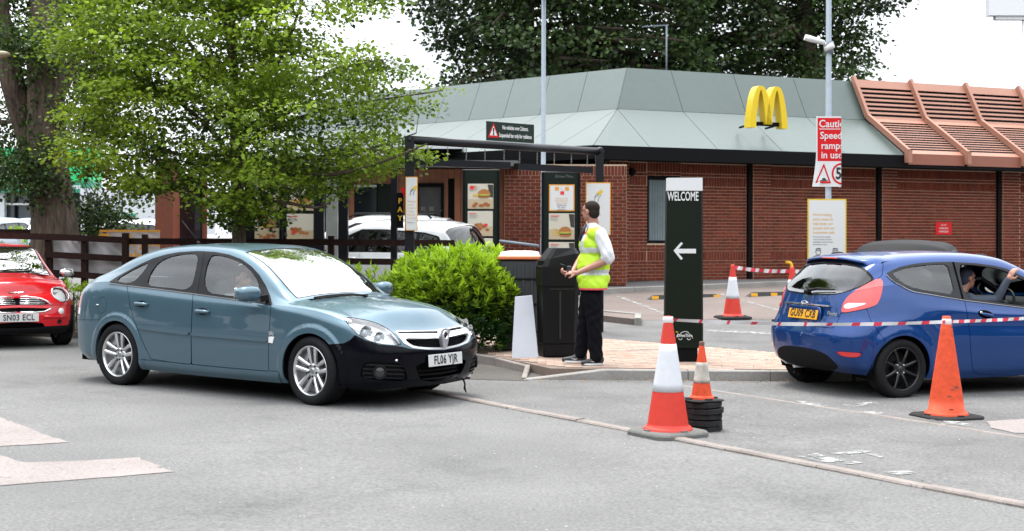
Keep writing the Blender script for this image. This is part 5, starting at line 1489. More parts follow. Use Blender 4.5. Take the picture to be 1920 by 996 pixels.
def build_fiesta():
    c = Car('parked_car', 'dark blue three-door hatchback with black wheels, driver holding an arm up at the open window', (4.745, 15.14, gz(4.74, 15.14) - .01), rad(22.2), -1, FIE)
    P = paint('paint_deep_blue', (.002, .036, .160), metal=.35, rough=.3); root = c.root; c.joints = []; c.start(); fp = c.fpoly
    for a in FIE['axles']:
        c.take(lambda sk, a=a: np.where(sk.A[:, 1] > .5, np.hypot(sk.A[:, 0] - a, sk.A[:, 2] - FIE['hub']) - .335, 1.0))
    tip = [tuple(c.px(np.array([[x, y, z]]))[0]) for x, y, z in ((.62, .71, 1.165), (.80, .745, 1.05), (.97, .79, .935), (.7, .80, .91))]
    dlo = zf((849, 272), (900, 246), (950, 226), (1020, 210), (1100, 198), (1210, 191), (1320, 189), (1500, 199), (1620, 216), (1700, 234), (1780, 268), (1839, 300)) + tip + zf((1839, 514), (1700, 497), (1410, 461), (1230, 432), (1130, 415), (1050, 399), (960, 363), (900, 325))
    D = c.take(fp(dlo, xr=(-1.45, 1.2), yr=(.4, 9)))
    save = c.skins; c.skins = [D]
    qg = c.take(fp(soft(zf((888, 273), (930, 254), (1000, 234), (1100, 218), (1200, 209), (1287, 205), (1310, 280), (1345, 427), (1200, 405), (1080, 386), (1000, 360), (940, 322)), 1)))
    tip2 = [tuple(c.px(np.array([[x, y, z]]))[0]) for x, y, z in ((.60, .72, 1.13), (.74, .75, 1.04), (.86, .79, .95))]
    hole = c.take(fp(soft(zf((1362, 207), (1430, 209), (1500, 214), (1620, 232), (1700, 252), (1839, 322)) + tip2 + zf((1839, 505), (1700, 487), (1540, 465), (1415, 446)), 1)))
    pil = c.take(fp(zf((1318, 180), (1334, 180), (1412, 470), (1396, 470))))
    trim = c.skins[0]; c.skins = save
    c.emit(trim, 'window_surround', mat('satin_black_trim', (.012, .012, .014), .5, spec=.25), 'pair', depth=.02, off=.002)
    c.emit(pil, 'pillar_joint', M_JOINT, 'pair', depth=0, off=-.004)
    c.emit(qg, 'side_window', M_GLASS, 'pair', depth=0, off=-.005)
    c.emit(hole, 'side_window', M_GLASS, -c.near, depth=0, off=-.005)
    ws = c.take(lambda sk: np.where(sk.A[:, 6] == 0, np.maximum.reduce([(2.12 - sk.A[:, 8]) * .25, sk.A[:, 7] - 1.03, .22 - sk.A[:, 7]]), 1))
    c.emit(ws, 'windscreen', M_GLASS, 'both', depth=0, off=-.002)
    rw = c.take(fp(soft(zf((172, 392), (240, 300), (300, 240), (345, 215), (480, 200), (650, 225), (700, 262), (752, 313), (700, 345), (640, 372), (570, 398), (510, 417), (400, 424), (300, 422)), 1), xr=(-9, -1.3)))
    c.emit(rw, 'rear_screen', glass_mat('rear_screen_glass', (.22, .26, .25), 1.5, 1.5), 'both', depth=0, off=-.003)
    rwt = c.take(fp(soft(zf((160, 396), (230, 295), (290, 235), (305, 200), (480, 186), (600, 190), (700, 235), (764, 306), (757, 325), (700, 358), (640, 385), (510, 426), (400, 432), (290, 430)), 1), xr=(-9, -1.3)))
    c.emit(rwt, 'rear_screen_surround', M_TRIM, 'both', depth=.01, off=.0)
    tl = c.take(fp(soft(zf((524, 562), (533, 520), (545, 480), (575, 440), (612, 408), (700, 355), (799, 304), (824, 330), (828, 352), (815, 430), (790, 494), (760, 510), (710, 527), (620, 546)), 1), xr=(-9, -1.2)), gap=.002)
    save = c.skins; c.skins = [tl]
    cl = c.take(fp(soft(zf((542, 527), (550, 497), (585, 484), (640, 488), (705, 484), (708, 494), (640, 515), (580, 528)), 1))); red = c.skins[0]; c.skins = save
    T_ = c.emit(red, 'tail_light', M_RED, 'pair', depth=.015, off=.008)
    for k, o in enumerate(T_): c.emit(cl, 'reversing_light', M_CLEARL, c.near if k == 0 else -c.near, depth=.01, off=.006, parent=o)
    th = c.take(fp(zf((-200, 150), (300, 195), (600, 178), (790, 172), (828, 205), (822, 280), (800, 305), (612, 410), (545, 480), (524, 562), (492, 640), (462, 672), (420, 688), (300, 680), (180, 663), (130, 640), (-200, 600)), xr=(-9, -1.27), zr=(.70, 9)), gap=.0028)
    TH = c.emit(th, 'tailgate', P, 'both', depth=.02)
    ins = c.take(fp(soft(zg((60, 300), (150, 252), (300, 262), (430, 282), (510, 305), (590, 345), (650, 400), (720, 470), (600, 520), (100, 520), (40, 420)), 1), xr=(-9, -1.3), zr=(-1, .62)), gap=.002)
    c.emit(ins, 'bumper_insert', M_RUBBER, 'both', depth=.02, off=.004)
    rf = c.take(fp(soft(zg((672, 308), (760, 310), (860, 318), (945, 325), (932, 352), (890, 372), (760, 366), (715, 345)), 1), xr=(-9, -1.3)), gap=.002)
    c.emit(rf, 'reflector', M_RED, 'pair', depth=.01, off=-.003)
    bmp = c.take(fp(zf((-300, 500), (524, 562), (620, 546), (710, 528), (728, 580), (745, 620), (800, 700), (848, 758), (760, 900), (700, 1100), (-300, 1100)), xr=(-9, -1.3)), gap=.0022)
    c.emit(bmp, 'rear_bumper', P, 'both', depth=.03)
    dr = c.take(fp(zf((1410, 459), (1425, 520), (1440, 620), (1450, 700), (1460, 850), (1468, 940), (1480, 975), (1510, 992), (1560, 1000), (3600, 1030), (3600, 640), (1840, 513), (1700, 497)), xr=(-9, .80), yr=(.5, 9)), gap=.0028)
    DR = c.emit(dr, 'door', P, 'pair', depth=.02)
    for k, o in enumerate(DR):
        sg = c.near if k == 0 else -c.near; p = c.onpx(*zf((1565, 566))[0]); g = MB()
        vs, fs = superell((0, 0, 0), (.10, .012, .042), 1, 1, 24, 8); 
        Mh = Matrix.Translation((p[0], sg * (p[1] + .001), p[2])) @ Matrix.Rotation(rad(10), 4, 'Y'); g.add([Mh @ Vector(v) for v in vs], fs, 1, True)
        vs, fs = superell((.012, sg * .022, -.004), (.085, .014, .017), .8, .7, 20, 8, Mh); g.add(vs, fs, 0, True)
        g.tube([Mh @ Vector((-.07, 0, .008)), Mh @ Vector((-.07, sg * .02, .008))], .013, 12, mi=2); g.build('handle', [P, M_JOINT, M_CHROME], o)
    bn = c.take(lambda sk: np.where(sk.A[:, 6] == 0, np.maximum(1.06 - sk.A[:, 7], (.8 - sk.A[:, 8]) * .2), 1), gap=.0028)
    c.emit(bn, 'bonnet', P, 'both', depth=.02)
    hl = c.take(lambda sk: np.where((sk.A[:, 1] > .4) & (sk.A[:, 6] > 0), np.maximum.reduce([1.62 - sk.A[:, 0], .62 - sk.A[:, 2], sk.A[:, 2] - .78]), 1), gap=.002)
    c.emit(hl, 'headlight', M_CLEARL, 'pair', depth=.01)
    c.emit(c.skins[0] + c.skins[1], 'body', P, 'both', depth=.015)
    finish(c)
    # spoiler at the rear edge of the roof
    n = 30; Y = np.linspace(-1, 1, n); rows = []
    for (x, z, w, dr_, dx) in ((-1.27, 1.448, .59, .045, 0), (-1.38, 1.442, .60, .05, .0), (-1.50, 1.418, .585, .05, .03), (-1.53, 1.405, .58, .052, .04), (-1.525, 1.388, .575, .052, .04), (-1.46, 1.385, .56, .05, .03), (-1.33, 1.38, .54, .05, 0)):
        rows.append([(x + dx * abs(t)**2 + .06 * max(0, abs(t) - .8) * 5, t * w, z - dr_ * t**2 - (.10 * max(0, (abs(t) - .88) / .12)**1.5 if x < -1.45 else .02 * max(0, (abs(t) - .88) / .12))) for t in Y])
    g = MB(); vs = [p for r in rows for p in r]; fs = []
    for i in range(len(rows) - 1):
        for j in range(n - 1): fs.append((i * n + j, i * n + j + 1, (i + 1) * n + j + 1, (i + 1) * n + j))
    g.add(vs, fs, 0, True); k = len(rows)
    for i in range(3, 6):
        for j in range(n - 1): pass
    g.mi = [1 if f // (n - 1) >= 4 else 0 for f in range(len(fs))]
    so = g.build('spoiler', [P, M_TRIM], TH, fix=False)
    g = MB(); g.box((-1.528, 0, 1.398), (.02, .26, .014), bev=.003); g.build('brake_light', M_RED, so)
    # chrome bar, badge, plate, wiper
    def rear(u, v, off=.006):
        p = c.onpx(*zf((u, v))[0], xmax=-1.4); return p
    cb = [rear(u, 476 + (u - 160) * .0 + (u - 160) * .085 * .5) for u in (345, 400, 448)]
    zc = c.trace(*zf((300, 497))[0], x=-1.86).z
    g = MB(); pts = []
    for y in np.linspace(-.40, .40, 17):
        A = c.wall.A; k = np.argmin((A[:, 1] - abs(y))**2 + (A[:, 2] - (zc))**2 + (A[:, 0] > 0) * 9); pts.append((A[k, 0] - .008, y, zc + .003 - .02 * abs(y)))
    strip(pts, .014, .042, 'chrome_bar', M_CHROME, TH)
    xb = pts[8][0]
    g = MB(); vs, fs = superell((xb - .008, 0, zc + .006), (.012, .062, .026), 1, 1, 26, 10); g.add(vs, fs, 0, True); ob = g.build('badge', [mat('badge_blue', (.01, .02, .12), .2, coat=1)], TH)
    g = MB(); g.tube([(xb - .012, .062 * math.cos(t), zc + .006 + .026 * math.sin(t)) for t in np.linspace(0, 2 * PI, 29)], .003, 6, caps=False)
    pts = [(xb - .021, .04 * math.cos(t), zc + .006 + .007 * math.sin(2 * t)) for t in np.linspace(0, 2 * PI, 29)]; g.tube(pts, .0018, 5, caps=False); g.build('badge_script', M_CHROME, ob)
    zp = c.trace(*zf((297, 566))[0], x=-1.88).z
    A = c.wall.A; k = np.argmin((A[:, 1])**2 + (A[:, 2] - zp)**2 + (A[:, 0] > 0) * 9); xp = A[k, 0]
    plate(c, 'GU09 CXB', frame((xp - .022, -.0, zp), (0, -1, 0), (.22, 0, 1)), M_PLATEY, w=.52)
    g = MB(); vs, fs = superell((xp - .004, 0, zp - .002), (.012, .30, .085), .3, .3, 24, 8); g.add(vs, fs, 0, True); g.build('plate_recess', P, TH)
    p = c.onpx(*zf((470, 565))[0], xmax=-1.4)
    text_mesh('model_script', 'Fiesta', .055, M_CHROME, TH, frame((p[0] - .012, -p[1] - .0, p[2]), (.06, -1, 0), (.15, 0, 1)), ext=.002, bold=.015, sx=1.2)
    g = MB(); pw = [c.onpx(*zf(q)[0], xmax=-1.3) for q in ((300, 410), (370, 398), (440, 400), (495, 405))]
    pts = [(p[0] - .03, -p[1], p[2] + .02) for p in pw]; g.tube(pts, [.016, .014, .010, .006], 8); g.tube([(p[0] - .012, -p[1], p[2] + .002) for p in [c.onpx(*zf(q)[0], xmax=-1.3) for q in ((335, 418), (400, 412), (495, 412))]], .006, 6)
    q0 = Vector(pts[0]); vs, fs = superell((q0.x + .01, q0.y + .01, q0.z - .015), (.035, .04, .03), .8, .8, 16, 8); g.add(vs, fs, 0, True); g.build('rear_wiper', M_TRIM, root)
    for sg in (1, -1):
        pts = []
        for u, v in zf((850, 282), (880, 312), (915, 340), (960, 368), (1000, 386), (1050, 403), (1130, 418), (1230, 436), (1410, 465), (1560, 484), (1700, 501), (1839, 517)):
            p = c.onpx(u, v); pts.append((p[0], sg * (p[1] + .004), p[2]))
        pts.append((.72, sg * (c.yat(.72, .915) + .004), .915))
        strip(pts, .006, .018, 'chrome_strip', M_CHROME, root)
        g = MB(); Mm = Matrix.Translation((.82, sg * .98, .99)) @ Matrix.Rotation(sg * rad(12), 4, 'Z'); vs, fs = superell((0, 0, 0), (.08, .12, .075), .75, .7, 24, 12, Mm); g.add(vs, fs, 0, True)
        g.bar((.84, sg * .9, .94), (.84, sg * .8, .93), .03, .06); g.build('wing_mirror', P, root)
    g = MB(); vs, fs = superell((.42, .0, 1.335), (.02, .11, .035), .6, .6, 20, 8); g.add(vs, fs, 0, True); g.tube([(.42, 0, 1.35), (.46, 0, 1.40)], .01, 6); g.build('rear_view_mirror', M_TRIM, root)
    g = MB(); p = c.onpx(*zf((243, 712))[0], xmax=-1.4); g.lathe([(0, -.004), (.02, -.003), (.022, .004)], 16, 'x', c=(p[0] - .004, -p[1], p[2])); g.build('towing_cap', P, root)
    g = MB(); g.tube([(-1.3, .45, .24), (-1.66, .45, .235)], .028, 12); g.build('exhaust_pipe', M_SATIN, root)
    cabin(c, [(.02, -.36, 1), (.02, .36, 1), (-.72, -.32, 1.1), (-.72, .32, 1.1)], floor=(.3, -1.5, 1.2), dash_x=.68, dash_z=.86, wheel_y=-.36, halfw=.62, col=mat('seat_dark_cloth', (.05, .05, .055), .9), wheel_x=.42)
    # inside faces of the far door, seen through the open window
    g = MB(); g.box((.25, .74, .66), (1.2, .03, .46), bev=.01); g.box((.25, -.745, .62), (1.2, .03, .46), bev=.01); g.build('door_lining', M_DASH, root)
    underside(c, -1.45, 1.7, .70, .2, FIE['axles'], .305, .74)
    for a in FIE['axles']:
        for sg in (-1, 1):
            wheel(c, (a, sg * .745, .302), .302, .218, .205, sg, 'eight', M_DARKALLOY)
    return c
FIESTA = build_fiesta()
# ------------------------------------------------------------------ red small car at the left edge
def zm(*L): return [(x / 4.527, 440 + y / 4.527) for x, y in L]
MIN = dict(
    plan=[(-1.79, 0), (-1.77, .4), (-1.69, .66), (-1.5, .78), (-1.235, .825), (-.5, .82), (.5, .82), (1.235, .825), (1.48, .79), (1.66, .70), (1.77, .52), (1.83, .26), (1.845, 0)],
    axles=(-1.235, 1.235), hub=.295, lip=(.325, .05, .02), archr=.335,
    rows=[dict(z=.17 and [(-1.8, .2), (0, .17), (1.85, .19)], ins=.06, xf=1.74, xr=-1.7), dict(z=[(-1.8, .28), (1.85, .27)], ins=.02, xf=1.82, xr=-1.77), dict(z=[(-1.8, .45), (1.85, .42)], ins=.0, xf=1.85, xr=-1.79),
          dict(z=[(-1.8, .62), (1.2, .58), (1.85, .52)], ins=.0, xf=1.83, xr=-1.79), dict(z=[(-1.8, .80), (.9, .76), (1.5, .70), (1.85, .62)], ins=.015, xf=1.79, xr=-1.76),
          dict(z=[(-1.8, .93), (0, .92), (.9, .90), (1.3, .86), (1.6, .79), (1.85, .69)], ins=[(-1.8, .06), (1, .045), (1.5, .07)], xf=1.72, xr=-1.72)],
    corner=(.62, .62), bow=[(-1.6, -.12), (-1.2, -.05), (.3, .06), (.9, .15), (1.55, .22)],
    rail=[(-1.65, .6, .98), (-1.5, .595, 1.18), (-1.38, .59, 1.30), (-1.2, .585, 1.345), (-.5, .59, 1.37), (0, .59, 1.362), (.2, .595, 1.33), (.5, .64, 1.14), (.78, .69, .965), (.95, .68, .925), (1.3, .6, .89), (1.55, .48, .80)],
    crown=[(-1.65, 1.02), (-1.5, 1.25), (-1.38, 1.365), (-1.2, 1.395), (-.5, 1.412), (-.05, 1.408), (.15, 1.37), (.5, 1.18), (.8, 1.0), (.95, .975), (1.3, .925), (1.55, .83)],
    bulge=[(-1.5, .004), (0, .008), (.8, .004), (1.2, .02), (1.5, .02)], ns=200, nt=170, nv=34, nk=36, blend=.22)
def build_mini():
    c = Car('parked_car', 'bright red small hatchback with chrome grille and white plate SN03 ECL', (-7.60, 20.12, gz(-7.6, 20.1)), rad(-57.5), 1, MIN)
    P = paint('paint_red', (.50, .006, .012), rough=.28); root = c.root; c.joints = []; c.start(); fp = c.fpoly
    for a in MIN['axles']:
        c.take(lambda sk, a=a: np.where(sk.A[:, 1] > .5, np.hypot(sk.A[:, 0] - a, sk.A[:, 2] - .295) - .325, 1.0))
    dlo = [(-1.52, .955), (-1.42, 1.25), (-1.25, 1.315), (-.5, 1.335), (.08, 1.325), (.30, 1.24), (.52, 1.09), (.74, .95), (.0, .945)]
    side = lambda poly: (lambda sk: np.maximum(sd_poly(sk.A[:, [0, 2]], poly), .45 - sk.A[:, 1]))
    D = c.take(side(dlo)); save = c.skins; c.skins = [D]
    w1 = c.take(side([(-.32, .975), (-.36, 1.31), (.06, 1.30), (.26, 1.22), (.46, 1.09), (.62, .97)])); w2 = c.take(side([(-1.45, .98), (-1.36, 1.24), (-1.22, 1.29), (-.45, 1.31), (-.42, .975)])); tr = c.skins[0]; c.skins = save
    c.emit(tr, 'window_surround', M_TRIM, 'pair', depth=.01); 
    for w in (w1, w2): c.emit(w, 'side_window', M_GLASS, 'pair', depth=0, off=-.004)
    ws = c.take(lambda sk: np.where(sk.A[:, 6] == 0, np.maximum.reduce([(2.05 - sk.A[:, 8]) * .25, sk.A[:, 7] - .80, .13 - sk.A[:, 7]]), 1))
    save = c.skins; c.skins = [ws]; g_ = c.take(lambda sk: np.maximum.reduce([(2.14 - sk.A[:, 8]) * .25, sk.A[:, 7] - .785, .15 - sk.A[:, 7]])); s_ = c.skins[0]; c.skins = save
    c.emit(g_, 'windscreen', M_GLASSW, 'both', depth=0, off=-.003); c.emit(s_, 'windscreen_seal', M_TRIM, 'both', depth=.006)
    hp = c.onpx(*zm((513, 512))[0], xmin=1.1)
    hl = c.take(lambda sk: np.linalg.norm(sk.A[:, :3] - hp[:3], axis=1) * np.where(sk.A[:, 0] > 1, 1, 9) - .125, gap=.004)
    for sg in (1, -1):
        o = c.emit(hl, 'headlight', mat('hazy_reflector', (.85, .85, .84), .5), sg, depth=0, off=-.03); c.emit(hl, 'lamp_cover', M_LENS, sg, depth=.01, off=.006, parent=o)  # matt white bowl: the lamp's bright glare is put into its colour
        g = MB(); n = Vector(hp[3:6]); n.y *= sg; q = Vector((hp[0], sg * hp[1], hp[2]))
        a = n.cross(Vector((0, 0, 1))).normalized(); b = a.cross(n).normalized()
        g.tube([q + n * .004 + a * .127 * math.cos(t) + b * .127 * math.sin(t) for t in np.linspace(0, 2 * PI, 33)], .007, 6, caps=False); g.build('lamp_ring', M_CHROME, o)
    up = c.take(fp(soft(zm((-420, 560), (-200, 545), (0, 541), (170, 541), (300, 545), (380, 565), (432, 606), (250, 608), (0, 608), (-420, 608)), 1), xr=(1.3, 9)))
    lo = c.take(fp(soft(zm((-420, 628), (440, 628), (420, 652), (360, 664), (0, 668), (-420, 668)), 1), xr=(1.3, 9)))
    it = c.take(fp(soft(zm((-420, 752), (350, 752), (385, 775), (370, 806), (-420, 815)), 1), xr=(1.3, 9)))
    for s_, nm in ((up, 'upper_grille'), (lo, 'lower_grille'), (it, 'air_intake')): c.emit(s_, nm, M_JOINT, 'both', depth=.0, off=-.03)
    def edge(pl, r, m, nm, off=.004):
        for sg in ((1, -1)):
            pts = []
            for u, v in zm(*pl):
                p = c.onpx(u, v, xmin=1.2); pts.append((p[0] + p[3] * off, sg * (p[1] + p[4] * off), p[2]))
            g = MB(); g.tube(pts, r, 6); g.build(nm, m, root)
    edge([(172, 538), (240, 538), (300, 541), (350, 550), (400, 572), (434, 606)], .012, M_CHROME, 'grille_surround')
    edge([(172, 668), (300, 668), (380, 660), (425, 640), (438, 625)], .011, M_CHROME, 'grille_surround')
    for v in (555, 570, 585, 598): edge([(172, v), (260, v), (330, v + 1), (385 + (v - 555) * .6, v + 4)], .005, M_CHROME, 'grille_bar', -.012)
    for v in (640, 652): edge([(172, v), (300, v), (400, v - 4)], .005, M_TRIM, 'grille_bar', -.01)
    edge([(370, 706), (430, 705), (500, 706), (560, 706)], .022, P, 'bumper_bar', .002)
    bn = c.take(lambda sk: np.where(sk.A[:, 6] == 0, .86 - sk.A[:, 7], sd_poly(c.px(sk), zm((-500, 300), (700, 300), (700, 607), (-500, 607))) / c.ppm + np.where(sk.A[:, 0] > 1.0, 0, 9)), gap=.003)
    c.emit(bn, 'bonnet', P, 'both', depth=.02)
    lowf = c.take(lambda sk: np.where(sk.A[:, 6] > 0, sk.A[:, 2] - .295, 1)); c.emit(lowf, 'lower_trim', M_RUBBER, 'both', depth=.02, off=.004)
    fl = c.take(lambda sk: np.minimum.reduce([np.maximum(np.hypot(sk.A[:, 0] - a, sk.A[:, 2] - .295) - .375, .5 - sk.A[:, 1]) for a in MIN['axles']]))
    c.emit(fl, 'arch_trim', M_RUBBER, 'pair', depth=.02, off=.006)
    for sg in (1, -1):
        p = c.onpx(*zm((519, 657))[0], xmin=1.2); g = MB(); g.lathe([(0, .012), (.04, .01), (.045, .004), (.046, 0)], 20, 'x'); o = g.build('indicator', M_CLEARL, root); o.location = (p[0], sg * p[1], p[2]); o.rotation_euler = (0, 0, sg * math.atan2(p[4], p[3]))
        p = c.onpx(*zm((506, 745))[0], xmin=1.2); g = MB(); g.lathe([(0, .002), (.025, .004), (.03, .01), (.034, 0)], 20, 'x'); o = g.build('fog_lamp', M_TRIM, root); o.location = (p[0], sg * p[1], p[2]); o.rotation_euler = (0, 0, sg * math.atan2(p[4], p[3]))
        g = MB(); Mm = Matrix.Translation((.70, sg * .93, 1.0)); vs, fs = superell((0, 0, 0), (.07, .10, .06), .8, .8, 20, 10, Mm); g.add(vs, fs, 0, True); g.bar((.72, sg * .86, .97), (.70, sg * .76, .95), .03, .04, 1); g.build('wing_mirror', [M_CHROME, M_TRIM], root)
    dr = c.take(lambda sk: np.maximum(sd_poly(sk.A[:, [0, 2]], [(-.40, .96), (-.40, .32), (.62, .30), (.78, .5), (.78, .95)]), .5 - sk.A[:, 1]), gap=.003); c.emit(dr, 'door', P, 'pair', depth=.015)
    c.emit(c.skins[0] + c.skins[1], 'body', P, 'both', depth=.015); finish(c)
    zp = c.trace(*zm((170, 714))[0], x=1.86).z
    plate(c, 'SN03 ECL', frame((1.868, 0, zp), (0, 1, 0), (-.05, 0, 1)), M_PLATEW)
    p = c.onpx(*zm((165, 503))[0], xmin=1.1); g = MB(); vs, fs = superell((p[0], 0, p[2] + .006), (.02, .028, .014), 1, 1, 16, 6); g.add(vs, fs, 0, True)
    for sg in (1, -1): g.add([(p[0], sg * .025, p[2] + .016), (p[0] + .01, sg * .10, p[2] + .024), (p[0] + .02, sg * .085, p[2] + .008), (p[0] + .02, sg * .025, p[2] + .004)], [(0, 1, 2, 3)])
    g.build('winged_badge', M_CHROME, root)
    def ons(x, y, h=.015):
        A = c.top.A; k = np.argmin((A[:, 0] - x)**2 + (A[:, 1] - abs(y))**2); return Vector((x, y, A[k, 2] + h))
    for p0, p1 in (((.92, -.30), (.80, .42)), ((.92, .38), (.82, .64)), ((.90, -.62), (.80, -.1))):
        g = MB(); g.tube([ons(p0[0] + (p1[0] - p0[0]) * t, p0[1] + (p1[1] - p0[1]) * t) for t in np.linspace(0, 1, 8)], .008, 6); g.build('wiper', M_TRIM, root)
    g = MB(); g.box((.955, .36, .973), (.07, .42, .012)); g.build('scuttle_vent', M_TRIM, root)
    cabin(c, [(.0, -.34, 1), (.0, .34, 1), (-.75, -.3, 1), (-.75, .3, 1)], floor=(.3, -1.4, 1.1), dash_x=.55, dash_z=.86, wheel_y=-.34, halfw=.6)
    underside(c, -1.6, 1.6, .66, .18, MIN['axles'], .295, .72)
    for a in MIN['axles']:
        for sg in (-1, 1): wheel(c, (a, sg * .725, .295), .295, .21, .19, sg, 'five', M_ALLOY)
    return c
MINI = build_mini()

# ------------------------------------------------------------------ simpler cars further off
def plain_car(label, loc, yaw, near, sp, P, dlo, wins, ws, rear, arch_r, tyre, rails=False, group=None, glass=None, seats=True):
    c = Car('parked_car', label, loc, yaw, near, sp, group); root = c.root; c.joints = []; c.start(); hub = sp['hub']
    for a in sp['axles']:
        c.take(lambda sk, a=a: np.where(sk.A[:, 1] > .5, np.hypot(sk.A[:, 0] - a, sk.A[:, 2] - hub) - arch_r, 1.0))
    side = lambda poly: (lambda sk: np.maximum(sd_poly(sk.A[:, [0, 2]], poly), .45 - sk.A[:, 1]))
    D = c.take(side(dlo)); save = c.skins; c.skins = [D]; W = [c.take(side(w)) for w in wins]; tr = c.skins[0]; c.skins = save
    c.emit(tr, 'window_surround', M_TRIM, 'pair', depth=.01)
    for w in W: c.emit(w, 'side_window', glass or M_GLASSD, 'pair', depth=0, off=-.004)
    s = c.take(lambda sk: np.where(sk.A[:, 6] == 0, np.maximum.reduce([(2.08 - sk.A[:, 8]) * .25, sk.A[:, 7] - ws[1], ws[0] - sk.A[:, 7]]), 1)); c.emit(s, 'windscreen', M_GLASS, 'both', depth=0, off=-.003)
    s = c.take(lambda sk: np.where(sk.A[:, 6] == 0, np.maximum.reduce([(1.75 - sk.A[:, 8]) * .25, sk.A[:, 7] - rear[1], rear[0] - sk.A[:, 7]]), 1)); c.emit(s, 'rear_screen', glass_mat('rear_screen_glass', (.16, .19, .18), 1.6, 2.6), 'both', depth=0, off=-.003)
    XR = min(p[0] for p in sp['plan']); XF = max(p[0] for p in sp['plan'])
    tl = c.take(lambda sk: np.where(sk.A[:, 6] > 0, np.maximum.reduce([sk.A[:, 0] - XR - .22, .62 - sk.A[:, 2], sk.A[:, 2] - .92, .5 - sk.A[:, 1]]), 1), gap=.002); c.emit(tl, 'tail_light', M_RED, 'pair', depth=.01)
    hl = c.take(lambda sk: np.where(sk.A[:, 6] > 0, np.maximum.reduce([XF - .35 - sk.A[:, 0], .60 - sk.A[:, 2], sk.A[:, 2] - .76, .4 - sk.A[:, 1]]), 1), gap=.002); c.emit(hl, 'headlight', M_CLEARL, 'pair', depth=.01)
    lw = c.take(lambda sk: np.where(sk.A[:, 6] > 0, sk.A[:, 2] - .34, 1)); c.emit(lw, 'lower_trim', M_RUBBER, 'both', depth=.02, off=.003)
    zb = dlo[0][1] - .01; x0, x1 = sp['axles']
    for a, b in ((x0 + .55, (x0 + x1) / 2 + .05), ((x0 + x1) / 2 + .05, x1 - .42)):
        d = c.take(lambda sk: np.maximum(sd_poly(sk.A[:, [0, 2]], [(a, .36), (b, .36), (b, zb), (a, zb)]), .5 - sk.A[:, 1]), gap=.003); os_ = c.emit(d, 'door', P, 'pair', depth=.015)
        for k, o in enumerate(os_):
            sg = c.near if k == 0 else -c.near; g = MB(); y = c.yat(a + .15, zb - .14); g.tube([(a + .07, sg * (y + .005), zb - .14), (a + .1, sg * (y + .03), zb - .14), (a + .22, sg * (y + .03), zb - .14), (a + .25, sg * (y + .005), zb - .14)], .014, 8); g.build('handle', P, o)
    c.emit(c.skins[0] + c.skins[1], 'body', P, 'both', depth=.015); finish(c)
    if rails:
        for sg in (1, -1):
            pts = [Vector((x, sg * .60, float(tab([(a, d) for a, _, d in sp['rail']], np.array([x]))[0]) + h)) for x, h in ((-1.7, .0), (-1.5, .07), (0, .075), (.35, .06), (.6, .0))]
            g = MB(); g.tube(pts, .018, 8); g.build('roof_rail', M_TRIM, root)
    for sg in (1, -1):
        g = MB(); vs, fs = superell((dlo[-1][0] - .12, sg * .98, zb + .08), (.08, .11, .08), .75, .7, 20, 10); g.add(vs, fs, 0, True); g.bar((dlo[-1][0] - .12, sg * .9, zb + .03), (dlo[-1][0] - .1, sg * .8, zb + .02), .03, .05); g.build('wing_mirror', P, root)
    cabin(c, [(.1, -.36, 1), (.1, .36, 1), (-.75, 0, 2.2)], floor=(.32, -1.6, 1.2), dash_x=.75, dash_z=zb - .05, wheel_y=-.36, halfw=.64)
    underside(c, XR + .3, XF - .3, .68, .22, sp['axles'], hub, .74)
    for a in sp['axles']:
        for sg in (-1, 1): wheel(c, (a, sg * .76, tyre), tyre, tyre * .68, .21, sg, 'five', M_ALLOY)
    return c
SUV = dict(
    plan=[(-2.15, 0), (-2.13, .4), (-2.06, .70), (-1.88, .84), (-1.5, .89), (-.5, .9), (.6, .9), (1.4, .89), (1.8, .84), (2.05, .70), (2.17, .42), (2.22, 0)], axles=(-1.32, 1.32), hub=.34, lip=(.37, .06, .015), archr=.375,
    rows=[dict(z=[(-2.2, .3), (0, .22), (2.2, .25)], ins=.06, xf=2.1, xr=-2.05), dict(z=[(-2.2, .42), (0, .34), (2.2, .36)], ins=.02), dict(z=[(-2.2, .62), (2.2, .55)], ins=0), dict(z=[(-2.2, .86), (1, .80), (2.2, .68)], ins=.01, xf=2.19, xr=-2.13),
          dict(z=[(-2.2, 1.02), (-1, 1.04), (.8, .98), (1.6, .92), (2.2, .80)], ins=[(-2.2, .05), (2.2, .05)], xf=2.1, xr=-2.08)],
    corner=(.70, .66), bow=[(-1.9, -.16), (-1.3, -.06), (.2, .08), (1.0, .16), (1.9, .26)],
    rail=[(-1.98, .64, 1.08), (-1.85, .63, 1.30), (-1.7, .62, 1.50), (-1.5, .61, 1.565), (-.6, .62, 1.60), (0, .63, 1.59), (.3, .64, 1.52), (.7, .68, 1.30), (1.1, .74, 1.03), (1.3, .72, 1.0), (1.9, .55, .88)],
    crown=[(-1.98, 1.12), (-1.85, 1.36), (-1.72, 1.56), (-1.5, 1.63), (-.6, 1.675), (-.05, 1.67), (.25, 1.60), (.7, 1.36), (1.1, 1.10), (1.3, 1.06), (1.9, .92)],
    bulge=[(-1.8, .005), (0, .01), (1, .005), (1.6, .02)], ns=170, nt=150, nv=30, nk=32, blend=.25)
SUV_DLO = [(-1.78, 1.10), (-1.62, 1.40), (-1.3, 1.47), (-.4, 1.51), (.1, 1.50), (.38, 1.38), (.70, 1.20), (.95, 1.04)]
SUV_WIN = [[(-1.68, 1.12), (-1.56, 1.38), (-1.32, 1.44), (-1.22, 1.44), (-1.18, 1.10)], [(-1.12, 1.09), (-1.14, 1.45), (-.36, 1.485), (-.30, 1.08)], [(-.22, 1.08), (-.28, 1.485), (.08, 1.475), (.34, 1.35), (.62, 1.19), (.80, 1.06)]]
SX = at(722, 440, 27.6)
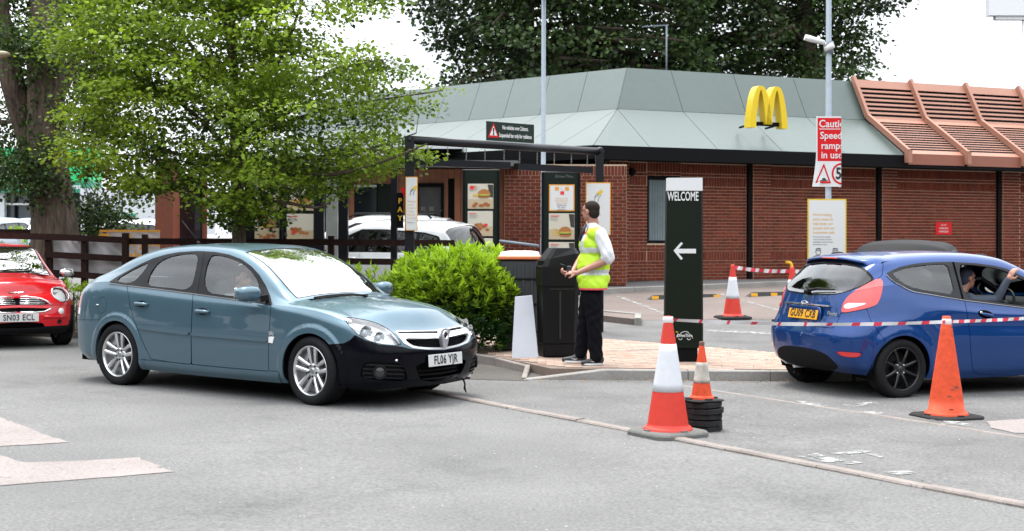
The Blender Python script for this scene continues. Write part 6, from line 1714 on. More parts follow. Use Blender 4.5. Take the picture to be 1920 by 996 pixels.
SUVC = plain_car('white estate car with dark tinted side windows, behind the brown fence beside the menu boards', (SX.x, 27.6, gz(SX.x, 27.6)), rad(154), 1, SUV, M_WHITE, SUV_DLO, SUV_WIN, (.15, 1.08), (-1.93, -1.68), .37, .34, group='white cars waiting at the ordering lane')
for o in SUVC.root.children:
    pass
g = MB(); g.tube([(-1.1, 0, 1.66), (-1.3, 0, 1.88)], .005, 5); g.build('aerial', M_TRIM, SUVC.root)
s2 = copy_tree(SUVC.root); q = at(690, 440, 29.7); s2.matrix_world = Matrix.Translation((q.x, 29.7, gz(q.x, 29.7) + .0)) @ Matrix.Rotation(rad(172), 4, 'Z')
tag(s2, 'white car further back, only its roof with dark rails showing above the nearer white car')
for sg in (1, -1):
    g = MB(); g.tube([(-1.5, sg * .58, 1.60), (-1.4, sg * .59, 1.69), (.1, sg * .6, 1.70), (.3, sg * .61, 1.60)], .02, 8); g.build('roof_rail', M_TRIM, s2)
for i, (u, y, yaw, p_, lab) in enumerate(((8, 46, 80, ('paint_pale_silver', (.35, .38, .42)), 'silver car at the very left edge in front of the green-fronted shop'), (52, 47, 250, ('paint_pale_blue', (.30, .42, .52)), 'pale blue car half hidden behind the thick tree trunk'), (232, 50, 175, ('paint_offwhite', (.75, .75, .73)), 'white car parked far back before the pale shop wall'))):
    s3 = copy_tree(SUVC.root); q = at(u, 440, y); s3.matrix_world = Matrix.Translation((q.x, y, gz(q.x, y))) @ Matrix.Rotation(rad(yaw), 4, 'Z'); tag(s3, lab, group='cars parked by the far shop'); 
    pm = paint(p_[0], p_[1])
    for ch in s3.children_recursive:
        if ch.type == 'MESH' and ch.data.materials and ch.data.materials[0] == M_WHITE:
            ch.data = ch.data.copy(); ch.data.materials[0] = pm
BX = at(1708, 440, 20.3)
BLK = dict(FIE); BLK['rail'] = [(a, b, z - .015) for a, b, z in FIE['rail']]; BLK['ns'] = 170; BLK['nt'] = 150; BLK['nv'] = 30; BLK['nk'] = 32
plain_car('black soft-topped small car just beyond the blue hatchback, only its roof showing', (BX.x, 20.3, gz(BX.x, 20.3) + .09), rad(68), -1, BLK, mat('dull_black_roof', (.007, .007, .0075), .6, spec=.12, noise=.3, nscale=30, bump=.002, bscale=80),
          [(-1.2, 1.15), (-1.1, 1.31), (-.8, 1.35), (-.1, 1.35), (.3, 1.27), (.8, 1.02), (.95, .95), (-.4, .99)], [[(-.3, 1.01), (-.35, 1.33), (-.1, 1.325), (.28, 1.24), (.7, 1.0)]], (.22, 1.02), (-1.6, -1.42), .335, .30)

# ------------------------------------------------------------------ traffic cones
M_CONE = mat('cone_red', (.52, .032, .018), .5, noise=.10, nscale=14, spec=.4); M_CONEW = mat('cone_white_sleeve', (.56, .57, .60), .45, noise=.05, nscale=20, spec=.2)
M_CONEO = mat('cone_faded_orange', (.56, .062, .02), .6, noise=.16, nscale=9, noise2=(.12, 30), spec=.3); M_CBASE = mat('cone_base_rubber', (.022, .022, .023), .85, spec=.15, noise=.3, nscale=25, bump=.003, bscale=60)
M_CBASEG = mat('cone_base_grey', (.12, .12, .112), .85, spec=.2, noise=.25, nscale=22, bump=.003, bscale=60)
M_DIRT = mat('cone_dirty_sleeve', (.42, .39, .34), .6, noise=.35, nscale=18, noise2=(.3, 5)); M_SCUFF = mat('scuff_dark', (.16, .05, .03), .8)
def cone(loc, h, rb, rt, bw, label, bands, base_m, rz=0.3, bh=.05, group=None, cap=None, corner=.28, lean=(0, 0)):
    r = empty('traffic_cone', loc, rz, label, 'traffic cone', group); r.rotation_euler = (lean[0], lean[1], rz)
    g = MB(); w = bw / 2; k = w * corner; P = [(w, -w + k), (w, w - k), (w - k, w), (-w + k, w), (-w, w - k), (-w, -w + k), (-w + k, -w), (w - k, -w)]
    n = 8; vs = []; prof = [(1.0, 0), (1.0, bh * .55), (.97, bh * .8), (.90, bh)]
    for s, z in prof: vs += [(x * s, y * s, z) for x, y in P]
    fs = [tuple(reversed(range(n)))] + [(i * n + j, i * n + (j + 1) % n, (i + 1) * n + (j + 1) % n, (i + 1) * n + j) for i in range(3) for j in range(n)] + [tuple(3 * n + j for j in range(n))]
    g.add(vs, fs)
    for x, y in ((w * .75, 0), (-w * .75, 0), (0, w * .75), (0, -w * .75)): g.box((x, y, bh + .004), (.05, .05, .012))
    g.build('base', base_m, r)
    H = h - bh
    def rad_(t): return rb + (rt - rb) * t
    for i, (t0, t1, m, proud) in enumerate(bands):
        q = MB(); n_ = 6; prof = []
        if i == 0: prof += [(rb * 1.16, bh), (rb * 1.14, bh + .014), (rb * 1.04, bh + .03)]
        prof += [(rad_(t0 + (t1 - t0) * j / n_) + proud, bh + H * (t0 + (t1 - t0) * j / n_)) for j in range(n_ + 1)]
        if proud: prof = [(rad_(t0), bh + H * t0)] + prof + [(rad_(t1), bh + H * t1)]
        if i == len(bands) - 1: prof += [(rt * .85, h + .004), (rt * .8, h - .01), (rt * .75, h - .08)]
        q.lathe(prof, 40); q.build('sleeve' if proud else 'cone_body', m, r)
    if cap:
        q = MB(); q.lathe([(rt * 1.05, h - .01), (rt * 1.1, h + .02), (rt * .8, h + .03), (0, h + .03)], 20); q.build('cap', cap, r)
    return r
b3 = [(0, .34, M_CONE, 0), (.34, .76, M_CONEW, .002), (.76, 1.0, M_CONE, 0)]
p1 = gp(1253, 816)
cone(p1, .955, .172, .030, .525, 'tall red and white cone standing on the channel stones, tape tied to its tip', b3, M_CBASEG, rz=.55, group='red and white traffic cones')
cone(gp(1374, 593), .97, .168, .032, .58, 'red and white cone in the parking bays behind the dark green totem', b3, M_CBASE, rz=.2, group='red and white traffic cones')
pc3 = gp(1510, 596); pc3 = Vector((4.93, 24.4, gz(4.93, 24.4))); cone(pc3, .97, .168, .032, .58, 'red and white cone almost hidden behind the blue car, only its tip showing', b3, M_CBASE, group='red and white traffic cones')
p4 = gp(1775, 781)
cone(p4, .905, .166, .036, .525, 'faded plain orange cone with scuff marks in front of the blue car', [(0, 1, M_CONEO, 0)], M_CBASE, rz=.35, bh=.03)
r = bpy.data.objects[-1]
for o in bpy.data.objects:
    if o.get('label', '').startswith('faded plain orange'):
        rr = random.Random(3)
        for k in range(7):
            a = rad(-95) + rr.uniform(-.7, .7); t = rr.uniform(.05, .32) if k < 5 else rr.uniform(.75, .9); R_ = .166 + (.036 - .166) * t + .0008; z = .03 + .875 * t; g = MB(); P = []
            for q in range(7):
                an = q / 7 * 2 * PI; rx = rr.uniform(.006, .02); rz_ = rr.uniform(.004, .012); a2 = a + rx * math.cos(an) / R_ * 1.6; z2 = z + rz_ * math.sin(an); R2 = .166 + (.036 - .166) * (z2 - .03) / .875 + .0012; P.append((R2 * math.cos(a2), R2 * math.sin(a2), z2))
            g.add(P, [tuple(range(7))]); g.build('scuff', M_SCUFF, o)
ps = gp(1319, 806)
rr = random.Random(12)
for k in range(5):
    g = MB(); w = .155; n = 8; h = .047; vs = []
    P = [(w * 1.05 * math.cos(PI / 8 + q * PI / 4) * (1 if q % 2 else 1.03), w * 1.05 * math.sin(PI / 8 + q * PI / 4)) for q in range(8)]
    for s, z in ((.985, 0), (1, .003), (1, .038), (.985, .042)): vs += [(x * s, y * s, z) for x, y in P]
    g.add(vs, [tuple(reversed(range(n)))] + [(i * n + j, i * n + (j + 1) % n, (i + 1) * n + (j + 1) % n, (i + 1) * n + j) for i in range(3) for j in range(n)] + [tuple(3 * n + j for j in range(n))])
    o = g.build('cone_base', M_CBASE); o.location = (ps.x + rr.uniform(-.014, .014), ps.y + rr.uniform(-.01, .01), ps.z + .0495 * k); o.rotation_euler = (rr.uniform(-.02, .02), rr.uniform(-.02, .02), rr.uniform(-.25, .25) + (k % 2) * .4)
    tag(o, ['black rubber cone base, lowest of the stack under the small cone', 'black rubber cone base, second from the bottom of the small cone stack', 'black rubber cone base, middle one of the stack by the tall cone', 'black rubber cone base, fourth up in the stack under the small cone', 'black rubber cone base directly under the small dirty cone'][k], 'cone base', 'stacked rubber cone bases')
cone(Vector((ps.x - .012, ps.y, ps.z + .249)), .455, .088, .021, .30, 'small grubby orange and white cone on top of a stack of rubber bases', [(0, .30, M_CONEO, 0), (.30, .68, M_DIRT, .002), (.68, 1, M_CONEO, 0)], M_CBASE, rz=.4, bh=.012, cap=mat('cap_brown', (.10, .05, .035), .8))

# red and white tape
M_TAPER = mat('tape_red', (.58, .03, .06), .4); M_TAPEW = mat('tape_white', (.60, .59, .60), .4)
def tape(name, A_, B_, sag, w, label, red=.35, seg=.09, tw=(0, 0), seed=0, pink=0):
    rr = random.Random(seed); L = (B_ - A_).length; n = max(12, int(L / .03)); vs = []; fs = []; mi = []; 
    d = (B_ - A_).normalized(); side = d.cross(Vector((0, 0, 1))).normalized()
    for i in range(n + 1):
        t = i / n; p = A_.lerp(B_, t) + Vector((0, 0, -sag * 4 * t * (1 - t))); an = tw[0] + (tw[1] - tw[0]) * t + .25 * math.sin(t * 23 + seed)
        u = Vector((0, 0, 1)) * math.cos(an) + side * math.sin(an)
        u = (u + d * .35).normalized()
        vs += [p - u * w / 2, p + u * w / 2]
    for i in range(n):
        fs.append((2 * i, 2 * i + 2, 2 * i + 3, 2 * i + 1)); ph = (i / n * L / seg) % 1.0; mi.append(1 if ph < (red if i / n > .62 or pink == 0 else red * .45) else 0)
    g = MB()
    for f, m_ in zip(fs, mi): g.f.append(f); g.mi.append(m_); g.sm.append(True)
    g.v = vs; o = g.build(name, [M_TAPEW, M_TAPER]); return tag(o, label, 'tape')
tA = p1 + Vector((.02, -.02, .93)); tB = p4 + Vector((0, -.03, .86)); tC = Vector((at(2010, 588, 12.9)))
tape('barrier_tape', tA, tB, .03, .032, 'red and white barrier tape stretched between the tall cone and the orange cone', .34, .26, (.5, .1), 1, 1)
tape('barrier_tape', tB, tC, .01, .031, 'red and white barrier tape running on from the orange cone past the car door', .5, .12, (.1, -.2), 2)
for p in (tA, tB):
    g = MB(); g.lathe([(.040, -.03), (.046, -.01), (.044, .012), (.038, .026)], 16, 'z', c=(p.x - (.02 if p is tA else 0), p.y + .025, p.z)); tag(g.build('tape_knot', M_TAPEW), 'white tape knot wound round the tip of the ' + ('tall red and white cone' if p is tA else 'plain orange cone'), 'tape')
fA = gp(1374, 593) + Vector((0, -.02, .93)); fB = pc3 + Vector((0, 0, .90))
tape('barrier_tape', fA, fB, .03, .07, 'red and white barrier tape between the two far cones in the bays', .5, .16, (0, .2), 3)
tape('barrier_tape', fB, at(2010, 532, 30.0), .05, .07, 'red and white barrier tape behind the blue car, seen through its open window', .5, .16, (.2, 0), 4)

# ------------------------------------------------------------------ totem
tp = gp(1289, 677, ISL_H); TY = tp.y
M_TOT = mat('totem_green_black', (.005, .0085, .0045), .5, spec=.14, noise=.15, nscale=3)
TOT = empty('welcome_totem', tp, 0, 'tall dark green totem sign with a white top reading WELCOME above a left arrow', 'sign')
def tl(u, v, y=None): p = at(u, v, (y or TY) - .075); return p - tp
g = MB(); a, b, c_, d_ = tl(1246.5, 652), tl(1319, 652), tl(1317.5, 358), tl(1250.5, 358)
def box_from(a, b, c, d, th, g, mi=0):
    vs = [a, b, c, d] + [p + Vector((0, th, 0)) for p in (a, b, c, d)]
    g.add(vs, [(0, 1, 2, 3), (7, 6, 5, 4), (0, 4, 5, 1), (1, 5, 6, 2), (2, 6, 7, 3), (3, 7, 4, 0)], mi)
box_from(a, b, c_, d_, .15, g); g.build('panel', M_TOT, TOT)
g = MB(); box_from(tl(1251, 357), tl(1317.3, 357), tl(1317, 332.5), tl(1251.5, 333), .15, g); g.build('white_cap', M_SIGNW, TOT)
g = MB(); box_from(tl(1270, 678), tl(1309, 678), tl(1309, 652), tl(1270, 652), .10, g); g.v = [(v[0], v[1] + .02, v[2]) for v in g.v]; g.build('plinth', M_BLACK, TOT)
g = MB(); e0, e1 = tl(1317.2, 652), tl(1315.8, 358); g.bar(e0 + Vector((0, -.003, 0)), e1 + Vector((0, -.003, 0)), .006, .006); g.build('edge_shading', mat('edge_grey', (.03, .034, .03), .5), TOT)  # thin grey strip: shading along the right edge, put into colour
s_ = FPX / (TY - .075)
text_mesh('lettering', 'WELCOME', 16.5 / s_ / .70, M_SIGNW, TOT, frame(tl(1280.5, 368.3) + Vector((0, -.003, 0)), (1, 0, 0)), bold=.016, sx=.51, ext=.002)
g = MB(); A_ = lambda u, v: ((u - 1284) / s_, -(v - 470) / s_)
g.prism([A_(*q) for q in [(1263, 469.5), (1277, 453.5), (1280.5, 456), (1272, 466), (1305, 466), (1305, 474.5), (1272, 474.5), (1280.5, 484), (1277, 487)]][::-1], 0, .003, M=frame(tl(1284, 470) + Vector((0, -.001, 0)), (1, 0, 0)), top=True); g.build('arrow', M_SIGNW, TOT, fix=True)
LM = frame(tl(1284, 629) + Vector((0, -.002, 0)), (1, 0, 0)); g = MB()
ol = [(-15, -4), (-14, 1), (-9, 2), (-6, 6), (0, 8), (6, 7), (10, 2), (14, 0), (15, -5)]
g.tube([LM @ Vector((x / s_, y / s_, .001)) for x, y in ol], .0035, 5)
for cx in (-8, 8): g.tube([LM @ Vector(((cx + 3.2 * math.cos(t)) / s_, (-4.5 + 3.2 * math.sin(t)) / s_, .001)) for t in np.linspace(PI, 2 * PI, 9)], .0035, 5)
LG = g.build('car_logo', M_SIGNW, TOT)
text_mesh('logo_lettering', 'DriveThru', .052, M_SIGNW, LG, LM @ Matrix.Translation((0, .002, .002)), bold=.02, sx=.8)
g = MB(); g.box(tuple(tl(1269.5, 622) + Vector((0, -.001, 0))), (.03, .002, .008)); g.build('logo_tick', M_ARCH, LG)

# ------------------------------------------------------------------ bins and board
bp_ = gp(1046, 669, ISL_H); BS = FPX / bp_.y
BIN = empty('litter_bin', bp_ + Vector((0, .1, 0)), rad(12), 'tall black plastic litter bin with a sloping hood, left of the man', 'litter bin')
M_BINB = mat('bin_black', (.003, .003, .0034), .5, noise=.15, nscale=8, spec=.2); M_BING = mat('bin_dark_grey', (.035, .037, .040), .5, spec=.3, noise=.12, nscale=8)
def octp(w, d, k): return [(w, -d + k), (w, d - k), (w - k, d), (-w + k, d), (-w, d - k), (-w, -d + k), (-w + k, -d), (w - k, -d)]
def loft(g, rings, cap=True, mi=0, smooth=False):
    n = len(rings[0]); vs = [p for r in rings for p in r]; fs = [(i * n + j, i * n + (j + 1) % n, (i + 1) * n + (j + 1) % n, (i + 1) * n + j) for i in range(len(rings) - 1) for j in range(n)]
    if cap: fs += [tuple(reversed(range(n))), tuple((len(rings) - 1) * n + j for j in range(n))]
    g.add(vs, fs, mi, smooth)
def ring(w, d, k, z, ox=0): return [(x + ox, y, z) for x, y in octp(w, d, k)]
g = MB(); loft(g, [ring(.20, .20, .05, 0), ring(.215, .215, .06, .03), ring(.218, .218, .06, .16), ring(.222, .222, .06, .165)]); g.build('plinth', M_BINB, BIN)
g = MB(); loft(g, [ring(.214, .214, .06, .17), ring(.226, .226, .06, .86), ring(.235, .235, .06, .865), ring(.235, .235, .06, .885)]); BB_ = g.build('body', M_BINB, BIN)
g = MB(); g.box((-.02, -.222, .52), (.02, .006, .58)); g.box((0, -.228, .83), (.30, .005, .01)); g.build('seam', mat('seam_black', (.012, .012, .012), .5), BB_)
g = MB(); loft(g, [ring(.232, .232, .06, .885), ring(.232, .232, .06, 1.10), [(x * (1 if x > 0 else .80), y * .96, z) for (x, y, _), z in zip(ring(.232, .232, .06, 0), [1.26 if x > 0 else 1.20 for x, y in octp(.232, .232, .06)])], [(x * .62 + .05, y * .8, 1.325) for x, y in octp(.232, .232, .06)]])
HD = g.build('hood', M_BINB, BIN)
g = MB(); g.add([(-.10, -.245, 1.10), (.21, -.245, 1.10), (.21, -.235, 1.26), (.06, -.205, 1.335), (-.10, -.225, 1.24)], [(0, 1, 2, 3, 4)]); 
g = MB(); loft(g, [[(-.235, -.14, 1.07), (-.235, .14, 1.07), (-.215, .13, 1.17), (-.215, -.13, 1.17)], [(-.20, -.14, 1.07), (-.20, .14, 1.07), (-.18, .13, 1.17), (-.18, -.13, 1.17)]]); g.build('opening', M_JOINT, HD)
b2 = gp(972, 652, ISL_H)
B2 = empty('litter_bin', Vector((at(975, 440, 17.9).x, 17.9, gz(.1, 17.9) + ISL_H)), rad(-4), 'grey ribbed litter bin with an orange rimmed lid, behind the bush', 'litter bin')
g = MB(); g.box((0, 0, .58), (.50, .48, 1.16), bev=.03)
o = g.build('body', M_BING, B2)
for x in (-.16, -.05, .06, .17): q = MB(); q.box((x, -.243, .60), (.035, .02, 1.0), bev=.004); q.build('rib', M_BING, o)
for z in (.25, .60, .92): q = MB(); q.box((0, -.246, z), (.51, .02, .03), bev=.004); q.build('hoop', M_BINB, o)
g = MB(); g.box((0, 0, 1.19), (.54, .52, .045), bev=.01); g.build('rim', mat('rim_orange', (.62, .16, .06), .5), B2)
g = MB(); loft(g, [ring(.25, .24, .04, 1.213), ring(.235, .225, .05, 1.26), ring(.15, .14, .04, 1.275)]); g.build('lid', mat('lid_pale', (.74, .68, .64), .5), B2)
bd = [gp(960, 671, ISL_H), gp(1010, 671, ISL_H)]
T0, T1 = at(966, 557, bd[0].y + .30), at(998, 554, bd[1].y + .30)
g = MB(); vs = [bd[0], bd[1], T1, T0]; nr = Vector((0, .012, .003)); g.add(vs + [v + nr for v in vs], [(0, 1, 2, 3), (7, 6, 5, 4), (0, 4, 5, 1), (1, 5, 6, 2), (2, 6, 7, 3), (3, 7, 4, 0)])
tag(g.build('leaning_board', mat('board_pale_grey', (.34, .355, .39), .5, noise=.06, nscale=3)), 'plain pale grey board leaning against the bush beside the black bin', 'board')

# ------------------------------------------------------------------ height gantry with chains and bars
M_GAN = mat('gantry_black', (.006, .006, .009), .35, spec=.3, noise=.1, nscale=10)
GL, GR = at(768, 263, 19.85), at(1124, 284, 22.65)
gd = (GR - GL); 
def gpt(u, dz=0.0, v=None):
    k = (u - 960) / FPX; t = (k * GL.y - GL.x) / (gd.x - k * gd.y); p = GL + gd * t; return Vector((p.x, p.y, p.z + dz)) if v is None else Vector((p.x, p.y, CH - (v - HY) / FPX * p.y))
GAN = empty('height_gantry', (GL.x, GL.y, gz(GL.x, GL.y)), 0, 'black tubular height gantry over the lane with two bars hanging on chains', 'gantry')
GO = Vector(GAN.location)
g = MB(); g.tube([GL - GO, GR - GO], .062, 16); g.build('beam', M_GAN, GAN)
for p in (GL, GR):
    g = MB(); g.bar(Vector((p.x, p.y, gz(p.x, p.y))) - GO, Vector((p.x, p.y, p.z + .05)) - GO, .13, .13); g.build('post', M_GAN, GAN)
    g = MB(); v, f = superell(tuple(Vector((p.x, p.y, p.z)) - GO), (.075, .075, .075), 1, 1, 14, 8); g.add(v, f, 0, True); g.build('corner_joint', M_GAN, GAN)
BZ = -.40
for (u0, u1, h0, h1) in ((722, 953, 310, 310.5), (967, 1107, 318.5, 319)):
    a, b = gpt(max(u0, 772), v=304.5 + (u0 > 900) * 8), gpt(u1, v=310.5 + (u0 > 900) * 8.5)
    g = MB(); g.bar(a - GO, b - GO, .10, .10); g.build('hanging_bar', M_GAN, GAN)
M_CHAIN = mat('chain_steel', (.25, .24, .23), .4, metal=.8)
for u in (801, 839, 874, 909, 945, 974, 1007, 1039, 1071, 1101):
    a = gpt(u, -.06); b = gpt(u, v=(300.5 + (u - 722) * .030) + (8 if u > 960 else 0)); g = MB(); n = int((a.z - b.z) / .022)
    for k in range(n):
        z = a.z - (k + .5) * (a.z - b.z) / n; g.tube([Vector((a.x, a.y, z)) - GO + (Vector((.008 * math.cos(t), 0, .015 * math.sin(t))) if k % 2 else Vector((0, .008 * math.cos(t), .015 * math.sin(t)))) for t in np.linspace(0, 2 * PI, 9)], .0035, 4, caps=False)
    g.build('chain', M_CHAIN, GAN)
# notice plate on the beam
a, b, c_, d_ = gpt(912, v=262), gpt(1001, v=266.5), gpt(1000, v=237), gpt(911, v=230)
mid = (a + b + c_ + d_) / 4 - Vector((0, .06, 0)); gdir = Vector((gd.x, gd.y, 0)).normalized()
NP = empty('height_notice', mid, 0, 'dark green notice plate with a red warning triangle, fixed on top of the gantry beam', 'sign')
Wn, Hn = (b - a).length, .29; ax = (gd.normalized())
MN = frame((0, 0, 0), ax); g = MB(); g.box((0, 0, 0), (Wn, Hn, .012), M=MN, bev=.002); g.build('plate', mat('plate_green_black', (.012, .022, .017), .5, spec=.2), NP)
tri = [(-.13, -.10), (.13, -.10), (0, .13)]
g = MB(); Mt = MN @ Matrix.Translation((-Wn / 2 + .14, 0, .007)); g.prism([(x * .85, y * .95) for x, y in tri], 0, .002, M=Mt); TR_ = g.build('triangle', M_SIGNR, NP)
g = MB(); g.prism([(x * .58, y * .62 - .003) for x, y in tri], .002, .004, M=Mt); g.build('triangle_inner', M_SIGNW, TR_)
text_mesh('exclamation_mark', '!', .14, M_INK, TR_, Mt @ Matrix.Translation((0, -.012, .005)), bold=.05)
text_mesh('lettering', 'No vehicles over 2.6mtrs.\nSuspended bar only for guidance', .088, M_SIGNW, NP, MN @ Matrix.Translation((.10, .005, .008)), bold=.02, sx=.60, line=1.35)

# ------------------------------------------------------------------ poles, signs, posters
M_GALV = mat('galvanised_pole', (.17, .20, .235), .6, metal=.0, spec=.2, noise=.12, nscale=14)
def pole(name, u, y, r, ztop, label, cat='pole', r2=None, group=None):
    x = (u - 960) / FPX * y; z0 = gz(x, y); r_ = empty(name, (x, y, z0), 0, label, cat, group); g = MB(); h = ztop - z0
    g.tube([(0, 0, 0), (0, 0, 1.2), (0, 0, 1.2), (0, 0, h)], [r * 1.25, r * 1.2, r, (r2 or r * .85)], 16); g.build('shaft', M_GALV, r_)
    g = MB(); g.lathe([(r * 2.2, 0), (r * 2.2, .02), (r * 1.3, .025)], 16); g.build('foot_plate', M_GALV, r_)
    return r_, z0
LP, z0 = pole('lamp_post', 1018.5, 29.4, .052, 6.75, 'slim grey lamp post rising between the brick bay and the menu board', 'lamp post')
g = MB(); vs, fs = superell((.03, -.25, 6.78 - z0), (.10, .36, .07), .7, .7, 20, 8); g.add(vs, fs, 0, True); LH = g.build('lamp_head', mat('lamp_housing', (.55, .56, .57), .5), LP)
g = MB(); g.box((.03, -.3, 6.715 - z0), (.13, .42, .02)); g.build('lamp_glass', M_LENS, LH)
SP, z0 = pole('sign_post', 1553, 21.2, .048, 5.7, 'grey steel post carrying the red caution sign and two small floodlights', 'post')
PX_, PY_ = SP.location.x, 21.2
def on_p(u, v, dy=-.06): p = at(u, v, PY_ + dy); return p - Vector(SP.location)
for (u0, v0, u1, v1) in ((1508, 69, 1545, 79), (1562, 83, 1546, 92)):
    g = MB(); a, b = on_p(u0, v0), on_p(u1, v1); g.tube([a, a.lerp(b, .25), b], [.045, .05, .036], 12); g.tube([b, on_p(1553, 88, 0)], .018, 8); g.build('floodlight', mat('flood_housing', (.62, .62, .60), .45), SP)
g = MB(); a = on_p(1553, 88, 0); g.tube([a + Vector((0, 0, -.09)), a + Vector((0, 0, .09))], .075, 14); g.build('collar', M_GALV, SP)
# bent caution sign
CS = empty('caution_sign', at(1553, 285, PY_ - .07), 0, 'red and white caution sign about speed ramps, bent round the grey post', 'sign'); CO = Vector(CS.location)
cs = FPX / (PY_ - .07)
def cm(u, v): return Vector(((u - 1553) / cs, 0, -(v - 285) / cs))
FOLD = (1577.5 - 1553) / cs
def bend(me):
    for v in me.vertices:
        if v.co.x > FOLD: d = v.co.x - FOLD; v.co.y += d * .97; v.co.x = FOLD + d * .10
        if v.co.x < -.12 and v.co.z < -.25: v.co.y -= .10 * (-.25 - v.co.z); 
def sheet(name, u0, v0, u1, v1, m, parent, y, n=14, skew=0.0, fb=None):
    g = MB(); vs = []; nz = 10
    for j in range(nz + 1):
        for i in range(n + 1):
            s, t = i / n, j / nz; p = cm(u0 + (u1 - u0) * s - (skew * t * (1 - s) * (max(0, t - .55) * 2) ), v0 + (v1 - v0) * t); vs.append((p.x, y, p.z))
    fs = [(j * (n + 1) + i, (j + 1) * (n + 1) + i, (j + 1) * (n + 1) + i + 1, j * (n + 1) + i + 1) for j in range(nz) for i in range(n)]
    g.add(vs, fs); o = g.build(name, m, parent); bend(o.data); return o
CSH = sheet('board', 1530, 217, 1612, 349, M_SIGNW, CS, 0, skew=9)
sheet('red_field', 1532.5, 220, 1610, 301, M_SIGNR, CSH, -.0015)
def ctext(t, u, v, h, m, par, bold=.014, sx=.92):
    o = text_mesh('lettering', t, h / cs / .70, m, par, frame(cm(u, v) + Vector((0, -.003, 0)), (1, 0, 0)), bold=bold, sx=sx, align='LEFT'); bend(o.data); return o
ctext('Caution', 1535, 231.5, 13.5, M_SIGNW, CSH); ctext('Speed', 1537, 253.5, 13, M_SIGNW, CSH); ctext('ramps', 1539, 272.5, 13, M_SIGNW, CSH); ctext('in use', 1539, 290, 13, M_SIGNW, CSH)
sheet('underline', 1535.5, 240.2, 1605, 241.6, M_SIGNW, CSH, -.003)
g = MB(); P = [cm(1544.5, 305) , cm(1527.5, 342), cm(1558, 342.5)]; c_ = sum(P, Vector()) / 3
Q = [c_ + (p - c_) * .72 for p in P]; g.add([p + Vector((0, -.003, 0)) for p in P] + [q + Vector((0, -.003, 0)) for q in Q], [(0, 1, 4, 3), (1, 2, 5, 4), (2, 0, 3, 5)]); o = g.build('warning_triangle', M_SIGNR, CSH); bend(o.data)
g = MB(); g.add([tuple(cm(u, v) + Vector((0, -.004, 0))) for u, v in ((1534, 338), (1539, 335.5), (1543, 332.5), (1546, 332.5), (1549, 336), (1553, 338))], [(0, 1, 2, 3, 4, 5)]); o = g.build('ramp_symbol', M_INK, CSH); bend(o.data)
g = MB(); c_ = cm(1577, 324.5); n = 36; vs = []
for rx, rz_ in ((18, 20), (14.5, 16.5)): vs += [(c_.x + rx / cs * math.cos(2 * PI * k / n), -.003, c_.z + rz_ / cs * math.sin(2 * PI * k / n)) for k in range(n)]
g.add(vs, [(k, (k + 1) % n, n + (k + 1) % n, n + k) for k in range(n)]); o = g.build('limit_ring', M_SIGNR, CSH); bend(o.data)
ctext('5', 1566.5, 325, 21, M_INK, CSH, .03, .75)
# posters with orange edges
M_PORA = mat('poster_orange', (.62, .27, .015), .5); M_PTXT = mat('poster_pale_orange', (.62, .36, .12), .6); M_PGREY = mat('poster_grey_text', (.10, .10, .11), .6); M_PYEL = mat('poster_yellow', (.62, .42, .03), .5)
def poster(name, u0, v0, u1, v1, y, label, edge=2.2, m=M_PORA, bulge=0):
    o = at((u0 + u1) / 2, (v0 + v1) / 2, y); s = FPX / y; r_ = empty(name, o, 0, label, 'poster'); w, h = (u1 - u0) / s, (v1 - v0) / s; M = frame((0, 0, 0), (1, 0, 0))
    g = MB(); g.box((0, 0, 0), (w, h, .006), M=M, bev=.001); bk = g.build('backing', m, r_)
    g = MB(); g.box((0, 0, .0045), (w - 2 * edge / s, h - 2 * edge / s, .002), M=M); g.build('sheet', M_SIGNW, r_)
    def P(u, v, z=.007): return M @ Vector(((u - (u0 + u1) / 2) / s, -(v - (v0 + v1) / 2) / s, z))
    def T(t, u, v, hpx, mm, sx=.9, align='LEFT', bold=.0): return text_mesh('lettering', t, hpx / s / .7, mm, r_, frame(P(u, v), (1, 0, 0)), sx=sx, align=align, bold=bold, ext=.0004)
    return r_, P, T, s
pr, P_, T_, s_ = poster('safety_poster', 1514, 372, 1587, 506, 21.05, 'white poster with a yellow edge on the sign post, two figures drawn at the bottom', 2.6, M_PYEL)
for k, t in enumerate(("We're taking", 'extra steps to', 'help keep our', 'people and our', 'customers safe')): T_(t, 1524, 401.5 + k * 8.3, 5.2, M_PTXT, bold=.01)
for k, t in enumerate(('We have fewer people', "in our kitchens, so we're", 'operating a reduced menu', 'and hours for now')): T_(t, 1524, 443 + k * 4.8, 2.6, M_PGREY, sx=.95)
for cx, ap in ((1534, 1), (1566, 0)):
    g = MB()
    def L_(pts, r=.004): g.tube([P_(*p, .008) for p in pts], r, 5)
    L_([(cx + 4.6 * math.cos(t), 471 + 5.6 * math.sin(t)) for t in np.linspace(0, 2 * PI, 20)]); L_([(cx - 5, 468.5), (cx + 5, 468.5)]); L_([(cx - 5, 466), (cx - 3, 464.5), (cx + 3, 464.5), (cx + 5, 466)])
    L_([(cx - 9, 488), (cx - 8.5, 480), (cx - 3, 477.5), (cx + 3, 477.5), (cx + 8.5, 480), (cx + 9, 488)]); g.build('figure_drawing', M_PGREY, pr)
    if ap: g = MB(); a, b = P_(cx - 5.5, 488, .009), P_(cx + 5.5, 482.5, .009); g.box(((a.x + b.x) / 2, a.y, (a.z + b.z) / 2), (b.x - a.x, .002, b.z - a.z)); g.build('apron', M_INK, pr)
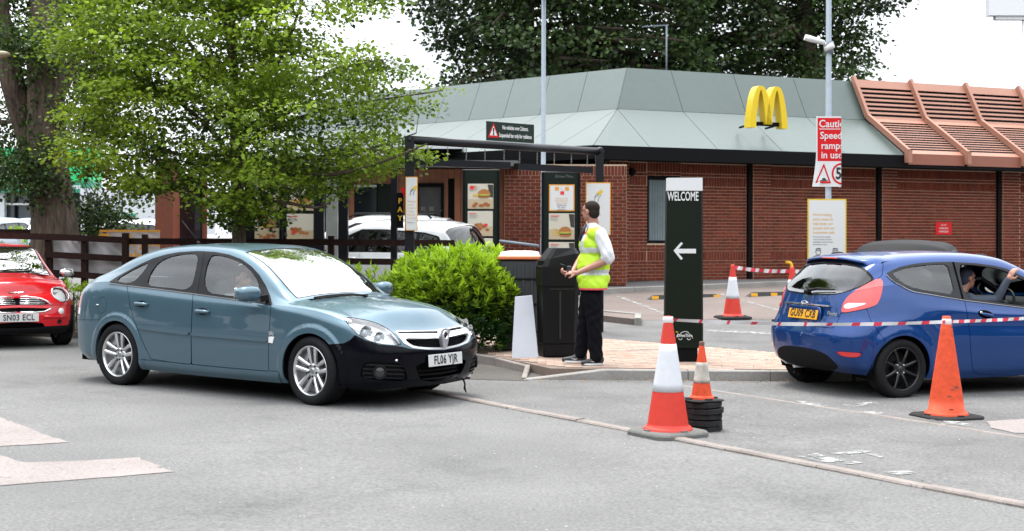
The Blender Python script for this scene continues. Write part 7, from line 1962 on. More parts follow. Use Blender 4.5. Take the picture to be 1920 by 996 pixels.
def hand_card(P_, r_, cu, cv, k=1.0):
    g = MB(); g.add([tuple(P_(cu + x * k, cv + y * k, .008)) for x, y in ((-6, 2), (3, -5), (7, 0), (-2, 7))], [(0, 1, 2, 3)][::1]); g.build('card', M_PYEL, r_, fix=False)
    g = MB()
    for pl in ([(-10, 18), (-8, 9), (-4, 7), (-2, 3)], [(-3, 18), (-1, 10), (3, 5)], [(-9, 10), (-6, 4), (-4, 2)]): g.tube([P_(cu + x * k, cv + y * k, .009) for x, y in pl], .0035, 5)
    g.build('hand_drawing', M_PGREY, r_)
pr, P_, T_, s_ = poster('tap_card_poster', 1098, 342, 1145, 441, 22.5, 'white orange-edged poster with a hand and card, right behind the man', 1.8)
hand_card(P_, pr, 1124, 360)
for k, t in enumerate(('Please pay', 'by card if', 'you can to', 'help us', 'keep safe')): T_(t, 1104, 388 + k * 7, 4.2, M_PTXT)
T_('Thank you', 1104, 425, 3, M_PGREY)
pr, P_, T_, s_ = poster('narrow_poster', 760, 332, 783, 433, 19.7, 'narrow white orange-edged poster on the left gantry post', 1.5)
hand_card(P_, pr, 777, 352, .8)
for k, t in enumerate(('Please pay', 'by card', 'or mobile', 'to help', 'keep safe', 'our people')): T_(t, 763.5, 378 + k * 6.3, 3.4, M_PTXT, sx=.8)
T_('Thank you', 763.5, 418, 2.6, M_PGREY, sx=.9)

# ------------------------------------------------------------------ menu boards
M_FOOD = {k: mat('print_' + k, c, .55, noise=n_, nscale=30) for k, (c, n_) in dict(cream=((.50, .46, .38), .05), tan=((.42, .33, .21), .12), bun=((.34, .13, .03), .15), patty=((.10, .035, .015), .2), lettuce=((.22, .34, .05), .3), cheese=((.58, .30, .02), .1), fries=((.58, .34, .05), .15), nugget=((.28, .08, .015), .25), red=((.62, .02, .02), .05), dark=((.03, .022, .018), .1), white=((.56, .55, .54), .02), orange=((.60, .26, .03), .05), grey=((.35, .34, .33), .05)).items()}
def food(P, kind, par, u0, v0, u1, v1):
    """flat printed picture inside the rectangle (u0,v0)-(u1,v1)"""
    W, H = u1 - u0, v1 - v0; lay = [0.0]
    def poly(pts, m, nm='print'):
        lay[0] += .0006; g = MB(); g.add([tuple(P(u0 + x * W, v0 + y * H, .010 + lay[0])) for x, y in pts], [tuple(range(len(pts)))]); return g.build(nm, M_FOOD[m], par)
    ell = lambda cx, cy, rx, ry, a0=0, a1=2 * PI, n=18: [(cx + rx * math.cos(a0 + (a1 - a0) * k / n), cy - ry * math.sin(a0 + (a1 - a0) * k / n)) for k in range(n + (0 if a1 - a0 > 6.2 else 1))]
    rr = random.Random(kind + str(u0))
    poly([(0, .62), (1, .62), (1, 1), (0, 1)], 'tan', 'table_print')
    if kind in ('burger', 'mixed'):
        k = .8 if kind == 'mixed' else 1; oy = -.12 if kind == 'mixed' else .05
        poly([(.78, .02), (1, .02), (1, .55), (.86, .52)], 'dark', 'drink_print')
        for q in range(9): x = .18 + q * .035 + rr.uniform(-.01, .01); poly([(x, .80 * k + oy), (x + .03, .80 * k + oy), (x + .03 + rr.uniform(-.03, .03), .55 + oy + rr.uniform(-.04, .04)), (x + rr.uniform(-.03, .03), .54 + oy)], 'fries', 'fries_print')
        poly(ell(.64, .80 * k + oy, .24, .06), 'bun'); poly(ell(.64, .74 * k + oy, .25, .045), 'patty'); poly(ell(.64, .70 * k + oy, .27, .04), 'lettuce'); poly(ell(.64, .67 * k + oy, .24, .025), 'cheese'); poly(ell(.64, .66 * k + oy, .25, .20, 0, PI), 'bun', 'bun_print')
    if kind in ('nuggets', 'mixed'):
        for q in range(13 if kind == 'nuggets' else 7):
            cy = .66 if kind == 'nuggets' else .86; poly(ell(.2 + rr.random() * .6, cy + rr.uniform(-.13, .10) * (1 if kind == 'nuggets' else .5), .085, .06, n=10), rr.choice(['nugget', 'bun', 'nugget', 'red'] if q > 9 else ['nugget', 'bun', 'nugget']), 'piece_print')
    if kind == 'info':
        pass
    for q in range(3): poly([(.06, .08 + q * .07), (.06 + rr.uniform(.2, .42), .08 + q * .07), (.06 + .3, .11 + q * .07), (.06, .11 + q * .07)], 'grey' if q else 'red', 'caption_print')
    if kind == 'mixed': poly(ell(.16, .15, .085, .085), 'red', 'roundel_print')
def menu_board(u0, v0, u1, v1, y, label, items, head=None, lit=True, zb=None):
    xc = ((u0 + u1) / 2 - 960) / FPX * y; z0 = gz(xc, y); s = FPX / y; r_ = empty('menu_board', (xc, y, z0), 0, label, 'menu board', 'drive-through menu boards'); org = Vector((xc, y, z0))
    T = at((u0 + u1) / 2, v0, y).z - z0; w = (u1 - u0) / s
    g = MB(); g.box((0, .06, T / 2 + .03), (w, .16, T - .06), bev=.012); fr = g.build('casing', M_DGREEN, r_)
    for sx in (-1, 1): g = MB(); g.box((sx * (w / 2 - .03), -.035, T / 2 + .03), (.045, .03, T - .08), bev=.006); g.build('side_trim', M_BLACK, r_)
    def P(u, v, z=0): q = at(u, v, y) - org; return Vector((q.x, -.02 - z, q.z))
    for (a0, b0, a1, b1, kind) in items:
        g = MB(); A_, B_ = P(a0, b1), P(a1, b0); g.box(((A_.x + B_.x) / 2, -.027, (A_.z + B_.z) / 2), (B_.x - A_.x, .012, B_.z - A_.z), bev=.002)
        if kind == 'info':
            pn = g.build('poster_panel', M_FOOD['orange'], r_); q = MB(); q.box(((A_.x + B_.x) / 2, -.0345, (A_.z + B_.z) / 2), (B_.x - A_.x - .05, .002, B_.z - A_.z - .05)); q.build('sheet', M_SIGNW, pn)
            for k, (dx, dy, cc) in enumerate(((-9, -17, 'orange'), (1, -17, 'white'), (10, -17, 'orange'), (1, -9, 'red'))):
                q = MB(); c_ = P((a0 + a1) / 2 + dx, (b0 + b1) / 2 + dy); q.box((c_.x, -.0365, c_.z), (.08, .002, .075)); q.build('icon_print', M_FOOD[cc], pn)
            for k in range(6): text_mesh('lettering', ['Please order', 'only what you', 'need today', 'thank you', 'for your', 'patience'][k], .05, M_PTXT if k < 3 else M_PGREY, pn, frame(P((a0 + a1) / 2, (b0 + b1) / 2 + 1 + k * 4.2, .018), (1, 0, 0)), ext=.0003)
        else:
            pn = g.build('poster_panel', M_FOOD['cream'], r_); food(lambda u, v, z: P(u, v, z + .006), kind, pn, a0 + .5, b0 + .5, a1 - .5, b1 - .5)
    if head: text_mesh('header_lettering', head, .09, mat('header_grey', (.10, .11, .10), .5), fr, frame(P((u0 + u1) / 2 + 6, v0 + 9, .03), (1, 0, 0)), sx=.9)
    return r_
menu_board(867, 318, 937, 500, 28.9, 'dark green menu board with burger and nugget pictures, left of the brick bay', [(877, 345, 925, 392, 'mixed'), (877, 396, 924, 443, 'nuggets'), (877, 447, 924, 494, 'nuggets')])
menu_board(1015, 322, 1088, 500, 28.7, 'dark green menu board behind the man, topped by an orange-edged notice', [(1029, 346, 1077, 396, 'info'), (1029, 400, 1077, 449, 'burger'), (1029, 454, 1077, 500, 'burger')], head='Drive-Thru')
menu_board(530, 330, 602, 480, 27.0, 'menu board behind the leafy tree, pictures of food partly hidden by leaves', [(538, 345, 588, 396, 'burger'), (538, 402, 588, 452, 'nuggets')])
menu_board(470, 330, 530, 480, 27.4, 'menu board deepest behind the leafy tree trunk with a red picture', [(478, 345, 524, 396, 'nuggets'), (478, 402, 524, 452, 'mixed')])
def column(u0, u1, v0, v1, y, m, label, name='column', cat='column', d=.15, top_z=None):
    a, b = at(u0, v1, y), at(u1, v0, y); z0 = gz(a.x, y); g = MB(); g.box((0, 0, (b.z - z0) / 2), (b.x - a.x, d, b.z - z0), bev=.008); o = g.build(name, m); o.location = ((a.x + b.x) / 2, y, z0); return tag(o, label, cat)
column(635, 653, 285, 500, 24.5, M_GAN, 'black steel column standing in front of the white car')
column(590, 608, 310, 500, 25.5, M_GAN, 'black steel column just right of the leafy tree trunk')
column(297, 331, 300, 520, 25.5, mat('rusty_brown_panel', (.22, .06, .03), .5, noise=.1, nscale=4), 'red-brown clad pier at the left end under the leafy tree', d=.5)
column(331, 378, 330, 500, 26.2, mat('dark_glazed_panel', (.014, .016, .024), .12, spec=.7, noise=.6, nscale=6), 'dark glazed panel beside the red-brown clad pier', name='glazed_panel', cat='panel')
column(380, 388, 330, 500, 26.0, MATS['rusty_brown_panel'], 'narrow red-brown upright left of the tree trunk', d=.08)
column(612, 634, 330, 470, 26.6, mat('frosted_panel', (.20, .21, .19), .3, noise=.25, nscale=5), 'frosted grey panel between the two black columns', name='screen_panel', cat='panel')
# give-way triangle and yellow-lettered strip by the gantry post
g = MB(); o0 = at(757, 368, 24.0); g.prism([(0, .18), (-.16, -.0), (0, -.30)][::-1], 0, .004, M=frame((0, 0, 0), (1, 0, 0))); g = MB(); g.add([(-.06, 0, .14), (.20, 0, .14), (.07, 0, -.16), (-.06, .01, .14), (.20, .01, .14), (.07, .01, -.16)], [(0, 2, 1), (3, 4, 5), (0, 1, 4, 3), (1, 2, 5, 4), (2, 0, 3, 5)])
gw = g.build('give_way_sign', M_SIGNR); gw.location = o0; tag(gw, 'red triangular road sign partly behind the narrow poster', 'sign')
g = MB(); o0 = at(750, 395, 24.2); g.box((0, 0, 0), (.12, .02, .62), bev=.003); st = g.build('pay_here_strip', M_BLACK); st.location = o0; tag(st, 'black upright strip with yellow letters left of the narrow poster', 'sign')
for k, t in enumerate('PAY'): text_mesh('lettering', t, .13, M_PYEL, st, frame((0, -.012, .16 - k * .15), (1, 0, 0)), bold=.02)
column(733, 745, 300, 500, 24.6, M_GAN, 'black column left of the yellow-lettered strip')

# ------------------------------------------------------------------ timber fences and banners
M_FEN = mat('creosoted_timber', (.024, .011, .009), .85, attr=None, noise=.35, nscale=9, noise2=(.2, 30), bump=.004, bscale=50, spec=.2)
def fence(label, rails, posts, group=None):
    """rails: list of pixel polylines with distance; posts: (u, v_top, y, lean)"""
    y0 = rails[0][0][2]; r_ = empty('timber_fence', (0, y0, 0), 0, label, 'fence'); O = Vector((0, y0, 0))
    for rl in rails:
        for a, b in zip(rl[:-1], rl[1:]):
            A_, B_ = at(a[0], a[1], a[2]) - O, at(b[0], b[1], b[2]) - O; g = MB(); g.bar(A_, B_, .04, .098); g.build('rail', M_FEN, r_)
    for (u, v, y, ln) in posts:
        t = at(u, v, y) - O; z0 = gz(t.x, y); g = MB(); q = Vector((t.x + ln, y - y0, z0))
        d = Vector((t.x, y - y0, t.z)) - q; M = Matrix.Translation(q) @ Vector((0, 0, 1)).rotation_difference(d.normalized()).to_matrix().to_4x4()
        g.box((0, 0, d.length / 2), (.095, .095, d.length), M=M, bev=.006); g.build('post', M_FEN, r_)
    return r_
FY = 21.6
fence('brown three-rail timber fence running behind the parked cars', [
    [(-60, 443, FY), (94, 446, FY), (236, 452, FY)], [(236, 454, FY), (420, 454.5, FY), (620, 455, FY), (852, 456.5, FY)],
    [(84, 479, FY), (236, 487, FY)], [(236, 489, FY), (430, 490, FY), (640, 491, FY), (850, 492, FY)], [(94, 513, FY), (236, 524, FY)], [(236, 526, FY), (640, 532, FY), (850, 536, FY)]],
    [(91, 447, FY + .07, .05), (159, 452, FY + .07, 0), (235.5, 438.5, FY - .07, 0), (385, 452, FY + .07, 0), (540, 452, FY + .07, 0), (621, 443, FY + .07, 0), (771, 447, FY + .07, 0), (848, 452, FY + .07, 0), (-10, 440, FY + .07, 0)])
fence('second brown timber fence further back behind the white banners', [[(-60, 436.5, 26), (105, 437, 26), (188, 438, 26)], [(188, 439, 26), (300, 441, 26)], [(55, 462, 26), (300, 466, 26)]], [(105, 431, 26.07, 0), (190, 433, 26.07, 0), (272, 441, 23.6, 0), (263, 431, 26.07, 0)])
def banner(name, u0, v0, u1, v1, y, m, label, amp=.03, seed=0):
    n, k = 40, 16; rr = random.Random(seed); ph = [rr.uniform(0, 6) for _ in range(6)]; V = []
    for j in range(k + 1):
        for i in range(n + 1):
            s, t = i / n, j / k; p = at(u0 + (u1 - u0) * s, v0 + (v1 - v0) * t + 2.5 * math.sin(s * 5 + ph[0]) * (t > .0) * .6, y); V.append((p.x, y + amp * (.6 * math.sin(7 * s + 3 * t + ph[1]) + .5 * math.sin(15 * s - 9 * t + ph[2]) * t + .35 * math.sin(31 * s * (1 - t) + ph[3])) , p.z))
    T = np.array([(j * (n + 1) + i, (j + 1) * (n + 1) + i, (j + 1) * (n + 1) + i + 1, j * (n + 1) + i + 1) for j in range(k) for i in range(n)])
    return tag(np_mesh(name, np.array(V), T, m), label, 'banner')
M_BAN = mat('white_banner_cloth', (.46, .445, .45), .7, noise=.05, nscale=4)
banner('banner', 93, 453, 155, 519, FY + .16, M_BAN, 'blank white cloth banner on the fence, left of the middle post', seed=1); banner('banner', 163, 453, 229, 520, FY + .16, M_BAN, 'blank white cloth banner on the fence, next to the leaning post run', seed=2)
b_ = banner('banner', 187, 434, 300, 492, 24.6, M_BAN, 'white banner with orange edge and orange lettering behind the fence', .012, 3)
g = MB(); g.bar(at(187, 434.5, 24.56), at(300, 434.5, 24.56), .01, .035); g.bar(at(187.5, 434, 24.56), at(187.5, 492, 24.56), .01, .03); g.build('orange_edge', M_PORA, b_)
text_mesh('lettering', 'Thank you\nfor helping', .30, M_PORA, b_, frame(at(243, 468, 24.53), (1, 0, 0)), bold=.02, sx=.85, line=.95)
g = MB()
# ------------------------------------------------------------------ shops far left, lamp, white canopy, roof aerial
YS = 62.0
SH = empty('shop_building', at(60, 440, YS), 0, 'far shop with a bright green fascia and white lettering, behind the trees', 'building'); SO = Vector(SH.location)
def sbox(u0, v0, u1, v1, y, d, m, name, par=None, bev=0):
    a, b = at(u0, v1, y), at(u1, v0, y); g = MB(); c = (a + b) / 2 - SO; g.box((c.x, c.y + d / 2, c.z), (b.x - a.x, d, b.z - a.z)); return g.build(name, m, par or SH)
M_SHG = mat('shop_bright_green', (.008, .42, .13), .5, noise=.03, nscale=1); M_SHD = mat('shop_dark_green', (.012, .20, .11), .5); M_SHW = mat('shop_white_wall', (.50, .52, .54), .6, noise=.05, nscale=1); M_SHGL = mat('shop_glass', (.035, .045, .055), .1, spec=.7, noise=.4, nscale=.5)
sbox(-160, 280, 166, 341, YS, 2, M_SHG, 'upper_fascia'); fd_ = sbox(-160, 341, 166, 363, YS - .1, 2, M_SHD, 'lower_fascia'); sbox(-160, 363, 150, 441, YS + .6, .3, M_SHGL, 'window_wall')
text_mesh('lettering', 'where pets come first', .33, M_SIGNW, fd_, frame(at(90, 352, YS - .13) - SO, (1, 0, 0)), bold=.025, sx=1.0)
text_mesh('big_lettering', 'pets', 1.35, M_SIGNW, SH, frame(at(40, 318, YS - .05) - SO, (1, 0, 0)), bold=.03, sx=1.0)
for u in (3, 28, 62, 95, 128): sbox(u - 1.2, 363, u + 1.2, 441, YS + .4, .2, M_SHW if u == 3 else M_BLACK, 'mullion')
sbox(5, 383, 62, 386.5, YS + .35, .15, M_SIGNW, 'transom')
sbox(-5, 363, 8, 441, YS + .2, .3, M_SHW, 'pier'); sbox(150, 355, 330, 441, YS - 1.5, 8, M_SHW, 'side_wall'); sbox(163, 363, 172, 441, YS - 1.6, .2, mat('dark_downpipe', (.05, .055, .06), .5), 'service_door')
fr = sbox(227, 402, 253, 421, YS - 1.6, .1, mat('frame_green', (.03, .32, .08), .5), 'poster_frame'); sbox(229.5, 404.5, 250.5, 416, YS - 1.65, .1, mat('poster_blue', (.04, .10, .30), .5, noise=.4, nscale=1.5), 'poster_print', fr)
sbox(33, 437, 150, 441, YS - 1, 1, M_SHD, 'planter'); 
g = MB(); q = at(4, 104, 19.0); SL = empty('street_lamp', (at(-45, 440, 19.0).x, 19.0, gz(-7, 19)), 0, 'street lamp whose head just enters the top left corner', 'street lamp'); so = Vector(SL.location)
g = MB(); g.tube([(0, 0, 0), (0, 0, q.z - so.z + .02), (.12, 0, q.z - so.z + .06)], [.07, .045, .04], 12); g.build('shaft', M_GALV, SL)
g = MB(); vs, fs = superell(tuple(q - so - Vector((.02, 0, 0))), (.12, .10, .045), .8, .8, 20, 8); g.add(vs, fs, 0, True); g.build('lamp_head', mat('lamp_bronze', (.24, .20, .12), .5), SL)
YW = 41; WC = empty('white_canopy', (at(1900, 30, YW).x, YW, .45), 0, 'corner of a white flat canopy on a slim pole, cutting the top right corner', 'canopy'); wo = Vector(WC.location)
g = MB(); a, b = at(1853, 27, YW) - wo, at(2150, -30, YW) - wo; g.box(((a.x + b.x) / 2, .15, (a.z + b.z) / 2), (b.x - a.x, .3, b.z - a.z)); g.build('fascia', mat('canopy_white', (.62, .62, .64), .5), WC)
g = MB(); a, b = at(1868, 34, YW) - wo, at(2140, 27, YW) - wo; g.box(((a.x + b.x) / 2, .2, (a.z + b.z) / 2), (b.x - a.x, .26, b.z - a.z)); g.build('lower_lip', mat('canopy_white', (.6, .6, .6), .5), WC)
g = MB(); c = at(1917, 30, YW + .2) - wo; g.tube([(c.x, c.y, 0), (c.x, c.y, c.z)], .028, 10); g.build('pole', M_SIGNW, WC)
ya = 38.0; AE = empty('roof_aerial', at(1249, 130, ya) - Vector((0, 0, .4)), 0, 'thin television aerial on a mast above the green roof', 'aerial'); ao = Vector(AE.location)
g = MB(); g.tube([(0, 0, 0), at(1249, 46, ya) - ao], .022, 8); g.build('mast', M_GALV, AE); g = MB(); g.tube([at(1203, 50, ya) - ao, at(1253, 47, ya) - ao], .016, 6)
for u in range(1206, 1252, 6): p = at(u, 50 - (u - 1203) * .06, ya) - ao; g.tube([p + Vector((0, -.22, 0)), p + Vector((0, .22, 0))], .009, 5)
g.build('antenna_boom', M_GALV, AE)
# grab rail between brick bay and board
g = MB(); g.tube([at(937, 452, 28.4), at(1010, 461, 28.0)], .028, 8); tag(g.build('barrier_rail', M_GALV), 'grey metal rail sloping across the foot of the brick bay', 'rail')
# ------------------------------------------------------------------ foliage
def leaves(name, C, N, size, tint, m, parent=None, aspect=.55, droop=.2, rng=RNG, up=.5, fold=.18):
    """C (n,3) leaf bases, N (n,3) directions, size (n,), tint (n,)"""
    n = len(C); N = N / np.maximum(np.linalg.norm(N, axis=1, keepdims=True), 1e-6); r = rng.normal(size=(n, 3)); r[:, 2] *= up
    S = np.cross(N, r); S /= np.maximum(np.linalg.norm(S, axis=1, keepdims=True), 1e-6); U = np.cross(S, N); s = size[:, None]
    b = C; tip = C + N * s - U * s * droop * .5; mid = C + N * s * .45 + U * s * fold; l = mid + S * s * aspect * .5 - U * s * fold; q = mid - S * s * aspect * .5 - U * s * fold
    V = np.stack([b, l, tip, q], 1).reshape(-1, 3); T = np.arange(4 * n).reshape(n, 4)
    return np_mesh(name, V, T, m, parent, smooth=False, attr={'tint': np.repeat(tint, 4)})
def in_px(C, poly):
    return sd_poly(pxof(C), poly) < 0
def envelope(poly, y, dy, n, rng, inset=0):
    """random points whose picture falls inside the outline at distance about y"""
    poly = np.asarray(poly, float); out = []; lo, hi = poly.min(0), poly.max(0)
    while sum(map(len, out)) < n:
        u = rng.uniform(lo[0], hi[0], 4 * n); v = rng.uniform(lo[1], hi[1], 4 * n); ok = sd_poly(np.stack([u, v], 1), poly) < -inset; u, v = u[ok], v[ok]
        d = np.minimum(-sd_poly(np.stack([u, v], 1), poly) / 120., 1)
        yy = y + rng.normal(size=len(u)) * dy * (.35 + .65 * d); out.append(np.stack([(u - 960) / FPX * yy, yy, CH - (v - HY) / FPX * yy], 1))
    return np.concatenate(out)[:n]
M_BARK = mat('ridged_bark', (.088, .068, .052), .9, noise=.45, nscale=9, noise2=(.35, 26), bump=.05, bscale=16, stretch=(1, 1, .16), spec=.15)
def bark_trunk(name, pts, rs, parent, m, ridges=0.0, n=40, seed=0):
    rr = np.random.default_rng(seed); P = np.array(pts, float); t = np.arange(len(P)); k = 60; tt = np.linspace(0, len(P) - 1, k); Q = catmull(t, P, tt); R_ = catmull(t, np.array(rs, float)[:, None], tt)[:, 0]
    an = np.linspace(0, 2 * PI, n, endpoint=False); ph = rr.uniform(0, 6, 6); V = []
    for i in range(k):
        w = 1 + ridges * (.5 * np.sin(an * 9 + ph[0] + .5 * np.sin(i * .35 + ph[3])) + .35 * np.sin(an * 17 + ph[1] + .8 * np.sin(i * .5)) + .3 * rr.normal(size=n)); V.append(np.stack([Q[i, 0] + R_[i] * w * np.cos(an), Q[i, 1] + R_[i] * w * np.sin(an), np.full(n, Q[i, 2])], 1))
    V = np.concatenate(V); T = np.array([(i * n + j, i * n + (j + 1) % n, (i + 1) * n + (j + 1) % n, (i + 1) * n + j) for i in range(k - 1) for j in range(n)])
    return np_mesh(name, V, T, m, parent)
def limbs(name, root_pts, targets, parent, m, seed=0, r0=.012, sag=.15, lmax=1.5):
    """thin branches from the nearest limb point to every cluster"""
    rr = random.Random(seed); g = MB(); B = np.array(root_pts)
    for q in targets:
        w = np.linalg.norm(B - q, axis=1); k = int(np.argmin(w)); a = Vector(B[k]); b = Vector(q); L = (b - a).length
        if L < .05 or L > lmax: continue
        mid = a.lerp(b, .5) + Vector((rr.uniform(-.1, .1) * L, rr.uniform(-.1, .1) * L, sag * L)); rr_ = r0 * (.5 + L * .5); g.tube([a, mid, b], [rr_, rr_ * .7, rr_ * .3], 4, caps=False)
    return g.build(name, m, parent)
def tree_things(name, label, base, group=None):
    return empty(name, base, 0, label, 'tree', group)
def rel(o, child):
    child.matrix_parent_inverse = Matrix.Translation(-Vector(o.location)); return child
# near leafy tree
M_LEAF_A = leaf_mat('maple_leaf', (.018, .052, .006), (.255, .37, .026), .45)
TY_ = 20.6; tb = at(447, 440, TY_); base = Vector((tb.x, TY_, gz(tb.x, TY_)))
TA = tree_things('leafy_tree', 'light green leafy tree in front of the restaurant, hiding its left half', base)
trunkA = [at(449, 560, TY_), at(448, 470, TY_), at(446, 400, TY_), at(443, 300, TY_), at(440, 200, TY_), at(436, 100, TY_), at(432, -20, TY_), at(425, -160, TY_)]
trunkA[0].z = base.z
rel(TA, bark_trunk('trunk', trunkA, [.12, .105, .10, .09, .075, .06, .045, .02], TA, M_BARK, .05, 16))
LB = [((446, 400), (380, 350), (290, 300), (190, 290)), ((445, 350), (540, 300), (660, 290), (780, 250)), ((443, 310), (380, 230), (270, 150), (150, 90)), ((442, 260), (560, 170), (640, 130), (715, 112)), ((440, 230), (520, 120), (560, 20), (600, -110)),
      ((441, 290), (330, 290), (220, 240), (140, 230)), ((438, 180), (360, 90), (300, 0), (250, -120)), ((444, 330), (600, 330), (700, 310), (800, 270)), ((447, 390), (520, 380), (590, 390), (620, 380)), ((447, 400), (400, 380), (330, 350), (260, 350)), ((444, 280), (540, 230), (640, 200), (830, 170)), ((438, 150), (420, 40), (390, -60), (380, -160))]
rngA = np.random.default_rng(5); nodes = [list(p) for p in trunkA[2:]]
gl = []
for i, L in enumerate(LB):
    dy = rngA.uniform(-1.5, 1.5); pts = [at(u, v, TY_ + dy * (k / 3)) for k, (u, v) in enumerate(L)]; tt = np.linspace(0, 3, 14); Q = catmull(np.arange(4.), np.array(pts), tt); nodes += [list(q) for q in Q[2:]]
    g = MB(); g.tube([Vector(q) for q in Q], list(np.linspace(.04, .010, 14)), 7); rel(TA, g.build('limb', M_BARK, TA))
polyA = [(170, 375), (150, 340), (105, 320), (95, 275), (130, 250), (92, 235), (135, 190), (148, 150), (100, 120), (66, 90), (60, 40), (100, 10), (120, -60), (200, -260), (700, -280), (800, -60), (770, 0), (790, 30), (740, 60), (770, 92), (812, 96), (780, 125), (800, 150), (866, 168), (815, 196), (832, 215), (780, 226), (745, 240), (812, 262), (806, 296), (785, 322), (730, 330), (700, 352), (655, 350), (648, 385), (606, 392), (590, 372), (560, 400), (520, 432), (478, 447), (418, 446), (392, 412), (350, 392), (318, 368), (290, 376), (276, 402), (240, 398), (205, 352)]
CA = envelope(polyA, TY_, 1.25, 1500, rngA, 16)
thin = pxof(CA)
keep = ~((np.abs(thin[:, 0] - 715) < 40) & (np.abs(thin[:, 1] - 75) < 45)) & ~((np.abs(thin[:, 0] - 560) < 60) & (np.abs(thin[:, 1] - 30) < 40) & (rngA.random(len(CA)) < .6)) & ~((thin[:, 0] < 330) & (thin[:, 1] > 160) & (thin[:, 1] < 340) & (rngA.random(len(CA)) < .28)) & ~((thin[:, 0] > 560) & (thin[:, 1] < 250) & (rngA.random(len(CA)) < .38)) & ~((np.abs(thin[:, 0] - 470) < 160) & (np.abs(thin[:, 1] - 270) < 30) & (rngA.random(len(CA)) < .4))
CA = CA[keep]; rel(TA, limbs('twigs', nodes, CA, TA, M_BARK, 2, .008, lmax=.85))
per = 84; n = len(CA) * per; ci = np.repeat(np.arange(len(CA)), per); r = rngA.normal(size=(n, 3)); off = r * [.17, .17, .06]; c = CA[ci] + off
pv = pxof(CA); ct = np.clip(.50 + .20 * rngA.normal(size=len(CA)) + .25 * (CA[:, 1] < TY_ - .4) - .22 * (np.abs(pv[:, 0] - 470) < 190) * (pv[:, 1] > 200), .02, 1)  # shade in the crown's lower middle is put into the leaf tint
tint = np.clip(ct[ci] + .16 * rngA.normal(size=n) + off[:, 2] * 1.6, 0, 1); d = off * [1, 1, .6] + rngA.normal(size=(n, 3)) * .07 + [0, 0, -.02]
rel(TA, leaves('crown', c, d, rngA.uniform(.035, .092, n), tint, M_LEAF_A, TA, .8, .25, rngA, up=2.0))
# big old tree at the left
M_LEAF_B = leaf_mat('poplar_leaf', (.012, .030, .007), (.10, .17, .025), .3)
YB = 24.3; bb_ = at(100, 440, YB); TBr = tree_things('old_tree', 'huge old tree with thick ridged trunk and ivy, at the left edge', Vector((bb_.x, YB, gz(bb_.x, YB))))
tk = [at(106, 520, YB), at(103, 435, YB), at(95, 350, YB), at(88, 270, YB), at(86, 190, YB), at(85, 100, YB), at(88, 0, YB), at(95, -150, YB)]
rel(TBr, bark_trunk('trunk', tk, [.46, .40, .345, .33, .315, .31, .27, .22], TBr, M_BARK, .045, 90, seed=3))
t2 = [at(78, 350, YB + .25), at(62, 290, YB + .3), at(45, 230, YB + .2), at(24, 160, YB), at(8, 90, YB), at(-10, 0, YB - .2), at(-30, -120, YB - .3)]
rel(TBr, bark_trunk('stem', t2, [.20, .22, .22, .21, .20, .19, .15], TBr, M_BARK, .045, 60, seed=4))
t3 = [at(100, 200, YB + .3), at(128, 140, YB + .6), at(150, 60, YB + 1), at(170, -60, YB + 1.2)]
rel(TBr, bark_trunk('stem', t3, [.12, .12, .11, .09], TBr, M_BARK, .03, 30, seed=6))
rb_ = np.random.default_rng(8); CB = []
for poly, y, k in (([(-120, 130), (0, 150), (30, 110), (60, 95), (115, 90), (150, 60), (230, 40), (260, -200), (-150, -200)], YB + .6, 260), ([(-120, 170), (0, 180), (30, 230), (52, 300), (50, 350), (20, 365), (-120, 330)], YB + .5, 60), ([(128, 130), (190, 100), (240, 150), (235, 270), (180, 262), (140, 240)], YB + 1.4, 60),
                   ([(20, 290), (70, 285), (80, 340), (60, 360), (25, 345)], YB - .5, 22), ([(170, 378), (210, 372), (222, 400), (215, 440), (165, 445), (150, 420)], YB + 1.0, 34), ([(0, 60), (70, 50), (110, 110), (40, 120)], YB - .7, 26)):
    CB.append(envelope(poly, y, .55, k, rb_))
CB = np.concatenate(CB); iv = []
for k in range(60):
    v = rb_.uniform(120, 400); a = rb_.uniform(PI, 2 * PI); rr_ = .36; q = at(86 + max(0, v - 270) * .10, v, YB); iv.append([q.x + rr_ * math.cos(a), YB + rr_ * math.sin(a), q.z])
per = 60; ci = np.repeat(np.arange(len(CB)), per); n = len(ci); off = rb_.normal(size=(n, 3)) * [.20, .20, .13]; c = CB[ci] + off
iv = np.array(iv); ii = np.repeat(np.arange(len(iv)), 16); o2 = rb_.normal(size=(len(ii), 3)) * [.05, .04, .10]; c = np.concatenate([c, iv[ii] + o2]); off = np.concatenate([off, o2]); n = len(c)
tint = np.clip(.35 + .25 * rb_.normal(size=n) + .2 * np.concatenate([rb_.normal(size=len(CB))[ci], np.zeros(len(ii))]), 0, 1)
rel(TBr, leaves('crown', c, off + rb_.normal(size=(n, 3)) * .05 + [0, 0, -.04], rb_.uniform(.05, .095, n), tint, M_LEAF_B, TBr, .85, .2, rb_, up=1.2))
rel(TBr, limbs('twigs', [list(p) for p in tk[3:] + t2[2:] + t3], CB[::3], TBr, M_BARK, 5, .012, lmax=2))
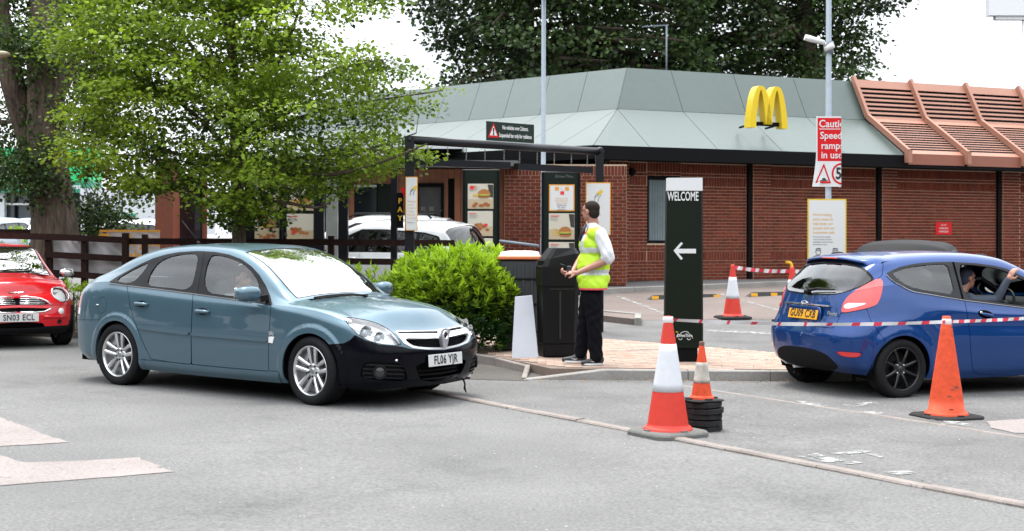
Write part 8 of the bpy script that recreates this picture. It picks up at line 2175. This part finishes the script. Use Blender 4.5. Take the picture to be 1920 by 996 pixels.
# dark trees behind the roof
M_LEAF_C = leaf_mat('dark_broad_leaf', (.008, .020, .005), (.060, .110, .020), .22)
for (poly, y, ncl, lab, sd_) in (([(840, 170), (868, 128), (858, 100), (812, 80), (820, 56), (778, 30), (800, -20), (790, -80), (900, -260), (1250, -280), (1330, -120), (1310, 20), (1330, 150), (1340, 190), (850, 190)], 52, 900, 'dark green broad tree behind the left part of the restaurant roof', 21),
                            ([(1255, 190), (1250, 90), (1275, 40), (1240, -30), (1280, -240), (1560, -240), (1660, -60), (1704, -4), (1660, 22), (1600, 34), (1612, 52), (1655, 66), (1640, 92), (1606, 96), (1630, 120), (1610, 150), (1590, 190)], 56, 680, 'dark green tree behind the arches, its branches reaching over the terracotta louvres', 22)):
    rc = np.random.default_rng(sd_); u0 = np.mean([p[0] for p in poly]); q = at(u0, 440, y); TCr = tree_things('dark_tree', lab, Vector((q.x, y, .45)), 'dark trees behind the roof')
    CC = envelope(poly, y, 2.0, ncl, rc); per = 58; ci = np.repeat(np.arange(len(CC)), per); n = len(ci); off = rc.normal(size=(n, 3)) * [.42, .42, .20]; c = CC[ci] + off
    ct = np.clip(.35 + .3 * rc.normal(size=len(CC)), 0, 1); tint = np.clip(ct[ci] + .15 * rc.normal(size=n) + off[:, 2] * .4, 0, 1)
    rel(TCr, leaves('crown', c, off + rc.normal(size=(n, 3)) * .15 + [0, 0, -.08], rc.uniform(.13, .24, n), tint, M_LEAF_C, TCr, .8, .2, rc, up=1.6))
    tr_ = [Vector((q.x, y, .4)), at(u0 + 5, 200, y), at(u0 - 10, 60, y), at(u0, -80, y)]; rel(TCr, bark_trunk('trunk', tr_, [.6, .5, .4, .25], TCr, M_BARK, .04, 20))
    nd = [list(p) for p in catmull(np.arange(4.), np.array(tr_), np.linspace(.8, 3, 12))]; rel(TCr, limbs('limbs', nd, CC[::4], TCr, M_BARK, 7, .05, lmax=12))
# laurel bush
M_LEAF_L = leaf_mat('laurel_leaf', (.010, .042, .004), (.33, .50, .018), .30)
def bush(label, u, v_base, y, rx, ry, h, nshoot, seed, name='laurel_bush', z0=None, leaf=.105):
    rl = np.random.default_rng(seed); x = (u - 960) / FPX * y; z = gz(x, y) + .1 if z0 is None else z0; r_ = empty(name, (x, y, z), 0, label, 'bush')
    th = rl.uniform(0, 2 * PI, nshoot); cz = rl.uniform(-.9, 1, nshoot); s = np.sqrt(np.clip(1 - np.maximum(cz, 0)**2.6, 0, 1)) * np.where(cz < 0, 1 + cz * .12, 1); rr_ = rl.uniform(.82, 1.04, nshoot) * (1 + .07 * np.sin(th * 3 + seed) + .05 * np.sin(th * 7 + cz * 5))
    inner = rl.random(nshoot) < .30; rr_ = np.where(inner, rl.uniform(.3, .85, nshoot), rr_)
    C = np.stack([rx * s * np.cos(th) * rr_, ry * s * np.sin(th) * rr_, h * (.5 + .5 * cz * rr_)], 1); out = C / [rx * rx, ry * ry, h * h * .25] - [0, 0, .5 / (h * .25)]; out = np.stack([C[:, 0] / rx, C[:, 1] / ry, (C[:, 2] / h - .5) * 1.4], 1); out /= np.maximum(np.linalg.norm(out, axis=1, keepdims=True), .05); out[:, 2] += .75
    out /= np.linalg.norm(out, axis=1, keepdims=True); per = 9; ci = np.repeat(np.arange(nshoot), per); k = np.tile(np.arange(per), nshoot); n = len(ci); st = out[ci] * (k * .011)[:, None]; a = rl.normal(size=(n, 3)); side = np.cross(out[ci], a); side /= np.linalg.norm(side, axis=1, keepdims=True)
    spread = (1.05 - k * .085)[:, None]; d = out[ci] * .62 + side * spread; ht = C[ci, 2] / h; tint = np.clip(-.10 + .80 * np.clip((ht - .30) / .6, 0, 1) + .05 * k * (ht > .45) + .13 * rl.normal(size=n) + (rl.normal(size=nshoot) * .17)[ci] - .35 * inner[ci], 0, 1)  # paler new growth towards the top; shade inside put into the inner leaves' tint
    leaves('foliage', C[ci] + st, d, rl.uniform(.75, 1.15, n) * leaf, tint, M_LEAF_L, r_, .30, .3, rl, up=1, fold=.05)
    g = MB(); rr2 = random.Random(seed)
    for q in range(16): a = rr2.uniform(0, 6.28); b = rr2.uniform(.3, .8); g.tube([(0 + .1 * math.cos(a), .1 * math.sin(a), 0), (rx * b * .6 * math.cos(a), ry * b * .6 * math.sin(a), h * .45), (rx * b * math.cos(a), ry * b * math.sin(a), h * .8)], [.014, .01, .005], 5, caps=False)
    g.build('stems', M_BARK, r_); return r_
bush('rounded laurel bush with bright yellow-green new leaves beside the bins', 864, 665, 18.0, .86, .62, 1.25, 2300, 31, z0=gz(-.6, 18) + .09)
bush('low laurel shoots just showing over the windscreen of the blue-grey car', 668, 560, 19.6, .62, .35, .98, 260, 32, name='low_bush')
bush('small green shrub between the red car and the blue-grey car', 138, 600, 20.9, .26, .25, .72, 130, 33, name='small_shrub', leaf=.07)
bush('scrap of hedge behind the fence at the far left edge', 30, 470, 27, 1.1, .4, 1.35, 220, 34, name='low_hedge')

# unseen wood added behind the viewpoint: it is mirrored in the cars and shades the horizon
rw = np.random.default_rng(77); Cw = []
for k in range(26):
    a = rad(-215 + k * 10.0) ; R0 = 30 + rw.uniform(-3, 4); x, y = R0 * math.cos(a), 8 + R0 * math.sin(a)
    if y > 6 and abs(x) < 22: continue
    h = rw.uniform(8, 12); n = 900; q = rw.normal(size=(n, 3)); q /= np.linalg.norm(q, axis=1, keepdims=True); q *= rw.uniform(.7, 1, (n, 1)); Cw.append(q * [3.2, 3.2, h * .48] + [x, y, h * .52])
Cw = np.concatenate(Cw); tagw = leaves('roadside_wood', Cw, rw.normal(size=Cw.shape), rw.uniform(.7, 1.2, len(Cw)), rw.uniform(0, .7, len(Cw)), M_LEAF_C, None, .9, .1, rw, up=1); tagw['kind'] = 'stuff'
# ------------------------------------------------------------------ people
def cap(bm_list, p0, p1, r0, r1, sx=1.0):
    bm_list.append(('c', Vector(p0), Vector(p1), r0, r1, sx))
def ell(bm_list, c, r, rot=None): bm_list.append(('e', Vector(c), Vector(r), rot))
def body_mesh(name, parts, voxel, m, parent, smooth=4, faces_mat=None, folds=0.0):
    """one continuous skin grown round a set of limbs (voxel union, then smoothed)"""
    g = MB()
    for p in parts:
        if p[0] == 'c':
            _, a, b, r0, r1, sx = p; n = 8; pts = []; rs = []; d = (b - a).normalized()
            for k in range(4): t = math.sin(PI / 2 * k / 4); pts.append(a - d * r0 * math.cos(PI / 2 * k / 4)); rs.append(max(r0 * t, .0008))
            for k in range(n + 1): pts.append(a.lerp(b, k / n)); rs.append(r0 + (r1 - r0) * k / n)
            for k in range(1, 5): t = math.cos(PI / 2 * k / 4); pts.append(b + d * r1 * math.sin(PI / 2 * k / 4)); rs.append(max(r1 * t, .0008))
            g.tube(pts, rs, 14, sx=sx)
        else:
            _, c, r, rot = p; M = Matrix.Translation(c) @ (rot.to_4x4() if rot is not None else Matrix.Identity(4)); vs, fs = superell((0, 0, 0), tuple(r), 1, 1, 20, 12, M); g.add(vs, fs)
    o = g.build(name, m); o.data.remesh_voxel_size = voxel; md = o.modifiers.new('r', 'REMESH'); md.mode = 'VOXEL'; md.voxel_size = voxel; md.use_smooth_shade = True
    if smooth: ms = o.modifiers.new('s', 'SMOOTH'); ms.factor = .5; ms.iterations = smooth
    dg = bpy.context.evaluated_depsgraph_get(); me = bpy.data.meshes.new_from_object(o.evaluated_get(dg), depsgraph=dg); bpy.data.objects.remove(o)
    me.name = name; me.materials.clear(); ob = link(name, me, parent, m)
    me.polygons.foreach_set('use_smooth', [True] * len(me.polygons))
    if folds:
        n = len(me.vertices); V = np.empty(n * 3, np.float32); N_ = np.empty(n * 3, np.float32); me.vertices.foreach_get('co', V); me.vertices.foreach_get('normal', N_); V = V.reshape(-1, 3); N_ = N_.reshape(-1, 3)
        x, y, z = V.T; w = np.sin(z * 46 + 9 * np.sin(x * 9 + y * 7) + 5 * np.sin(y * 13)) * .5 + np.sin(z * 23 - x * 31 + 4 * np.sin(z * 11)) * .6 + np.sin(x * 60 + z * 12 + 3 * np.sin(z * 20)) * .3
        V = V + N_ * (folds * w)[:, None]; me.vertices.foreach_set('co', V.astype(np.float32).ravel()); me.update()
    if faces_mat:
        for f in me.polygons: f.material_index = faces_mat(f.center, f.normal)
    return ob
M_SKIN = mat('skin', (.34, .16, .11), .5, noise=.06, nscale=20); M_HAIR = mat('hair_dark', (.022, .016, .013), .8, spec=.1, noise=.3, nscale=60, bump=.003, bscale=120)
M_SHIRT = mat('shirt_white', (.58, .58, .60), .8, bump=.004, bscale=9); M_TROU = mat('trousers_black', (.005, .005, .007), .9, noise=.3, nscale=12, bump=.006, bscale=10, spec=.08)
M_VEST = mat('vest_yellow', (.44, .68, .02), .6, bump=.006, bscale=9, emit=None); M_BAND = mat('reflective_band', (.50, .53, .52), .35, noise=.08, nscale=20); M_VRED = mat('vest_red_trim', (.70, .07, .10), .6)
M_SHOE = mat('shoe_black', (.02, .02, .023), .6, noise=.3, nscale=80)
def hand(parts, wrist, dirv, palm_n, thumb_side, curl=.6, s=1.0):
    """palm and five separately bent fingers"""
    w = Vector(wrist); d = Vector(dirv).normalized(); n = Vector(palm_n).normalized(); sd = d.cross(n).normalized() * thumb_side
    pc = w + d * .045 * s; cap(parts, w, w + d * .03 * s, .026 * s, .028 * s); 
    for k in (-1.1, -.35, .35, 1.1): cap(parts, w + d * .02 * s + sd * k * .012 * s, w + d * .085 * s + sd * k * .020 * s, .016 * s, .0125 * s)
    for k, L in ((1.15, .066), (.4, .078), (-.4, .072), (-1.15, .056)):
        b = w + d * .088 * s + sd * k * .020 * s; a1 = curl * .7; a2 = curl * 1.6; a3 = curl * 2.3
        p1 = b + (d * math.cos(a1) + n * math.sin(a1)) * L * .45 * s; p2 = p1 + (d * math.cos(a2) + n * math.sin(a2)) * L * .32 * s; p3 = p2 + (d * math.cos(a3) + n * math.sin(a3)) * L * .23 * s
        cap(parts, b, p1, .0095 * s, .009 * s); cap(parts, p1, p2, .009 * s, .008 * s); cap(parts, p2, p3, .008 * s, .007 * s)
    b = w + d * .025 * s + sd * .026 * s; p1 = b + (d * .6 + sd * .7 + n * .25).normalized() * .042 * s; p2 = p1 + (d * .85 + n * .5).normalized() * .032 * s; cap(parts, b, p1, .0135 * s, .011 * s); cap(parts, p1, p2, .0105 * s, .0085 * s)
def head(parts, hair, c, f, s=1.0, up=Vector((0, 0, 1))):
    """c: centre of the head, f: facing direction"""
    f = Vector(f).normalized(); sd = up.cross(f).normalized(); R = Matrix((f, sd, up)).transposed(); P = lambda x, y, z: c + f * x * s + sd * y * s + up * z * s
    ell(parts, P(-.005, 0, .025), Vector((.096, .074, .088)) * s, R); ell(parts, P(.02, 0, -.045), Vector((.072, .058, .070)) * s, R); ell(parts, P(.052, 0, -.088), Vector((.030, .030, .024)) * s, R)
    cap(parts, P(.085, 0, .015), P(.106, 0, -.022), .009 * s, .013 * s); ell(parts, P(.086, 0, -.055), Vector((.012, .024, .007)) * s, R); ell(parts, P(.086, 0, -.066), Vector((.011, .020, .007)) * s, R); ell(parts, P(.080, 0, .03), Vector((.014, .052, .012)) * s, R)
    for k in (-1, 1): ell(parts, P(-.008, k * .077, -.012), Vector((.019, .008, .031)) * s, R)
    if hair is not None:
        ell(hair, P(-.020, 0, .038), Vector((.095, .078, .080)) * s, R); ell(hair, P(-.05, 0, -.015), Vector((.058, .070, .070)) * s, R); ell(hair, P(.028, 0, .074), Vector((.040, .056, .024)) * s, R)
    return P
# --- the man by the bin
mp_ = gp(1100, 683, ISL_H); MAN = empty('person', mp_, 0, 'man in yellow hi-vis vest and black trousers beside the black bin', 'person')
K = (mp_.y) / FPX
def J(u, v, y=0.0): return Vector(((u - 1100) * K, y, (683 - v) * K))
skin = []; hair = []; f_h = Vector((-.78, .62, 0)).normalized()
hc = J(1107, 396, .0); P_ = head(skin, hair, hc, f_h, 1.04)
cap(skin, hc + Vector((.02, 0, -.05)), J(1113, 428, .01), .060, .066)
elbN, wrN = J(1137, 487, -.235), J(1080, 511, -.25); elbF, wrF = J(1096, 478, .22), J(1072, 512, -.06)
cap(skin, J(1135, 474, -.22), elbN, .052, .046); cap(skin, elbN, elbN.lerp(wrN, .45), .045, .043); cap(skin, elbN.lerp(wrN, .4), wrN, .043, .028)
cap(skin, J(1100, 462, .20), elbF, .05, .044); cap(skin, elbF, elbF.lerp(wrF, .45), .044, .041); cap(skin, elbF.lerp(wrF, .45), wrF, .041, .027)
hand(skin, wrN, (-.93, .25, .05), (.0, .6, -.7), 1, .75, 1.05); hand(skin, wrF, (-.95, -.15, .05), (.2, .5, .8), 1, .8, 1.05)
ell(skin, J(1115, 450, 0), (.10, .12, .18))
so = body_mesh('body', skin, .0075, M_SKIN, MAN, 3); body_mesh('hair', [h for h in hair], .008, M_HAIR, MAN, 2)
for k in (-1, 1):
    g = MB(); e = P_(.083, k * .030, .012); vs, fs = superell(tuple(e), (.010, .010, .007), 1, 1, 12, 8); g.add(vs, fs, 0, True); g.build('eye', mat('eye_dark', (.05, .04, .035), .2), MAN)
sh = []
cap(sh, J(1114, 432, -.13), J(1114, 432, .15), .075, .075); ell(sh, J(1113, 458, .0), (.125, .190, .20)); ell(sh, J(1112, 500, .0), (.135, .165, .20)); ell(sh, J(1109, 540, 0), (.125, .165, .10))
cap(sh, J(1124, 440, -.185), J(1136, 474, -.240), .080, .080); cap(sh, J(1136, 474, -.240), J(1137, 482, -.240), .080, .080); cap(sh, J(1106, 436, .165), J(1098, 468, .215), .07, .068); cap(sh, J(1112, 424, .0), J(1112, 429, 0), .070, .078)
body_mesh('shirt', sh, .009, M_SHIRT, MAN, 4, folds=.005)
ve = []
cap(ve, J(1115, 438, -.135), J(1114, 438, .14), .098, .094); ell(ve, J(1114, 460, .0), (.180, .205, .19)); ell(ve, J(1113, 497, .0), (.192, .198, .22)); ell(ve, J(1113, 522, 0), (.195, .202, .14)); cap(ve, J(1112, 534, -.07), J(1112, 534, .07), .168, .168)
def vest_mat(c, n):
    z = c.z; u = 1100 + c.x / K; v = 683 - z / K
    if v > 539.2: return 2 if v > 541 else 2
    if v < 440 and abs(c.y) < .115: return 2
    if 505 < v < 515 or 464 < v < 474: return 1
    if abs(abs(c.y) - .10) < .032 and v < 470: return 1
    return 0
vo = body_mesh('vest', ve, .008, [M_VEST, M_BAND, M_VRED], MAN, 4, vest_mat, folds=.004)
# cut the neck and hem flat
import bmesh
bm = bmesh.new(); bm.from_mesh(vo.data)
bmesh.ops.bisect_plane(bm, geom=bm.verts[:] + bm.edges[:] + bm.faces[:], plane_co=(0, 0, (683 - 542.5) * K), plane_no=(0, 0, -1), clear_outer=True)
bm.to_mesh(vo.data); bm.free()
tr = []
for (h, k_, a, yy) in ((J(1106, 556, .09), J(1098, 612, .10), J(1090, 664, .10), 1), (J(1111, 556, -.09), J(1114, 612, -.10), J(1117, 668, -.09), -1)):
    cap(tr, h, k_, .112, .088); cap(tr, k_, a, .088, .076)
ell(tr, J(1109, 545, 0), (.128, .165, .10))
body_mesh('trousers', tr, .010, M_TROU, MAN, 4, folds=.006)
def shoe(heel, d, nm_l):
    d = Vector(d).normalized(); sd = Vector((-d.y, d.x, 0)); parts = []; L = .285
    cap(parts, heel + Vector((0, 0, .052)), heel + d * .10 + Vector((0, 0, .055)), .040, .040); cap(parts, heel + d * .08 + Vector((0, 0, .045)), heel + d * (L - .06) + Vector((0, 0, .032)), .043, .030); cap(parts, heel + Vector((0, 0, .07)), heel + d * .05 + Vector((0, 0, .10)), .040, .044)
    o = body_mesh('shoe', parts, .007, M_SHOE, MAN, 3); g = MB(); n = 24; vs = []
    for z, k in ((0, .94), (.005, 1), (.018, 1.01), (.022, .9)):
        for i in range(n):
            t = 2 * PI * i / n; a = math.cos(t); b = math.sin(t); vs.append(heel + d * (L * .36 + a * L * .50 * k) + sd * (b * (.044 + .008 * a) * k) + Vector((0, 0, z + (.010 if a > .6 else 0) * (a - .6) * 2)))
    g.add(vs, [(i * n + j, i * n + (j + 1) % n, (i + 1) * n + (j + 1) % n, (i + 1) * n + j) for i in range(3) for j in range(n)] + [tuple(reversed(range(n))), tuple(3 * n + j for j in range(n))]); g.build('sole', M_SIGNW, o)
    g = MB(); s = -1 if sd.y > 0 else 1; Mx = frame(heel + d * .09 + sd * s * .045 + Vector((0, 0, .05)), d if sd.y * s < 0 and d.x < 0 else d); 
    q = [heel + d * x + sd * s * (.0445 - .01 * (x / .2)**2) + Vector((0, 0, z)) for x, z in ((.16, .052), (.11, .036), (.085, .040), (.075, .052), (.088, .046), (.11, .046))]
    g.add(q, [(0, 1, 2, 3, 4, 5)]); g.build('curved_stripe', M_SIGNW, o)
shoe(J(1090, 683, .10) + Vector((.035, 0, .012)), (-1, -.05, 0), 0); shoe(J(1117, 683, -.09) + Vector((.055, .03, 0)), (-.86, -.42, 0), 1)
g = MB(); a = J(1098, 424, -.02); g.add([tuple(J(1098, 421, -.075)), tuple(J(1092, 424, -.10)), tuple(J(1088, 452, -.12)), tuple(J(1094, 455, -.10)), tuple(J(1097, 432, -.085))], [(0, 1, 2, 3, 4)])
g = MB(); g.tube([J(1098.5, 420, -.04), J(1094, 430, -.055), J(1087.5, 452, -.05)], [.012, .022, .03], 8); g.build('tie', M_INK, MAN)
g = MB(); q = wrN + Vector((-.085, .05, .02)); g.box(tuple(q), (.055, .03, .12), bev=.006); g.tube([q + Vector((-.02, 0, .055)), q + Vector((-.105, 0, .085))], .004, 6); rd_ = g.build('handheld_radio', M_INK); rd_.location = mp_; tag(rd_, 'small black handheld radio with stub aerial in the hands of the man', 'radio')

def seated(car, x, y, zh, cols, label, arm=None, cap_m=None, facing=(1, 0, 0), lean=0.0):
    r_ = empty('person', tuple(car.M @ Vector((x, y, .55))), car.M.to_euler().z, label, 'person'); r_.matrix_world = car.M @ Matrix.Translation((x, y, .55)); z = zh - .55; sk = []; hr = []
    hc = Vector((.06 + lean, 0, z)); Pq = head(sk, hr, hc, facing, 1.0); cap(sk, hc + Vector((-.01, 0, -.06)), Vector((-.02, 0, z - .17)), .055, .06); top = []
    cap(top, Vector((-.02, -.14, z - .22)), Vector((-.02, .14, z - .22)), .075, .075); ell(top, (-.03, 0, z - .38), (.12, .18, .21)); ell(top, (-.02, 0, .08), (.14, .17, .16)); cap(top, Vector((.05, -.1, .02)), Vector((.45, -.12, .08)), .085, .07); cap(top, Vector((.05, .1, .02)), Vector((.45, .12, .08)), .085, .07)
    A1 = arm or (Vector((.20, -.22, z - .40)), Vector((.42, -.12, z - .30))); cap(top, Vector((-.02, -.18, z - .24)), A1[0], .058, .050); cap(top, A1[0], A1[1], .050, .036)
    e2 = (Vector((.18, .24, z - .42)), Vector((.42, .12, z - .30))); cap(top, Vector((-.02, .18, z - .24)), e2[0], .055, .048); cap(top, e2[0], e2[1], .046, .034)
    d = (A1[1] - A1[0]).normalized(); hand(sk, A1[1], d, (.6, 0, -.5) if arm is None else (.8, .3, -.1), -1, .55, 1.0); hand(sk, e2[1], (1, -.2, .1), (.3, 0, -.8), 1, .9, 1.0)
    cap(sk, A1[1] - d * .06, A1[1], .026, .026)
    body_mesh('body', sk, .009, M_SKIN, r_, 2); body_mesh('clothes', top, .012, cols, r_, 3); body_mesh('hair', hr, .010, cap_m or M_HAIR, r_, 2); return r_
t_el = FIESTA.trace(1868, 561, y=-.66); t_wr = FIESTA.trace(1890, 523, y=-.74); hx = FIESTA.trace(1811, 520, y=-.40)
px_, py_ = hx.x - .05, -.40
M_JACK = mat('jacket_navy', (.035, .045, .065), .8, noise=.15, nscale=10, bump=.004, bscale=12)
seated(FIESTA, px_, py_, hx.z, M_JACK, 'driver of the blue car in a dark jacket, one hand raised outside', arm=(Vector((t_el.x - px_, -.66 - py_, t_el.z - .55)), Vector((t_wr.x - px_, -.74 - py_, t_wr.z - .55))), cap_m=mat('cap_navy', (.03, .035, .06), .8))
hx = VECTRA.trace(452, 520, y=-.38)
seated(VECTRA, hx.x - .03, -.38, hx.z - .02, mat('pale_top', (.45, .44, .50), .8), 'driver of the blue-grey car in a pale top, dimly seen')
